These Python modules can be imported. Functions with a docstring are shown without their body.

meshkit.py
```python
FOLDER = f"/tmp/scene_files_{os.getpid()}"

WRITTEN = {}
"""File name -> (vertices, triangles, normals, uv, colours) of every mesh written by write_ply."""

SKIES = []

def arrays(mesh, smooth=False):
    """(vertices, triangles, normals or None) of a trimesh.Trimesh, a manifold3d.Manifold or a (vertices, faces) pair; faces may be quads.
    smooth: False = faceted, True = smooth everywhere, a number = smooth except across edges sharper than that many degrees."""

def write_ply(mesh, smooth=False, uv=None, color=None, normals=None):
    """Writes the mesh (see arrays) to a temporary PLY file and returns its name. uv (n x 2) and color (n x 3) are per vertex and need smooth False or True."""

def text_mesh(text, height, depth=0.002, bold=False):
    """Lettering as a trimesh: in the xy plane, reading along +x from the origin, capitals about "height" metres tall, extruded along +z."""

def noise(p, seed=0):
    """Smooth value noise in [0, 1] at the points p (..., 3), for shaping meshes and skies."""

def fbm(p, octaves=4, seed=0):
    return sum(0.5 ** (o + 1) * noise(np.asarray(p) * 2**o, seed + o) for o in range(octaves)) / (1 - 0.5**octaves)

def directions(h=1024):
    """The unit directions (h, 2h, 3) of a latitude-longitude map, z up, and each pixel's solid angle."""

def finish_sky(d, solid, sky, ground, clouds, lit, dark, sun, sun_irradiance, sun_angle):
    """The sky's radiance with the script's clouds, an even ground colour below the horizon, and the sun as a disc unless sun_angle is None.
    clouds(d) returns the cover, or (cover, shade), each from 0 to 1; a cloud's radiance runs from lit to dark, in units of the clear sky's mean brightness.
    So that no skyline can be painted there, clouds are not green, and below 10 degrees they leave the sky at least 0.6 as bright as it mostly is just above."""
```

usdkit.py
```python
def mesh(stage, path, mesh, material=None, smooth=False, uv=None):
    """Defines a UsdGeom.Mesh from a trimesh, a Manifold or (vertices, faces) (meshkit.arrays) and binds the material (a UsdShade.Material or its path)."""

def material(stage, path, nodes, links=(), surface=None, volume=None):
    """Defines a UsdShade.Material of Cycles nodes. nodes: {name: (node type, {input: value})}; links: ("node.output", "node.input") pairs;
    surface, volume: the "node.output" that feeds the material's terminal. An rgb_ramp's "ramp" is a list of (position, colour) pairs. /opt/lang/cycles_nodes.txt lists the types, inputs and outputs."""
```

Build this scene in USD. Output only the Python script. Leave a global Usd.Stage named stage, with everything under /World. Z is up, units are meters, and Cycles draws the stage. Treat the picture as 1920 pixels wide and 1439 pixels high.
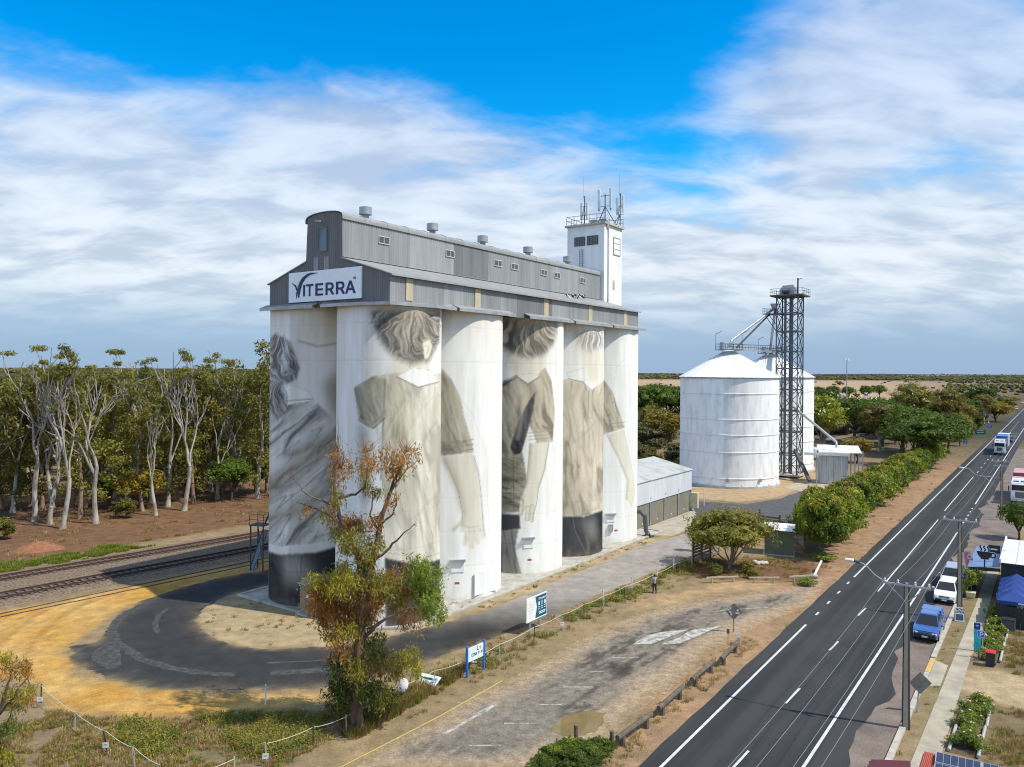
import math, random
import numpy as np
import trimesh, shapely, manifold3d
from shapely.geometry import Polygon, LineString, Point, MultiPolygon
from scipy.ndimage import gaussian_filter
import usdkit, meshkit
from pxr import Usd, UsdGeom, UsdLux, UsdShade, Gf, Sdf, Vt

stage = Usd.Stage.CreateInMemory()
UsdGeom.SetStageUpAxis(stage, 'Z'); UsdGeom.SetStageMetersPerUnit(stage, 1.0)
UsdGeom.Xform.Define(stage, '/World'); UsdGeom.Scope.Define(stage, '/World/Looks')
random.seed(7); RNG = np.random.default_rng(7)

# ------------------------------------------------------------------ camera, sky, sun, exposure
FPX, CAMH, HOR, ROLL = 1456.0, 20.5, 698.0, 0.0073
cam = UsdGeom.Camera.Define(stage, '/World/camera')
cam.CreateHorizontalApertureAttr(36.0); cam.CreateVerticalApertureAttr(36.0 * 767 / 1024)
cam.CreateFocalLengthAttr(FPX / 1920 * 36.0)
cam.CreateVerticalApertureOffsetAttr(-(719.5 - HOR) / 1920 * 36.0)
cam.CreateClippingRangeAttr(Gf.Vec2f(0.5, 60000.0))
cr, sr = math.cos(ROLL), math.sin(ROLL)
cam.AddTransformOp().Set(Gf.Matrix4d(cr, 0, sr, 0, -sr, 0, cr, 0, 0, -1, 0, 0, 0, 0, CAMH, 1))
cam.CreateExposureAttr(0.28)

SUN = np.array([0.93, -0.37, 1.36]); SUN = SUN / np.linalg.norm(SUN)
EL = math.asin(SUN[2]); ROT = math.atan2(SUN[0], SUN[1])
sun = UsdLux.DistantLight.Define(stage, '/World/sun')
sun.CreateIntensityAttr(1.10); sun.CreateAngleAttr(0.6); sun.CreateColorAttr(Gf.Vec3f(1.0, 0.94, 0.84)); sun.CreateNormalizeAttr(True)
zax = SUN; xax = np.cross([0, 0, 1], zax); xax /= np.linalg.norm(xax); yax = np.cross(zax, xax)
sun.AddTransformOp().Set(Gf.Matrix4d(*xax, 0, *yax, 0, *zax, 0, 0, 0, 100, 1))

def sky_material():
    n = {'tc': ('texture_coordinate', {}),
         'sky': ('sky_texture', {'sky_type': 'single_scattering', 'sun_disc': False, 'sun_elevation': EL, 'sun_rotation': ROT, 'air_density': 1.0, 'aerosol_density': 0.5, 'ozone_density': 3.0}),
         'hsv': ('hsv', {'saturation': 1.5, 'value': 1.32, 'fac': 1.0}),
         'tint': ('mix_color', {'blend_type': 'multiply', 'fac': 1.0, 'b': SKY_TINT, 'use_clamp': False}),
         'sep': ('separate_xyz', {}), 'zc': ('math', {'math_type': 'maximum', 'value2': 0.0}),
         'za': ('math', {'math_type': 'add', 'value2': 0.24}),
         'px': ('math', {'math_type': 'divide'}), 'py': ('math', {'math_type': 'divide'}),
         'pv': ('combine_xyz', {'z': 0.0}),
         'map': ('mapping', {'scale': (1.15, 1.6, 1.0), 'location': (3.7, 1.2, 0.0), 'rotation': (0, 0, -0.12)}),
         'n1': ('noise_texture', {'scale': 1.0, 'detail': 10.0, 'roughness': 0.59, 'distortion': 0.25}),
         'map2': ('mapping', {'scale': (2.2, 3.6, 1.0), 'location': (1.1, 5.2, 0.0), 'rotation': (0, 0, 0.1)}),
         'n2': ('noise_texture', {'scale': 1.6, 'detail': 7.0, 'roughness': 0.55, 'distortion': 0.3}),
         'nm': ('math', {'math_type': 'multiply_add', 'value2': 0.36}),
         'zr': ('rgb_ramp', {'ramp': [(0.0, (.66,) * 3), (.035, (.60,) * 3), (.10, (.54,) * 3), (.17, (.42,) * 3), (.25, (.24,) * 3), (.34, (.13,) * 3), (.42, (.06,) * 3), (.60, (.16,) * 3), (1, (.24,) * 3)]}),
         'sum': ('math', {'math_type': 'add'}),
         'cov': ('map_range', {'range_type': 'smoothstep', 'from_min': 0.65, 'from_max': 1.00, 'to_min': 0.0, 'to_max': 1.0, 'clamp': True}),
         'cscale': ('math', {'math_type': 'multiply'}), 'veil': ('map_range', {'range_type': 'linear', 'from_min': 0.14, 'from_max': 0.38, 'to_min': 0.93, 'to_max': 0.66, 'clamp': True}),
         'shade': ('map_range', {'range_type': 'smoothstep', 'from_min': 0.35, 'from_max': 0.68, 'to_min': 0.0, 'to_max': 1.0, 'clamp': True}),
         'ccol': ('rgb_ramp', {'ramp': [(0, CLOUD_DARK), (.45, CLOUD_MID), (1, CLOUD_LIT)]}),
         'zlow': ('map_range', {'range_type': 'smoothstep', 'from_min': 0.02, 'from_max': 0.12, 'to_min': 0.0, 'to_max': 1.0, 'clamp': True}),
         'lowmix': ('mix_color', {'blend_type': 'mix', 'a': CLOUD_LOW, 'use_clamp': False}),
         'mx': ('mix_color', {'blend_type': 'mix', 'use_clamp': False}),
         'bg': ('background_shader', {'strength': SKY_STRENGTH})}
    l = [('sky.color', 'hsv.color'), ('hsv.color', 'tint.a'), ('tc.generated', 'sep.vector'), ('sep.z', 'zc.value1'), ('zc.value', 'za.value1'),
         ('sep.x', 'px.value1'), ('za.value', 'px.value2'), ('sep.y', 'py.value1'), ('za.value', 'py.value2'), ('px.value', 'pv.x'), ('py.value', 'pv.y'),
         ('pv.vector', 'map.vector'), ('map.vector', 'n1.vector'), ('pv.vector', 'map2.vector'), ('map2.vector', 'n2.vector'),
         ('n2.fac', 'nm.value1'), ('n1.fac', 'nm.value3'), ('zc.value', 'zr.fac'), ('nm.value', 'sum.value1')]
    # broad cloud banks and blue gaps of this sky: (direction, sharpness, weight)
    prev = 'zr.color'
    for i, (u, v, wdt, wt) in enumerate(SKY_LOBES):
        d = np.array([(u - 960) / FPX, 1.0, -(v - HOR) / FPX]); d /= np.linalg.norm(d)
        n[f'd{i}'] = ('vector_math', {'math_type': 'distance', 'vector2': tuple(d)})
        n[f'w{i}'] = ('vector_math', {'math_type': 'multiply', 'vector2': (1.0, 1.0, 1.9)})
        n[f'd{i}'] = ('vector_math', {'math_type': 'distance', 'vector2': (d[0], d[1], d[2] * 1.9)})
        n[f'r{i}'] = ('map_range', {'range_type': 'smootherstep', 'from_min': 0.0, 'from_max': wdt, 'to_min': wt, 'to_max': 0.0, 'clamp': True})
        n[f'a{i}'] = ('math', {'math_type': 'add'})
        l += [('tc.generated', f'w{i}.vector1'), (f'w{i}.vector', f'd{i}.vector1'), (f'd{i}.value', f'r{i}.value'), (f'r{i}.result', f'a{i}.value1'), (prev, f'a{i}.value2')]
        prev = f'a{i}.value'
    l += [(prev, 'sum.value2'), ('sum.value', 'cov.value'), ('cov.result', 'cscale.value1'), ('zc.value', 'veil.value'), ('veil.result', 'cscale.value2'), ('n2.fac', 'shade.value'), ('shade.result', 'ccol.fac'),
          ('zc.value', 'zlow.value'), ('zlow.result', 'lowmix.fac'), ('ccol.color', 'lowmix.b'),
          ('cscale.value', 'mx.fac'), ('tint.result', 'mx.a'), ('lowmix.result', 'mx.b'), ('mx.result', 'bg.color')]
    return usdkit.material(stage, '/World/Looks/sky', n, l, surface='bg.background')

SKY_STRENGTH = 0.105
SKY_TINT = (0.20, 1.40, 1.34)
CLOUD_LIT, CLOUD_MID, CLOUD_DARK, CLOUD_LOW = (7.2, 7.4, 7.8), (6.0, 6.3, 6.9), (4.6, 5.0, 5.9), (2.8, 3.4, 5.2)
SKY_LOBES = [(560, -20, .42, -.28), (60, -60, .34, -.20), (1120, 60, .36, -.26), (1680, 120, .36, .22), (560, 215, .30, .14), (110, 190, .20, .16), (1330, 285, .20, -.20), (1690, 300, .12, -.12), (500, 285, .16, -.14), (120, 640, .30, .10)]
dome = UsdLux.DomeLight.Define(stage, '/World/sky')
dome.CreateIntensityAttr(1.0)
UsdShade.MaterialBindingAPI.Apply(dome.GetPrim()).Bind(sky_material())
dome.GetPrim().SetCustomDataByKey('kind', 'structure'); dome.GetPrim().SetCustomDataByKey('label', 'blue sky with broad banks of white and grey cloud')

# ------------------------------------------------------------------ where things are: pixels of a level survey turned into metres
def lev(u, v):
    du, dv = u - 960.0, v - HOR
    return (du + ROLL * dv) / FPX, (dv - ROLL * du) / FPX
def G(u, v, z=0.0):
    x, y = lev(u, v); Y = (CAMH - z) / y
    return np.array([x * Y, Y])
def Hat(u, v, Y):
    return CAMH - lev(u, v)[1] * Y
def XatY(u, v, Y):
    return lev(u, v)[0] * Y
def proj(X, Y, Z):
    x = X / Y * FPX; y = (CAMH - Z) / Y * FPX
    return 960 + x - ROLL * y, HOR + y + ROLL * x
TH = math.atan2(1980 - 960, FPX)
D1 = np.array([math.sin(TH), math.cos(TH)]); D2 = np.array([-math.cos(TH), math.sin(TH)]); DR = -D2   # along the road / to its left / to its right
RZ = -TH                                                                                        # heading whose local +y runs along D1
SA = np.array([-10.5, 66.5]); SR, SS, SG, SB = 4.42, 9.0, 11.15, 8.75
SAL = [0, SS, SS + SG, 2 * SS + SG, 3 * SS + SG]
def W(a, b, z=None):
    p = SA + D1 * a + D2 * b
    return p if z is None else np.array([p[0], p[1], z])
def TN(t, n, z=None):                                                                           # along the highway, across it
    p = D1 * t + DR * n
    return p if z is None else np.array([p[0], p[1], z])
def tn(p): return np.array([p[0] * D1[0] + p[1] * D1[1], p[0] * DR[0] + p[1] * DR[1]])
def on_b(u, v, b):
    x, y = lev(u, v); r = np.array([x, 1.0]); t = (SA + D2 * b) @ D2 / (r @ D2)
    return (r * t - SA) @ D1, CAMH - y * t
def on_a(u, v, a):
    x, y = lev(u, v); r = np.array([x, 1.0]); t = (SA + D1 * a) @ D1 / (r @ D1)
    return (r * t - SA) @ D2, CAMH - y * t

# ------------------------------------------------------------------ scene-writing helpers
USED = {}
def numbered(path):
    k = USED.get(path, 0); USED[path] = k + 1
    return path if k == 0 else f'{path}_{k:03d}'
def props(prim, label=None, cat=None, group=None, kind=None):
    for k, v in (('label', label), ('category', cat), ('group', group), ('kind', kind)):
        if v: prim.SetCustomDataByKey(k, v)
def place(x, loc, rz=0.0, s=1.0):
    x.AddTranslateOp().Set(Gf.Vec3d(float(loc[0]), float(loc[1]), float(loc[2]) if len(loc) > 2 else 0.0)); x.AddRotateZOp().Set(math.degrees(rz))
    if np.ndim(s) or s != 1.0: x.AddScaleOp().Set(Gf.Vec3f(*([float(s)] * 3 if not np.ndim(s) else map(float, s))))
def thing(name, label, cat, loc=(0, 0, 0), rz=0.0, group=None, s=1.0):
    x = UsdGeom.Xform.Define(stage, numbered('/World/' + name)); place(x, loc, rz, s); props(x.GetPrim(), label, cat, group)
    return x.GetPrim()
def part(parent, name, m, mt, label=None, smooth=False, kind=None, colors=None):
    p = usdkit.mesh(stage, numbered(str(parent.GetPath()) + '/' + name), m, MT[mt], smooth=smooth)
    if colors is not None:
        UsdGeom.PrimvarsAPI(p).CreatePrimvar('col', Sdf.ValueTypeNames.Color3fArray, 'vertex').Set(Vt.Vec3fArray.FromNumpy(np.asarray(colors, np.float32)))
    props(p.GetPrim(), label, None, None, kind)
    return p.GetPrim()
WORLD = stage.GetPrimAtPath('/World')
def solo(name, m, mt, label, cat, group=None, smooth=False, kind=None, colors=None):
    p = part(WORLD, name, m, mt, None, smooth, None, colors); props(p, label, cat, group, kind)
    return p
def struct(name, m, mt, label=None, smooth=False, colors=None):
    p = part(WORLD, name, m, mt, label, smooth, 'structure', colors)
    return p
def dup(src, loc, rz=0.0, label=None, s=1.0, group=None, name=None):
    cd = src.GetCustomData(); nm = name or src.GetName()
    base = nm[:-4] if nm[-4:-3] == '_' and nm[-3:].isdigit() else nm
    x = UsdGeom.Xform.Define(stage, numbered('/World/' + base))
    x.GetPrim().GetReferences().AddInternalReference(src.GetPath())
    x.ClearXformOpOrder()
    ops = [('T', x.AddTranslateOp(opSuffix='c')), ('R', x.AddRotateZOp(opSuffix='c')), ('S', x.AddScaleOp(opSuffix='c'))]
    ops[0][1].Set(Gf.Vec3d(float(loc[0]), float(loc[1]), float(loc[2]) if len(loc) > 2 else 0.0)); ops[1][1].Set(math.degrees(rz))
    ops[2][1].Set(Gf.Vec3f(*([float(s)] * 3 if not np.ndim(s) else map(float, s))))
    props(x.GetPrim(), label or cd.get('label'), cd.get('category'), group or cd.get('group'))
    x.GetPrim().SetInstanceable(True)
    return x.GetPrim()
def proto_class(name):                                                                          # a class prim: never drawn itself, copied by reference
    p = stage.CreateClassPrim('/World/' + name) if False else stage.CreateClassPrim('/' + name)
    return p
def stamp(cls, name, label, cat, loc, rz=0.0, s=1.0, group=None):
    x = UsdGeom.Xform.Define(stage, numbered('/World/' + name))
    x.GetPrim().GetReferences().AddInternalReference(cls.GetPath())
    place(x, loc, rz, s); props(x.GetPrim(), label, cat, group); x.GetPrim().SetInstanceable(True)
    return x.GetPrim()

# ------------------------------------------------------------------ mesh helpers: everything is (vertices, triangles)
def cat(*ms):
    ms = [m for m in (ms[0] if len(ms) == 1 and isinstance(ms[0], list) else ms) if len(m[0])]
    off, V, F = 0, [], []
    for v, f in ms:
        V.append(np.asarray(v, float)); F.append(np.asarray(f, int) + off); off += len(v)
    return np.vstack(V), np.vstack(F)
BOXF = np.array([[0, 2, 1], [0, 3, 2], [4, 5, 6], [4, 6, 7], [0, 1, 5], [0, 5, 4], [1, 2, 6], [1, 6, 5], [2, 3, 7], [2, 7, 6], [3, 0, 4], [3, 4, 7]])
def box(c, s, rz=0.0, ax=None):
    x, y, z = np.array(s, float) / 2
    v = np.array([[-x, -y, -z], [x, -y, -z], [x, y, -z], [-x, y, -z], [-x, -y, z], [x, -y, z], [x, y, z], [-x, y, z]])
    if rz: cz, sz = math.cos(rz), math.sin(rz); v = v @ np.array([[cz, sz, 0], [-sz, cz, 0], [0, 0, 1]])
    return v + np.asarray(c, float), BOXF
def hexa(bottom, top):
    return np.array(list(bottom) + list(top), float), BOXF
def rbox(c, s, r=0.03, rz=0.0):                                                                 # box with bevelled edges
    x, y, z = np.array(s, float) / 2; r = min(r, x * .9, y * .9, z * .9)
    pts = []
    for sx in (-1, 1):
        for sy in (-1, 1):
            for sz in (-1, 1):
                pts += [[sx * x, sy * (y - r), sz * (z - r)], [sx * (x - r), sy * y, sz * (z - r)], [sx * (x - r), sy * (y - r), sz * z]]
    m = trimesh.convex.convex_hull(np.array(pts)); v = np.array(m.vertices)
    if rz: cz, sz_ = math.cos(rz), math.sin(rz); v = v @ np.array([[cz, sz_, 0], [-sz_, cz, 0], [0, 0, 1]])
    return v + np.asarray(c, float), np.array(m.faces)
def hull(pts):
    m = trimesh.convex.convex_hull(np.array(pts, float)); return np.array(m.vertices), np.array(m.faces)
def beam(p, q, w, h=None, up=(0, 0, 1)):                                                        # square bar between two points
    p, q = np.asarray(p, float), np.asarray(q, float); h = h or w; d = q - p; d = d / max(np.linalg.norm(d), 1e-9)
    up = np.array(up, float)
    if abs(d @ up) > .98: up = np.array([1.0, 0.2, 0])
    s = np.cross(d, up); s /= np.linalg.norm(s); t = np.cross(s, d)
    s, t = s * w / 2, t * h / 2
    return np.array([p - s - t, p + s - t, p + s + t, p - s + t, q - s - t, q + s - t, q + s + t, q - s + t]), BOXF
def tube(P, R, n=6, caps=True):
    P = np.asarray(P, float); R = np.broadcast_to(np.asarray(R, float), (len(P),))
    T = np.gradient(P, axis=0); T /= np.maximum(np.linalg.norm(T, axis=1, keepdims=True), 1e-9)
    u = np.array([1.0, 0, 0]) if abs(T[0][0]) < .8 else np.array([0, 1.0, 0]); rows = []
    an = np.arange(n) / n * 2 * np.pi
    for k in range(len(P)):
        u = u - T[k] * (u @ T[k]); u /= np.linalg.norm(u); w = np.cross(T[k], u)
        rows.append(P[k] + R[k] * (np.cos(an)[:, None] * u + np.sin(an)[:, None] * w))
    v = np.vstack(rows); f = []
    i = np.arange(n); j = (i + 1) % n
    for k in range(len(P) - 1):
        a, b = k * n, (k + 1) * n
        f.append(np.stack([a + i, a + j, b + j], 1)); f.append(np.stack([a + i, b + j, b + i], 1))
    if caps:
        i = np.arange(1, n - 1); e = (len(P) - 1) * n
        f.append(np.stack([0 * i, i + 1, i], 1)); f.append(np.stack([0 * i + e, e + i, e + i + 1], 1))
    return v, np.vstack(f)
def cyl(c, r, h, n=16, r2=None):
    c = np.asarray(c, float); return tube([c, c + [0, 0, h]], [r, r if r2 is None else r2], n)
def lathe(prof, n=24, c=(0, 0, 0), a0=0.0, a1=2 * math.pi):                                        # profile of (r, z)
    prof = np.array(prof, float); full = abs(a1 - a0 - 2 * math.pi) < 1e-6
    an = np.linspace(a0, a1, n + 1)[:n] if full else np.linspace(a0, a1, n + 1); m = len(an)
    v = np.concatenate([np.stack([r * np.cos(an), r * np.sin(an), np.full(m, z)], 1) for r, z in prof]) + np.asarray(c, float); f = []
    i = np.arange(m if full else m - 1); j = (i + 1) % m
    for k in range(len(prof) - 1):
        a, b = k * m, (k + 1) * m
        f.append(np.stack([a + i, a + j, b + j], 1)); f.append(np.stack([a + i, b + j, b + i], 1))
    return v, np.vstack(f)
def poly3(poly, z0, z1=None):                                                                   # shapely polygon: sheet at z0, or slab z0..z1
    geoms = getattr(poly, 'geoms', [poly]); out = []
    for g in geoms:
        if g.area < 1e-5: continue
        if z1 is None:
            v, f = trimesh.creation.triangulate_polygon(g, engine='earcut'); v = np.asarray(v); f = np.asarray(f)
            a = v[f]; cr_ = (a[:, 1, 0] - a[:, 0, 0]) * (a[:, 2, 1] - a[:, 0, 1]) - (a[:, 1, 1] - a[:, 0, 1]) * (a[:, 2, 0] - a[:, 0, 0])
            f[cr_ < 0] = f[cr_ < 0][:, ::-1]
            out.append((np.column_stack([v, np.full(len(v), z0)]), f))
        else:
            m = trimesh.creation.extrude_polygon(g, z1 - z0, engine='earcut'); out.append((np.array(m.vertices) + [0, 0, z0], np.array(m.faces)))
    return cat(out)
def strip(pts, w, z):                                                                           # painted line along a polyline
    return poly3(LineString([tuple(p[:2]) for p in pts]).buffer(w / 2, cap_style=2, join_style=2), z)
def xf(m, loc=(0, 0, 0), rz=0.0, s=1.0, M=None):
    v = np.asarray(m[0], float) * s
    if M is not None: v = v @ np.asarray(M).T
    cz, sz = math.cos(rz), math.sin(rz); v = v @ np.array([[cz, sz, 0], [-sz, cz, 0], [0, 0, 1]])
    L = np.zeros(3); L[:len(loc)] = loc
    return v + L, m[1]
def text(s, h, depth=.01, bold=False):
    m = meshkit.text_mesh(s, h, depth, bold); return np.array(m.vertices), np.array(m.faces)
def upright(m, o, ex, ey=(0, 0, 1)):                                                            # lay a flat xy mesh on a wall: x->ex, y->ey, z->outwards
    ex, ey = np.asarray(ex, float), np.asarray(ey, float); ez = np.cross(ex, ey)
    return np.asarray(m[0]) @ np.stack([ex, ey, ez]) + np.asarray(o, float), m[1]
def grid_mesh(P):                                                                               # (rows, cols, 3) -> mesh
    r, c = P.shape[:2]; i = np.arange(r * c).reshape(r, c)
    q = np.stack([i[:-1, :-1], i[:-1, 1:], i[1:, 1:], i[1:, :-1]], -1).reshape(-1, 4)
    return P.reshape(-1, 3), np.vstack([q[:, [0, 1, 2]], q[:, [0, 2, 3]]])
def wobble(poly, amp, seed, step=.5, sc=.35):                                                   # ragged edge for sealed and dirt areas
    def ring(r):
        L = LineString(r.coords); n = max(8, int(L.length / step)); p = np.array([L.interpolate(i / n, normalized=True).coords[0] for i in range(n)])
        q = np.column_stack([p * sc, np.zeros(n)])
        return p + amp * 2 * (np.stack([meshkit.fbm(q, 4, seed), meshkit.fbm(q + 77, 4, seed + 9)], 1) - .5)
    return Polygon(ring(poly.exterior), [ring(h) for h in poly.interiors]).buffer(0)

# ------------------------------------------------------------------ materials
MT = {}
def mat(name, c, c2=None, sc=2.0, rough=.7, metal=0.0, bump=0.0, bsc=None, stretch=(1, 1, 1), spec=.4, contrast=(.35, .65), detail=5.0, vcol=False, c3=None, coat=0.0, fine=None):
    """principled with two (or three) colours mixed by noise in world space; vcol multiplies the mesh's own painted colours."""
    c2 = c2 or tuple(x * .8 for x in c)
    n = {'g': ('geometry', {}), 'm': ('mapping', {'scale': stretch}), 'n': ('noise_texture', {'scale': sc, 'detail': detail, 'roughness': .6}),
         'r': ('rgb_ramp', {'ramp': [(contrast[0], c2), (contrast[1], c)] if c3 is None else [(contrast[0], c2), ((contrast[0] + contrast[1]) / 2, c), (contrast[1], c3)]}),
         'p': ('principled_bsdf', {'roughness': rough, 'metallic': metal, 'specular_ior_level': spec, 'coat_weight': coat})}
    l = [('g.position', 'm.vector'), ('m.vector', 'n.vector'), ('n.fac', 'r.fac')]
    if vcol:
        n['a'] = ('attribute', {'attribute': 'col'}); n['x'] = ('mix_color', {'blend_type': 'multiply', 'fac': 1.0, 'use_clamp': False})
        l += [('r.color', 'x.a'), ('a.color', 'x.b'), ('x.result', 'p.base_color')]
    else:
        l += [('r.color', 'p.base_color')]
    if fine:
        src = l[-1][0]; l.pop(); n['fn'] = ('noise_texture', {'scale': fine[0], 'detail': 3.0, 'roughness': .7}); n['fr'] = ('rgb_ramp', {'ramp': [(.30, (1 - fine[1],) * 3), (.70, (1 + fine[1],) * 3)]})
        n['fx'] = ('mix_color', {'blend_type': 'multiply', 'fac': 1.0, 'use_clamp': False}); l += [('g.position', 'fn.vector'), ('fn.fac', 'fr.fac'), (src, 'fx.a'), ('fr.color', 'fx.b'), ('fx.result', 'p.base_color')]
    if bump:
        n['bn'] = ('noise_texture', {'scale': bsc or sc * 4, 'detail': 4.0, 'roughness': .6}); n['b'] = ('bump', {'strength': min(1.0, bump * 4), 'distance': bump})
        l += [('m.vector', 'bn.vector'), ('bn.fac', 'b.height'), ('b.normal', 'p.normal')]
    MT[name] = usdkit.material(stage, '/World/Looks/' + name, n, l, surface='p.BSDF')
def leafmat(name, ramp, sc=.35, sc2=2.4, trans=.3, rough=.55):
    n = {'g': ('geometry', {}), 'n': ('noise_texture', {'scale': sc, 'detail': 3.0, 'roughness': .55}), 'n2': ('noise_texture', {'scale': sc2, 'detail': 2.0}),
         'oi': ('object_info', {}), 'mm': ('math', {'math_type': 'multiply_add', 'value2': .55}), 'ob': ('math', {'math_type': 'multiply_add', 'value2': .22}),
         'sb': ('math', {'math_type': 'subtract', 'value2': .38}),
         'r': ('rgb_ramp', {'ramp': ramp}), 'd': ('principled_bsdf', {'roughness': rough, 'specular_ior_level': .25}), 't': ('translucent_bsdf', {}),
         'tm': ('mix_color', {'blend_type': 'multiply', 'fac': 1.0, 'b': (1.25, 1.2, .5), 'use_clamp': False}), 'mx': ('mix_closure', {'fac': trans})}
    l = [('g.position', 'n.vector'), ('g.position', 'n2.vector'), ('n2.fac', 'mm.value1'), ('n.fac', 'mm.value3'), ('oi.random', 'ob.value1'), ('mm.value', 'ob.value3'), ('ob.value', 'sb.value1'), ('sb.value', 'r.fac'),
         ('r.color', 'd.base_color'), ('r.color', 'tm.a'), ('tm.result', 't.color'), ('d.BSDF', 'mx.closure1'), ('t.BSDF', 'mx.closure2')]
    MT[name] = usdkit.material(stage, '/World/Looks/' + name, n, l, surface='mx.closure')
def glassmat(name, tint=(.02, .025, .03), rough=.08):
    MT[name] = usdkit.material(stage, '/World/Looks/' + name, {'p': ('principled_bsdf', {'base_color': tint, 'roughness': rough, 'specular_ior_level': .8})}, [], surface='p.BSDF')
mat('concrete', (.50, .48, .44), (.36, .34, .30), sc=.7, rough=.9, bump=.01, bsc=6, stretch=(1, 1, .5))
mat('plinth_concrete', (.42, .40, .35), (.28, .26, .22), sc=.9, rough=.9)
mat('mural_paint', (1.0, 1.0, 1.0), (.86, .84, .80), sc=1.3, rough=.8, stretch=(1, 1, .12), vcol=True, spec=.2, bump=.004, bsc=9)
mat('white_wall', (.80, .79, .76), (.69, .68, .65), sc=1.0, rough=.8, stretch=(1, 1, .12))
mat('grey_cladding', (0.287, 0.287, 0.287), (0.213, 0.213, 0.213), sc=1.2, rough=.55, metal=.0, stretch=(1, 1, .1), spec=.35)
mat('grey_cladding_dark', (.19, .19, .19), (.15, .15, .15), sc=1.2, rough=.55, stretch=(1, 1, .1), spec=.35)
mat('grey_cladding_light', (0.342, 0.342, 0.342), (0.268, 0.268, 0.268), sc=1.2, rough=.55, stretch=(1, 1, .1), spec=.35)
mat('grey_roof', (.30, .30, .29), (.23, .23, .22), sc=.8, rough=.5, spec=.35)
mat('rusty_strip', (.50, .42, .28), (.40, .33, .22), sc=2, rough=.8, stretch=(1, 1, .3))
mat('spandrel_stain', (.46, .34, .25), (.34, .26, .20), sc=2, rough=.9)
mat('galvanised', (.42, .43, .44), (.30, .31, .32), sc=1.5, rough=.45, metal=.35)
mat('dark_steel', (.09, .095, .10), (.06, .06, .065), sc=2, rough=.55, metal=.3)
mat('steel_tower', (.12, .125, .135), (.075, .08, .085), sc=1.0, rough=.5, metal=.35)
mat('bin_white', (.84, .83, .80), (.64, .63, .61), sc=1.1, rough=.55, stretch=(1, 1, .25), contrast=(.28, .55), bump=.004, bsc=4)
mat('bin_roof_white', (.85, .85, .84), (.74, .74, .73), sc=.9, rough=.5)
mat('sign_white', (.78, .79, .80), (.72, .73, .74), sc=1.5, rough=.5)
mat('navy', (.012, .03, .11), (.012, .025, .09), rough=.5)
mat('olive_green', (.16, .20, .05), rough=.5)
glassmat('window_glass', (.055, .065, .07), .15)
glassmat('car_glass', (.012, .015, .018), .05)
mat('window_frame', (.62, .62, .60), rough=.5)
mat('blue_door', (.16, .22, .27), (.12, .16, .19), sc=2, rough=.6, stretch=(1, 1, .2))
mat('antenna_white', (.74, .74, .72), rough=.5)
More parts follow.
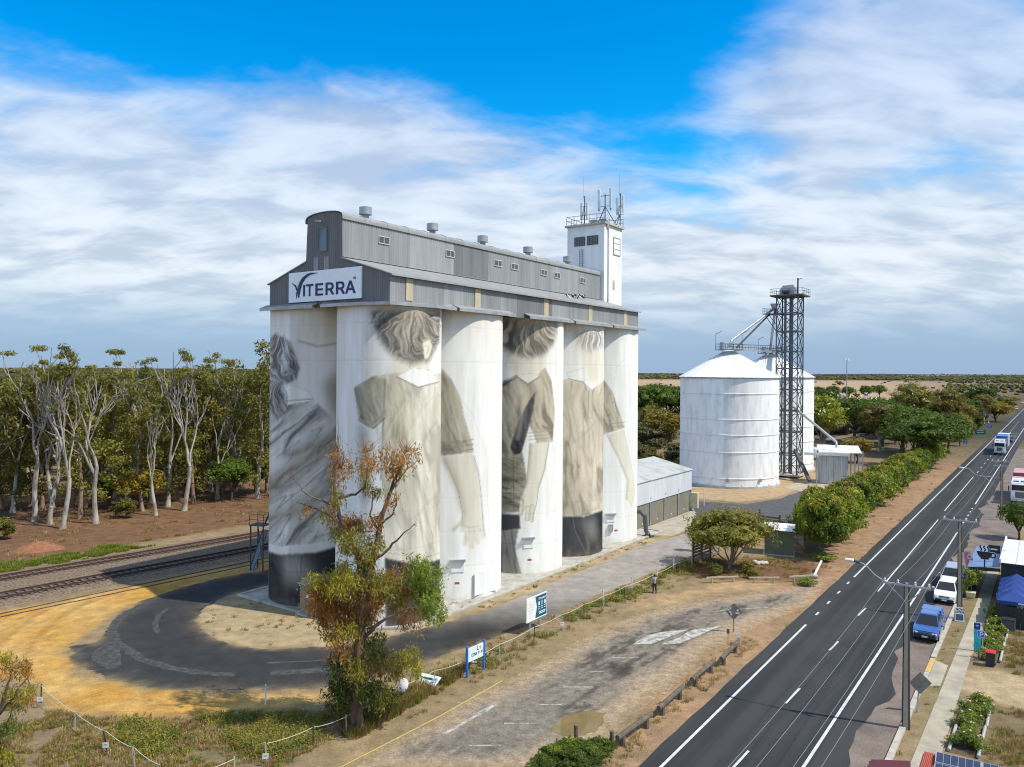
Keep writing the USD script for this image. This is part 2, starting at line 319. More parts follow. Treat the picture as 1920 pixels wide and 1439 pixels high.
def asphalt():
    n = {'g': ('geometry', {}), 'vr': ('vector_rotate', {'rotate_type': 'z_axis', 'angle': TH}), 'm': ('mapping', {'scale': (1.0, .02, 1.0)}), 'n': ('noise_texture', {'scale': .62, 'detail': 4.0, 'roughness': .55}), 'n2': ('noise_texture', {'scale': 10.0, 'detail': 3.0, 'roughness': .7}), 'n3': ('noise_texture', {'scale': .12, 'detail': 3.0}),
         'mm': ('math', {'math_type': 'multiply_add', 'value2': .35}), 'm3': ('math', {'math_type': 'multiply_add', 'value2': .5}), 'r': ('rgb_ramp', {'ramp': [(.60, (.016, .016, .016)), (.90, (.029, .0285, .0275)), (1.0, (.040, .039, .037))]}), 'sc': ('math', {'math_type': 'multiply', 'value2': 1.0}),
         'b': ('bump', {'strength': .3, 'distance': .008}), 'p': ('principled_bsdf', {'roughness': .82, 'specular_ior_level': .3})}
    MT['road_asphalt'] = usdkit.material(stage, '/World/Looks/road_asphalt', n, [('g.position', 'vr.vector'), ('vr.vector', 'm.vector'), ('m.vector', 'n.vector'), ('g.position', 'n2.vector'), ('g.position', 'n3.vector'), ('n2.fac', 'mm.value1'), ('n.fac', 'mm.value3'), ('n3.fac', 'm3.value1'), ('mm.value', 'm3.value3'), ('m3.value', 'sc.value1'), ('sc.value', 'r.fac'), ('r.color', 'p.base_color'), ('n2.fac', 'b.height'), ('b.normal', 'p.normal')], surface='p.BSDF')
asphalt()
mat('shoulder_seal', (.165, .125, .10), (.115, .09, .075), sc=.5, rough=.9, bump=.008, bsc=10, c3=(.20, .155, .125), fine=(9.0, .30))
mat('patch_asphalt', (.085, .083, .083), (.06, .06, .062), sc=.8, rough=.9, bump=.006, bsc=10)
mat('road_paint', (.60, .60, .58), (.42, .42, .40), sc=3, rough=.7)
mat('worn_paint', (.46, .445, .40), (.205, .185, .16), sc=2.2, rough=.85, contrast=(.40, .60), detail=10)
mat('yellow_paint', (.55, .36, .10), (.42, .29, .12), sc=3, rough=.8)
mat('footpath_concrete', (.40, .35, .26), (.28, .245, .19), sc=.8, rough=.9, bump=.004, bsc=10)
mat('kerb_concrete', (.46, .42, .35), (.32, .29, .24), sc=1.5, rough=.9)
mat('soil', (.93, .90, .85), (.60, .59, .57), sc=.9, rough=.95, bump=.03, bsc=5, vcol=True, spec=.15, detail=9, fine=(7.0, .26))
mat('lot', (1.0, .99, .97), (.62, .60, .58), sc=1.7, rough=.92, bump=.02, bsc=7, vcol=True, spec=.2, detail=9, fine=(7.0, .34))
mat('loop_seal', (1.15, 1.15, 1.16), (.80, .80, .80), sc=.8, rough=.9, bump=.012, bsc=9, vcol=True, spec=.25, detail=9, fine=(9.0, .30))
mat('ballast_stone', (.155, .108, .072), (.07, .052, .038), sc=5, rough=.95, bump=.05, bsc=7, detail=6, c3=(.25, .18, .12))
mat('rusty_rail', (.09, .045, .03), (.05, .03, .022), sc=3, rough=.7)
mat('sleeper_timber', (.15, .115, .09), (.09, .07, .055), sc=3, rough=.9)

# ------------------------------------------------------------------ the land
TN0 = TN
def pg(*pix): return Polygon([tuple(G(*p)) for p in pix])
LOOP_OUT = [(520, 1066), (430, 1080), (330, 1103), (262, 1128), (212, 1160), (188, 1195), (168, 1222), (176, 1250), (215, 1275), (260, 1289), (330, 1297), (450, 1296), (560, 1294), (620, 1289), (700, 1272), (790, 1246), (870, 1218), (1000, 1172), (1100, 1128), (1200, 1086), (1300, 1044), (1345, 1026)]
LOOP_IN = [(1290, 1000), (1240, 1012), (1190, 1027), (1110, 1062), (1000, 1105), (930, 1138), (800, 1175), (720, 1197), (620, 1213), (500, 1217), (430, 1208), (388, 1187), (374, 1165), (384, 1143), (440, 1113), (530, 1092)]
loop_poly = Polygon([tuple(G(*p)) for p in LOOP_OUT + LOOP_IN]).buffer(0)
ISLAND = pg(*LOOP_IN, (620, 1085))
YELLOW = pg((0, 1150), (200, 1108), (400, 1070), (520, 1046), (520, 1082), (380, 1092), (250, 1128), (170, 1180), (110, 1225), (150, 1268), (250, 1297), (400, 1304), (620, 1300), (620, 1322), (440, 1342), (250, 1345), (120, 1330), (40, 1275), (-60, 1262), (-60, 1170))
WOODFLOOR = pg((-500, 1110), (0, 1062), (300, 1012), (520, 975), (520, 905), (250, 905), (-300, 905), (-700, 960))
NEARLEFT = pg((-100, 1300), (60, 1315), (150, 1345), (440, 1347), (620, 1326), (760, 1300), (860, 1262), (700, 1345), (600, 1400), (470, 1470), (-150, 1500))
GREENPATCH = pg((230, 1360), (420, 1345), (560, 1345), (620, 1355), (590, 1385), (480, 1430), (300, 1430), (230, 1390))
SANDY = pg((540, 1450), (690, 1375), (800, 1318), (930, 1262), (1040, 1210), (1130, 1160), (1240, 1118), (1400, 1080), (1480, 1098), (1330, 1120), (1180, 1150), (1050, 1215), (900, 1290), (760, 1360), (620, 1450))
MULCH = pg((1240, 1072), (1300, 1050), (1400, 1045), (1500, 1052), (1550, 1062), (1530, 1088), (1400, 1088), (1300, 1086))
LOT = pg((640, 1450), (760, 1372), (900, 1296), (1050, 1220), (1190, 1152), (1330, 1122), (1470, 1102), (1560, 1080), (1530, 1130), (1460, 1160), (1330, 1225), (1290, 1270), (1190, 1345), (1080, 1450))
VERGE = Polygon([tuple(TN(t, n)) for t, n in ((20, -17.5), (330, -17.5), (330, -24), (120, -23.5), (86, -22), (60, -20.5), (20, -20))])
DRIVE = Polygon([tuple(TN0(t, n)) for t, n in ((57.3, -4.9), (63.2, -4.9), (63.4, -2.6), (64.5, 8), (57.5, 8), (57.6, -2.8))])
RLOT = Polygon([tuple(TN0(t, n)) for t, n in ((30, -3.0), (75, -3.0), (75, 14), (30, 14))])
BINPAD = pg((1290, 900), (1300, 935), (1380, 942), (1450, 935), (1500, 915), (1600, 915), (1600, 890), (1500, 885))

LC = LineString([tuple(G(*p)) for p in ((440, 1090), (330, 1118), (262, 1148), (232, 1180), (222, 1212), (258, 1248), (330, 1268), (430, 1266), (620, 1250), (800, 1208), (1000, 1140), (1200, 1056))])
def axis(lo, hi, step, far):
    a = list(np.arange(lo, hi + 1e-6, step)); d = step
    up, dn = [hi], [lo]
    while up[-1] < far: d *= 1.13; up.append(up[-1] + d); dn.append(dn[-1] - d)
    return np.array(dn[:0:-1] + a + up[1:])
GX, GY = axis(-78, 96, .45, 15000), axis(22, 168, .45, 15000)
XX, YY = np.meshgrid(GX, GY)
def inside(poly, X, Y):
    shapely.prepare(poly); return shapely.contains_xy(poly, X.ravel(), Y.ravel()).reshape(X.shape).astype(float)
def fbm2(X, Y, sc, seed, oct=4):
    return meshkit.fbm(np.stack([X * sc, Y * sc, np.zeros_like(X) + .5], -1), oct, seed)
def soil(X, Y, blur=True):
    """colour of the bare ground at X, Y"""
    n1, n2, n3 = fbm2(X, Y, .03, 1), fbm2(X, Y, .16, 2), fbm2(X, Y, .7, 3)
    def B(poly, s):
        m = inside(poly, X, Y)
        return gaussian_filter(m, s) if blur else m
    def edge(m, k=.9): return np.clip((m + k * (n2 - .5) + .35 * (n3 - .5) - .28) / .44, 0, 1)[..., None]
    c = np.array([.29, .215, .125]) * (.72 + .56 * n2[..., None])
    grass = np.clip((n1 - .46) * 5, 0, 1)[..., None] * np.clip((n2 - .40) * 4, 0, 1)[..., None]
    c = c * (1 - .6 * grass) + .6 * grass * np.array([.13, .135, .045])
    def lay(c, m, col, var=.5):
        col = np.array(col) * (1 - var / 2 + var * (.6 * n3 + .4 * n2)[..., None]); return c * (1 - m) + col * m
    c = lay(c, edge(B(WOODFLOOR, 3)), (.19, .105, .058), 1.0)
    c = lay(c, edge(B(NEARLEFT, 4)), (.25, .19, .115), .9)
    c = lay(c, edge(B(GREENPATCH, 4)) * np.clip((n3[..., None] - .35) * 4, 0, 1), (.125, .125, .035), .8)
    yel = edge(B(YELLOW, 1.6)); c = lay(c, yel, (.54, .345, .122), .35)
    c = lay(c, yel * np.clip((n2[..., None] - .42) * 5, 0, 1), (.50, .272, .062), .35)
    if X.ndim == 2:
        near = (np.abs(X + 20) < 45) & (np.abs(Y - 62) < 30); rut = np.zeros_like(X); dd = shapely.distance(shapely.points(np.column_stack([X[near], Y[near]])), LC)
        rut[near] = np.sin(dd * 4.2 + 3 * n2[near]) * np.sin(dd * 1.7 + 1) * np.clip((dd - 3.5) / 2, 0, 1)
        c = c * (1 + yel * .22 * rut[..., None])
    c = lay(c, edge(B(ISLAND, 2)), (.40, .31, .185), .5)
    c = lay(c, edge(B(SANDY, 3)), (.43, .30, .175), .35)
    c = lay(c, edge(B(VERGE, 3)), (.36, .23, .135), .6)
    c = lay(c, edge(B(RLOT, 3)), (.19, .145, .08), .9)
    c = lay(c, edge(B(DRIVE, 2)), (.45, .345, .21), .3)
    c = lay(c, edge(B(MULCH, 3)), (.20, .105, .055), .8)
    c = lay(c, edge(B(BINPAD, 2)), (.46, .33, .20), .3)
    # the plain: dry paddocks and dark heath beyond the town
    R = np.hypot(X, Y); far = np.clip((R - 190) / 120, 0, 1)[..., None]
    pad = np.clip((fbm2(X, Y, .0016, 5, 3) - .58) * 9, 0, 1)[..., None]
    fieldr = ((Y > 430) & (Y < 2700) & (X > -.03 * Y) & (X < Y * .56)).astype(float)
    fieldr = (gaussian_filter(fieldr, 1.0) if blur else fieldr)[..., None]
    pad = np.maximum(pad, fieldr)
    heath = np.array([.070, .064, .036]) * (.7 + .6 * n2[..., None])
    fc = heath * (1 - pad) + pad * np.array([.47, .335, .215]) * (.85 + .3 * n1[..., None])
    return c * (1 - far) + fc * far
def land_z(X, Y):
    R = np.hypot(X, Y)
    z = np.clip((R - 900) / 2500, 0, 1) ** 1.5 * (26 * fbm2(X, Y, .00042, 8, 3) - 11)
    z = z + np.clip((R - 5000) / 6000, 0, 1) ** 1.2 * (95 * fbm2(X, Y, .00016, 11, 3) - 28)
    return z
ZZ = land_z(XX, YY)
gv, gf = grid_mesh(np.stack([XX, YY, ZZ], -1))
SOILC = soil(XX, YY)
struct('ground', (gv, gf), 'soil', 'dry sandy ground running out to scrub and paddocks', True, SOILC.reshape(-1, 3))
from scipy.interpolate import RegularGridInterpolator
soil_at = RegularGridInterpolator((GY, GX), SOILC, bounds_error=False, fill_value=None)

def sheet(poly, step, z, colour_fn):
    """a finely gridded sheet cut to a ragged outline, with its own colours"""
    x0, y0, x1, y1 = poly.bounds
    X, Y = np.meshgrid(np.arange(x0, x1 + step, step), np.arange(y0, y1 + step, step))
    v, f = grid_mesh(np.stack([X, Y, np.full_like(X, z)], -1))
    keep = shapely.contains_xy(poly, v[:, 0], v[:, 1]); f = f[keep[f].all(1)]
    used = np.unique(f); re = -np.ones(len(v), int); re[used] = np.arange(len(used))
    return (v[used], re[f]), colour_fn(v[used][:, 0], v[used][:, 1])
# the turning loop and service road of patched bitumen
loop_poly = wobble(loop_poly, .28, 3)
ragged = wobble(pg((120, 1215), (230, 1200), (300, 1230), (260, 1285), (190, 1268), (150, 1245)), 1.1, 5)
loop_poly = loop_poly.union(ragged)
loop_poly = max(getattr(loop_poly, 'geoms', [loop_poly]), key=lambda g: g.area)
def loop_col(x, y):
    n, n2, n3 = fbm2(x, y, .25, 21), fbm2(x, y, 1.1, 22), fbm2(x, y, .06, 23)
    base = np.full((len(x), 3), .031) * [1, 1, 1.0]
    grey = np.clip((y - 60 - (x + 5) * .4) / 8, 0, 1) * np.clip((x + 8) / 8, 0, 1)                 # the older grey seal beside the silos
    base = base * (1 - grey[:, None]) + grey[:, None] * np.array([.26, .235, .205])
    base *= (.75 + .5 * n)[:, None]
    pts = shapely.points(np.column_stack([x, y])); d = shapely.distance(pts, LC)
    dust = 0 * d + np.clip((n2 * .6 + n * .4 - .64) * 7, 0, 1) * .25
    rim = np.exp(-shapely.distance(pts, loop_poly.boundary) / .5) * np.clip((n2 - .3) * 3, 0, 1)
    dust = np.clip(dust * np.clip((y < 75).astype(float) + .2, 0, 1), 0, 1)[:, None]
    base = base * (1 - dust) + dust * np.array([.24, .22, .20])
    dark = np.clip((n3 - .52) * 8, 0, 1) * np.clip((x + 6) / 4, 0, 1) * .6
    base *= (1 - dark)[:, None]
    rim = np.clip(rim, 0, 1)[:, None] * .8
    return base * (1 - rim) + rim * soil_at((y, x))
m_, c_ = sheet(loop_poly, .28, .012, loop_col)
struct('loop_road', m_, 'loop_seal', 'dark bitumen loop road turning round the silos', False, c_)
mat('dust_grit', (.090, .084, .074), (.036, .0355, .035), sc=2.4, rough=.95, contrast=(.42, .70), detail=10)
lrp = stage.GetPrimAtPath('/World/loop_road')
for pts_, w_, sd in (([(273, 1132), (240, 1149), (219, 1164), (210, 1183), (219, 1205), (263, 1235), (312, 1252), (370, 1261), (434, 1266)], .34, 1), ([(314, 1142), (297, 1156), (291, 1170), (293, 1186)], .22, 2), ([(502, 1244), (560, 1241), (640, 1236)], .14, 3), ([(520, 1262), (600, 1257), (660, 1250)], .5, 4)):
    part(lrp, 'dust_arc', poly3(wobble(LineString([tuple(G(*q)) for q in pts_]).buffer(w_), .18, sd, .3, 1.2), .0165), 'dust_grit')
part(lrp, 'rubble_patch', poly3(wobble(pg((172, 1222), (205, 1200), (222, 1222), (228, 1248), (200, 1258), (172, 1242)), .5, 8, .3), .0168), 'dust_grit')
# the broken-up parking area
lot_poly = wobble(LOT, .5, 9)
def lot_col(x, y):
    n, n2, n3, n4 = fbm2(x, y, .10, 31), fbm2(x, y, .55, 32), fbm2(x, y, 1.7, 33), fbm2(x, y, .22, 34)
    s = soil_at((y, x)); d = shapely.distance(shapely.points(np.column_stack([x, y])), lot_poly.boundary)
    q = tn(np.array([x, y])); along, across = q[0], q[1]
    worn = np.clip((d - .5) / 2.2 + 1.3 * (n2 - .5), 0, 1)
    sandw = np.clip((across + 24.0 + 5 * (n4 - .5)) / 3.0, 0, 1) * np.clip(1 - (along - 62) / 10, 0, 1)   # drifted sand on the road side of the lot
    worn = worn * (1 - .88 * sandw)
    seal = np.array([.215, .19, .155]) * (.72 + .56 * n3)[:, None]
    c = s * 0 + np.array([.40, .295, .195]) * (.8 + .4 * n2)[:, None]; c = c * (1 - worn[:, None]) + seal * worn[:, None]
    st = fbm2(along * .35, across * 1.6, 1.0, 35)
    dark = np.clip((st + .6 * (n3 - .5) - .515) * 12, 0, 1) * np.clip((d - 1.0) / 1.5, 0, 1) * np.clip((worn - .35) * 2.5, 0, 1)
    dark *= np.clip((n - .36) * 7, 0, 1)
    c = c * (1 - .8 * dark[:, None]) + .8 * dark[:, None] * np.array([.07, .058, .048])
    o = G(1163, 1257); st2 = np.exp(-(((x - o[0]) / .9) ** 2 + ((y - o[1]) / 1.3) ** 2) ** 1.6) * (.75 + .5 * (n2 - .5))
    c = c * (1 - .8 * st2[:, None])
    e = np.clip(1 - d / 1.3 + .7 * (n2 - .5), 0, 1)[:, None]
    return c * (1 - e) + s * e
m_, c_ = sheet(lot_poly, .22, .014, lot_col)
struct('parking_lot', m_, 'lot', 'broken old bitumen parking area patched with sand', False, c_)
# highway
def hw(poly_tn, z): return poly3(Polygon([tuple(TN(t, n)) for t, n in poly_tn]), z)
T0, T1 = 20, 1500
rag = np.random.default_rng(3)
redge = []
for t in np.arange(T0, 150, 1.4):
    redge.append((t, -8.7 + 1.1 * (meshkit.fbm(np.array([[t * .22, 0, 0]]), 4, 4)[0] - .5) * 2 - .4 * (t > 62)))
road_poly = Polygon([tuple(TN(t, n)) for t, n in [(T0, -17.75)] + [(t, -17.7 + .07 * math.sin(t * .9) * math.sin(t * .37)) for t in np.arange(24, 240, 2.0)] + [(T1, -17.6), (T1, -8.0), (150, -8.8)] + redge[::-1]])
struct('highway', poly3(road_poly, .024), 'road_asphalt', 'dark bitumen highway running to the horizon')
hwp = stage.GetPrimAtPath('/World/highway')
struct('road_shoulder', hw([(T0, -9.9), (260, -9.9), (260, -2.5), (150, -2.5), (104, -4.6), (104, -7.32), (T0, -7.32)], .012), 'shoulder_seal', 'brown gravelly parking strip beside the highway')
shp = stage.GetPrimAtPath('/World/road_shoulder')
part(shp, 'seal_patch', hw([(39.5, -9.6), (40.2, -7.6), (41.0, -7.6), (40.4, -9.6)], .020), 'patch_asphalt')
ZP = .030
def mark(t0, n0, t1, n1, w): part(hwp, 'road_marking', strip([TN(t0, n0), TN(t1, n1)], w, ZP), 'road_paint')
mark(T0, -16.75, 65.9, -16.62, .17); mark(84.2, -16.6, 330, -16.35, .17); mark(330, -16.35, 1000, -16.0, .2)
for t in (69.0, 73.0, 77.0, 81.0): mark(t, -16.6, t + 1.0, -16.6, .16)
for t0, t1 in ((33, 35), (38.8, 42), (49.4, 52.3), (60.8, 63.2), (71, 73.7), (80, 124.8), (133.5, 182)): mark(t0, -13.65, t1, -13.55, .14)
for t in np.arange(190, 420, 10.0): mark(t, -13.5, t + 3.0, -13.45, .15)
mark(T0, -10.75, 81.5, -10.5, .17); mark(81.5, -10.5, 116.3, -10.42, .17); mark(143.5, -10.4, 440, -10.0, .17)
for t in (119.5, 124.0, 127.5, 131.0, 134.5, 138.0): mark(t, -10.42, t + 1.0, -10.42, .18)
for t in np.arange(262, 330, 9.0): part(hwp, 'road_marking', strip([TN(t, -13.2), TN(t + 3, -11.0)], .3, ZP), 'road_paint')
mark(255, -13.3, 332, -13.25, .2)
# kerb, verge strip and footpath on the near side of the shops
kp = [TN(t, -7.28 + .03 * math.sin(t * .3)) for t in np.arange(T0, 104, 3.0)]
def kerb_run(t0, t1, h): return poly3(Polygon([tuple(TN(t, n)) for t, n in ((t0, -7.3), (t1, -7.3), (t1, -6.98), (t0, -6.98))]), 0.0, h)
kk = struct('kerb', kerb_run(T0, 57.2, .15), 'kerb_concrete', 'worn concrete kerb along the parking strip')
part(kk, 'kerb_length', kerb_run(63.5, 98, .15), 'kerb_concrete'); part(kk, 'crossover_lip', kerb_run(57.23, 60.3, .05), 'kerb_concrete'); part(kk, 'crossover_lip', kerb_run(60.33, 63.47, .06), 'yellow_paint', 'yellow painted kerb lip')
fp = struct('footpath', poly3(Polygon([tuple(TN(t, -6.15 + .012 * (t - 47) * (t < 80) + .4 * (t >= 80))) for t in np.arange(36, 98, 2.0)] + [tuple(TN(t, -4.95 + .2 * (t > 66) )) for t in np.arange(96, 34, -2.0)]), .0, .030), 'footpath_concrete', 'pale concrete footpath beside the road')
for t in np.arange(44, 96, 4.2): part(fp, 'joint', strip([TN(t, -6.0), TN(t, -5.0)], .05, .0325), 'kerb_concrete')
part(fp, 'crossover_slab', poly3(Polygon([tuple(TN(t, n)) for t, n in ((57.6, -6.96), (63.2, -6.96), (62.6, -6.12), (58.2, -6.12))]), .0, .028), 'footpath_concrete')
# lot markings, puddles
lot = stage.GetPrimAtPath('/World/parking_lot')
def pixline(pts, w, mt, nm='lot_marking'): part(lot, nm, strip([G(*p) for p in pts], w, .019), mt)
pixline([(600, 1465), (640, 1439), (824, 1344), (942, 1277)], .10, 'yellow_paint', 'edge_line')
for a, b in (((945, 1357), (1009, 1357)), ((880, 1399), (939, 1398)), ((1056, 1289), (1113, 1289)), ((1005, 1322), (1053, 1322)), ((1105, 1261), (1135, 1259)), ((1148, 1234), (1198, 1233)), ((1029, 1394), (1050, 1393)), ((1338, 1147), (1370, 1145)), ((1385, 1143), (1440, 1139))): pixline([a, b], .10, 'worn_paint')
pixline([(829, 1379), (912, 1332)], .24, 'worn_paint', 'arrow_marking')
part(lot, 'arrow_marking', poly3(pg((893, 1338), (912, 1336), (934, 1320), (914, 1326)).buffer(0), .0195), 'worn_paint')
part(lot, 'chevron_marking', poly3(wobble(pg((1185, 1209), (1210, 1193), (1245, 1185), (1289, 1181), (1224, 1208)), .12, 3, .3), .019), 'worn_paint')
part(lot, 'chevron_marking', poly3(wobble(pg((1238, 1208), (1272, 1196), (1302, 1181), (1356, 1174), (1318, 1190), (1272, 1208)), .2, 4, .3), .019), 'worn_paint')
n = {'g': ('geometry', {}), 'n': ('noise_texture', {'scale': .5, 'detail': 3.0}), 'r': ('rgb_ramp', {'ramp': [(.35, (.115, .088, .025)), (.65, (.20, .125, .05))]}), 'p': ('principled_bsdf', {'roughness': .04, 'specular_ior_level': .5})}
MT['puddle_water'] = usdkit.material(stage, '/World/Looks/puddle_water', n, [('g.position', 'n.vector'), ('n.fac', 'r.fac'), ('r.color', 'p.base_color')], surface='p.BSDF')
struct('puddle', poly3(wobble(pg((1032, 1369), (1059, 1345), (1091, 1336), (1135, 1336), (1126, 1358), (1097, 1382), (1048, 1381)), .42, 6, .2, 1.1), .021), 'puddle_water', 'muddy yellow puddle in the parking area')
struct('puddle', poly3(wobble(pg((1144, 1178), (1165, 1176), (1188, 1180), (1178, 1187), (1158, 1186)), .2, 7, .3), .021), 'puddle_water', 'small muddy puddle by the fence')
# ------------------------------------------------------------------ the concrete silos and their gallery
AW, BW = 3.24, 3.12                                                                              # gallery walls stand this far outside the silo centres
AEND, BLEFT = 41.75, SB + BW
ZW0, ZE, ZG0, ZG1 = 25.9, 28.35, 30.03, 33.55
B0, B1 = 2.42, 6.80
def lw(a, b, z): return np.array([*(SA + D1 * a + D2 * b), z])
E1, E2 = np.array([*D1, 0]), np.array([*D2, 0])
silo_b = thing('silo_building', 'tall block of joined concrete grain silos with painted figures under a grey corrugated gallery', 'grain silos')

def poly_mask(U, V, pts, soft):
    m = shapely.contains_xy(Polygon(pts).buffer(0), U.ravel(), V.ravel()).reshape(U.shape).astype(float)
    return gaussian_filter(m, soft) if soft else m
def line_mask(U, V, pts, w, soft=1.0):
    q = np.array(pts, float); m = w + soft + 1; k = (U > q[:, 0].min() - m) & (U < q[:, 0].max() + m) & (V > q[:, 1].min() - m) & (V < q[:, 1].max() + m); out = np.zeros(U.shape)
    if k.any(): out[k] = np.clip((w - shapely.distance(shapely.points(np.column_stack([U[k], V[k]])), LineString(pts))) / max(soft, .1) + .5, 0, 1)
    return out
CREAM, PALE, GREYW, TAUPE, OLIVE, CHAR = np.array([.74, .70, .58]), np.array([.82, .81, .76]), np.array([.58, .57, .53]), np.array([.42, .365, .28]), np.array([.34, .315, .235]), np.array([.045, .045, .048])
def cloth(U, V, ang, sc, seed):                                                                   # drapery: soft folds with crisp creases running at an angle
    c, s = math.cos(ang), math.sin(ang); p, q = U * c + V * s, -U * s + V * c
    w = 16 * (meshkit.fbm(np.stack([p / 55, q / 55, 0 * U + seed], -1), 2, seed) - .5)
    base = meshkit.fbm(np.stack([p / (sc * 5), (q + w) / sc, 0 * U + .3], -1), 3, seed)
    r1 = 1 - np.abs(2 * meshkit.fbm(np.stack([p / (sc * 4.5), (q + w) / (sc * .85), 0 * U + 7.3], -1), 2, seed + 5) - 1); r2 = 1 - np.abs(2 * meshkit.fbm(np.stack([p / (sc * 3), (q + 1.5 * w) / (sc * .5), 0 * U + 3.1], -1), 2, seed + 9) - 1)
    amp = np.clip(2.2 * meshkit.fbm(np.stack([U / 34, V / 34, 0 * U + 1.7], -1), 2, seed + 13) - .55, 0, 1)
    return base + .10 - amp * (.42 * np.clip((r1 - .86) / .14, 0, 1) + .25 * np.clip((r2 - .90) / .10, 0, 1)) + .16 * amp * np.clip((.80 - r1) / .1, 0, 1) * np.clip((r1 - .6) / .1, 0, 1)
def paint(k, U, V):
    """plain painted figures in soot and sand on the silo: hair, shirts, sleeves, arms and dark shorts"""
    C = np.ones(U.shape + (3,)) * np.array([.85, .84, .80])
    C *= (1 - .06 * meshkit.fbm(np.stack([U / 30, V / 220, 0 * U], -1), 3, 40 + k)[..., None])
    def put(m, col, tex=None, amt=.8):
        nonlocal C
        c = np.asarray(col) * np.ones_like(C)
        if tex is not None:
            t = np.clip((tex[..., None] - .28) * 2.2, 0, 1); c = c * (1 - amt + amt * 1.25 * t)
        C = C * (1 - m[..., None]) + np.clip(c, 0, .88) * m[..., None]
    def poly(pts, col, soft=1.0, **kw):
        put(poly_mask(U, V, pts, soft if soft > 2.5 else min(soft, .7)), col, **kw)
        if soft <= 1.5: put(.55 * line_mask(U, V, list(pts) + [pts[0]], .35, 1.1), (.16, .145, .115))
    def line(pts, col, w=1.2, soft=1.5, a=.7): put(a * line_mask(U, V, pts, w, soft), col)
    def hair(pts, dark, light, ang, seed, soft=1.0):
        q = np.array(pts, float); cx, cy = q[:, 0].mean() + 18 * math.cos(ang), q[:, 1].min() - 8; dx, dy = U - cx, V - cy
        R_ = np.hypot(dx, dy); A_ = np.arctan2(dy, dx) + .006 * R_ + .55 * (meshkit.fbm(np.stack([U / 26, V / 26, 0 * U + seed], -1), 2, seed) - .5)
        t = .55 * meshkit.fbm(np.stack([R_ / 34, A_ * 11, 0 * U], -1), 2, seed) + .45 * meshkit.fbm(np.stack([R_ / 20, A_ * 30, 0 * U + 5], -1), 2, seed + 2)
        t = np.clip((t - .36) / .34, 0, 1)[..., None] ** 1.3
        m = poly_mask(U, V, pts, soft); C[:] = C * (1 - m[..., None]) + (np.array(dark) * .75 * (1 - t) + np.array(light) * t) * m[..., None]
        r = np.random.default_rng(seed)
        for i in range(26):                                                                          # loose ends past the outline
            j = r.integers(len(q)); x, y = q[j] + (q[(j + 1) % len(q)] - q[j]) * r.random(); d_ = np.array([x - cx, y - cy]); d_ /= np.linalg.norm(d_); put(.5 * line_mask(U, V, [(x - 6 * d_[0], y - 6 * d_[1]), (x + 1.5 * d_[0], y + 1.5 * d_[1]), (x + 5 * d_[0] - 2, y + 5 * d_[1])], .45, .9), np.array(dark) * 1.8)
    def folds(pts, n, ang, L, seed, wmax=2.4, a=.6, dark=(.17, .15, .115), spread=.25):
        nonlocal C
        r = np.random.default_rng(seed); P_ = Polygon(pts).buffer(0); x0, y0, x1, y1 = P_.bounds; M_ = poly_mask(U, V, pts, 0)
        for i in range(int(n * .45)):
            x, y, an, ln, cv = r.uniform(x0, x1), r.uniform(y0, y1), ang + r.normal() * spread * .45, L * r.uniform(.6, 1.5), r.normal() * .3; path = []
            for j in range(6): path.append((x, y)); x += math.cos(an) * ln / 5; y += math.sin(an) * ln / 5; an += cv / 5
            w = r.uniform(.5, wmax); al = a * r.uniform(.4, 1.0)
            put(M_ * al * .62 * line_mask(U, V, path, w * 1.3, w * 4.5 + 1.5), dark); put(M_ * al * .35 * line_mask(U, V, [(q[0] + math.sin(an) * (w * 2 + 1.2), q[1] - math.cos(an) * (w * 2 + 1.2)) for q in path], w * .9, w * 3 + 1.2), (.80, .78, .70))
    def strands(pts, n, ang, L, seed, spread=.3, w=.55):
        nonlocal C
        r = np.random.default_rng(seed); P_ = Polygon(pts).buffer(0); x0, y0, x1, y1 = P_.bounds; M_ = poly_mask(U, V, pts, .6)
        for i in range(0):
            x, y, an, cv = r.uniform(x0, x1), r.uniform(y0, y1), ang + r.normal() * spread * .4, r.normal() * .6; path = []
            for j in range(5): path.append((x, y)); x += math.cos(an) * L / 4; y += math.sin(an) * L / 4; an += cv / 4
            put(M_ * r.uniform(.4, .9) * line_mask(U, V, path, w, 1.0), (.07, .07, .065) if i % 2 else (.72, .69, .60))
    if k == 5:      # far left silo: a fair plait over a loose pale shirt
        C *= .90
        poly([(500, 770), (535, 745), (590, 752), (640, 800), (640, 1012), (600, 1026), (520, 1035), (500, 1015)], GREYW, 2.0, tex=cloth(U, V, -.72, 20, 3), amt=.72)
        poly([(500, 900), (560, 850), (640, 800), (640, 830), (560, 890), (500, 950)], TAUPE * .9, 5, tex=cloth(U, V, -.7, 12, 8), amt=.5)
        poly([(500, 965), (575, 930), (640, 880), (640, 905), (560, 968), (500, 990)], OLIVE * .95, 6, tex=cloth(U, V, -.6, 10, 12), amt=.5)
        poly([(515, 735), (545, 722), (580, 735), (590, 752), (540, 760), (515, 775)], PALE, 1.0); line([(515, 770), (540, 752), (588, 748)], CHAR * 3, .9, 1.5, .8)
        poly([(500, 1017), (525, 1024), (590, 1018), (640, 1006), (640, 1022), (590, 1036), (525, 1040), (500, 1032)], PALE * .9, 1.2)
        poly([(500, 1034), (525, 1041), (590, 1037), (640, 1023), (640, 1200), (500, 1200)], CHAR, 1.0, tex=cloth(U, V, 1.4, 22, 5), amt=.5)
        poly([(530, 1042), (560, 1042), (585, 1075), (580, 1110), (560, 1090), (540, 1100)], GREYW * .65, 7); line([(566, 1042), (562, 1100), (552, 1140)], CHAR * .5, .8)
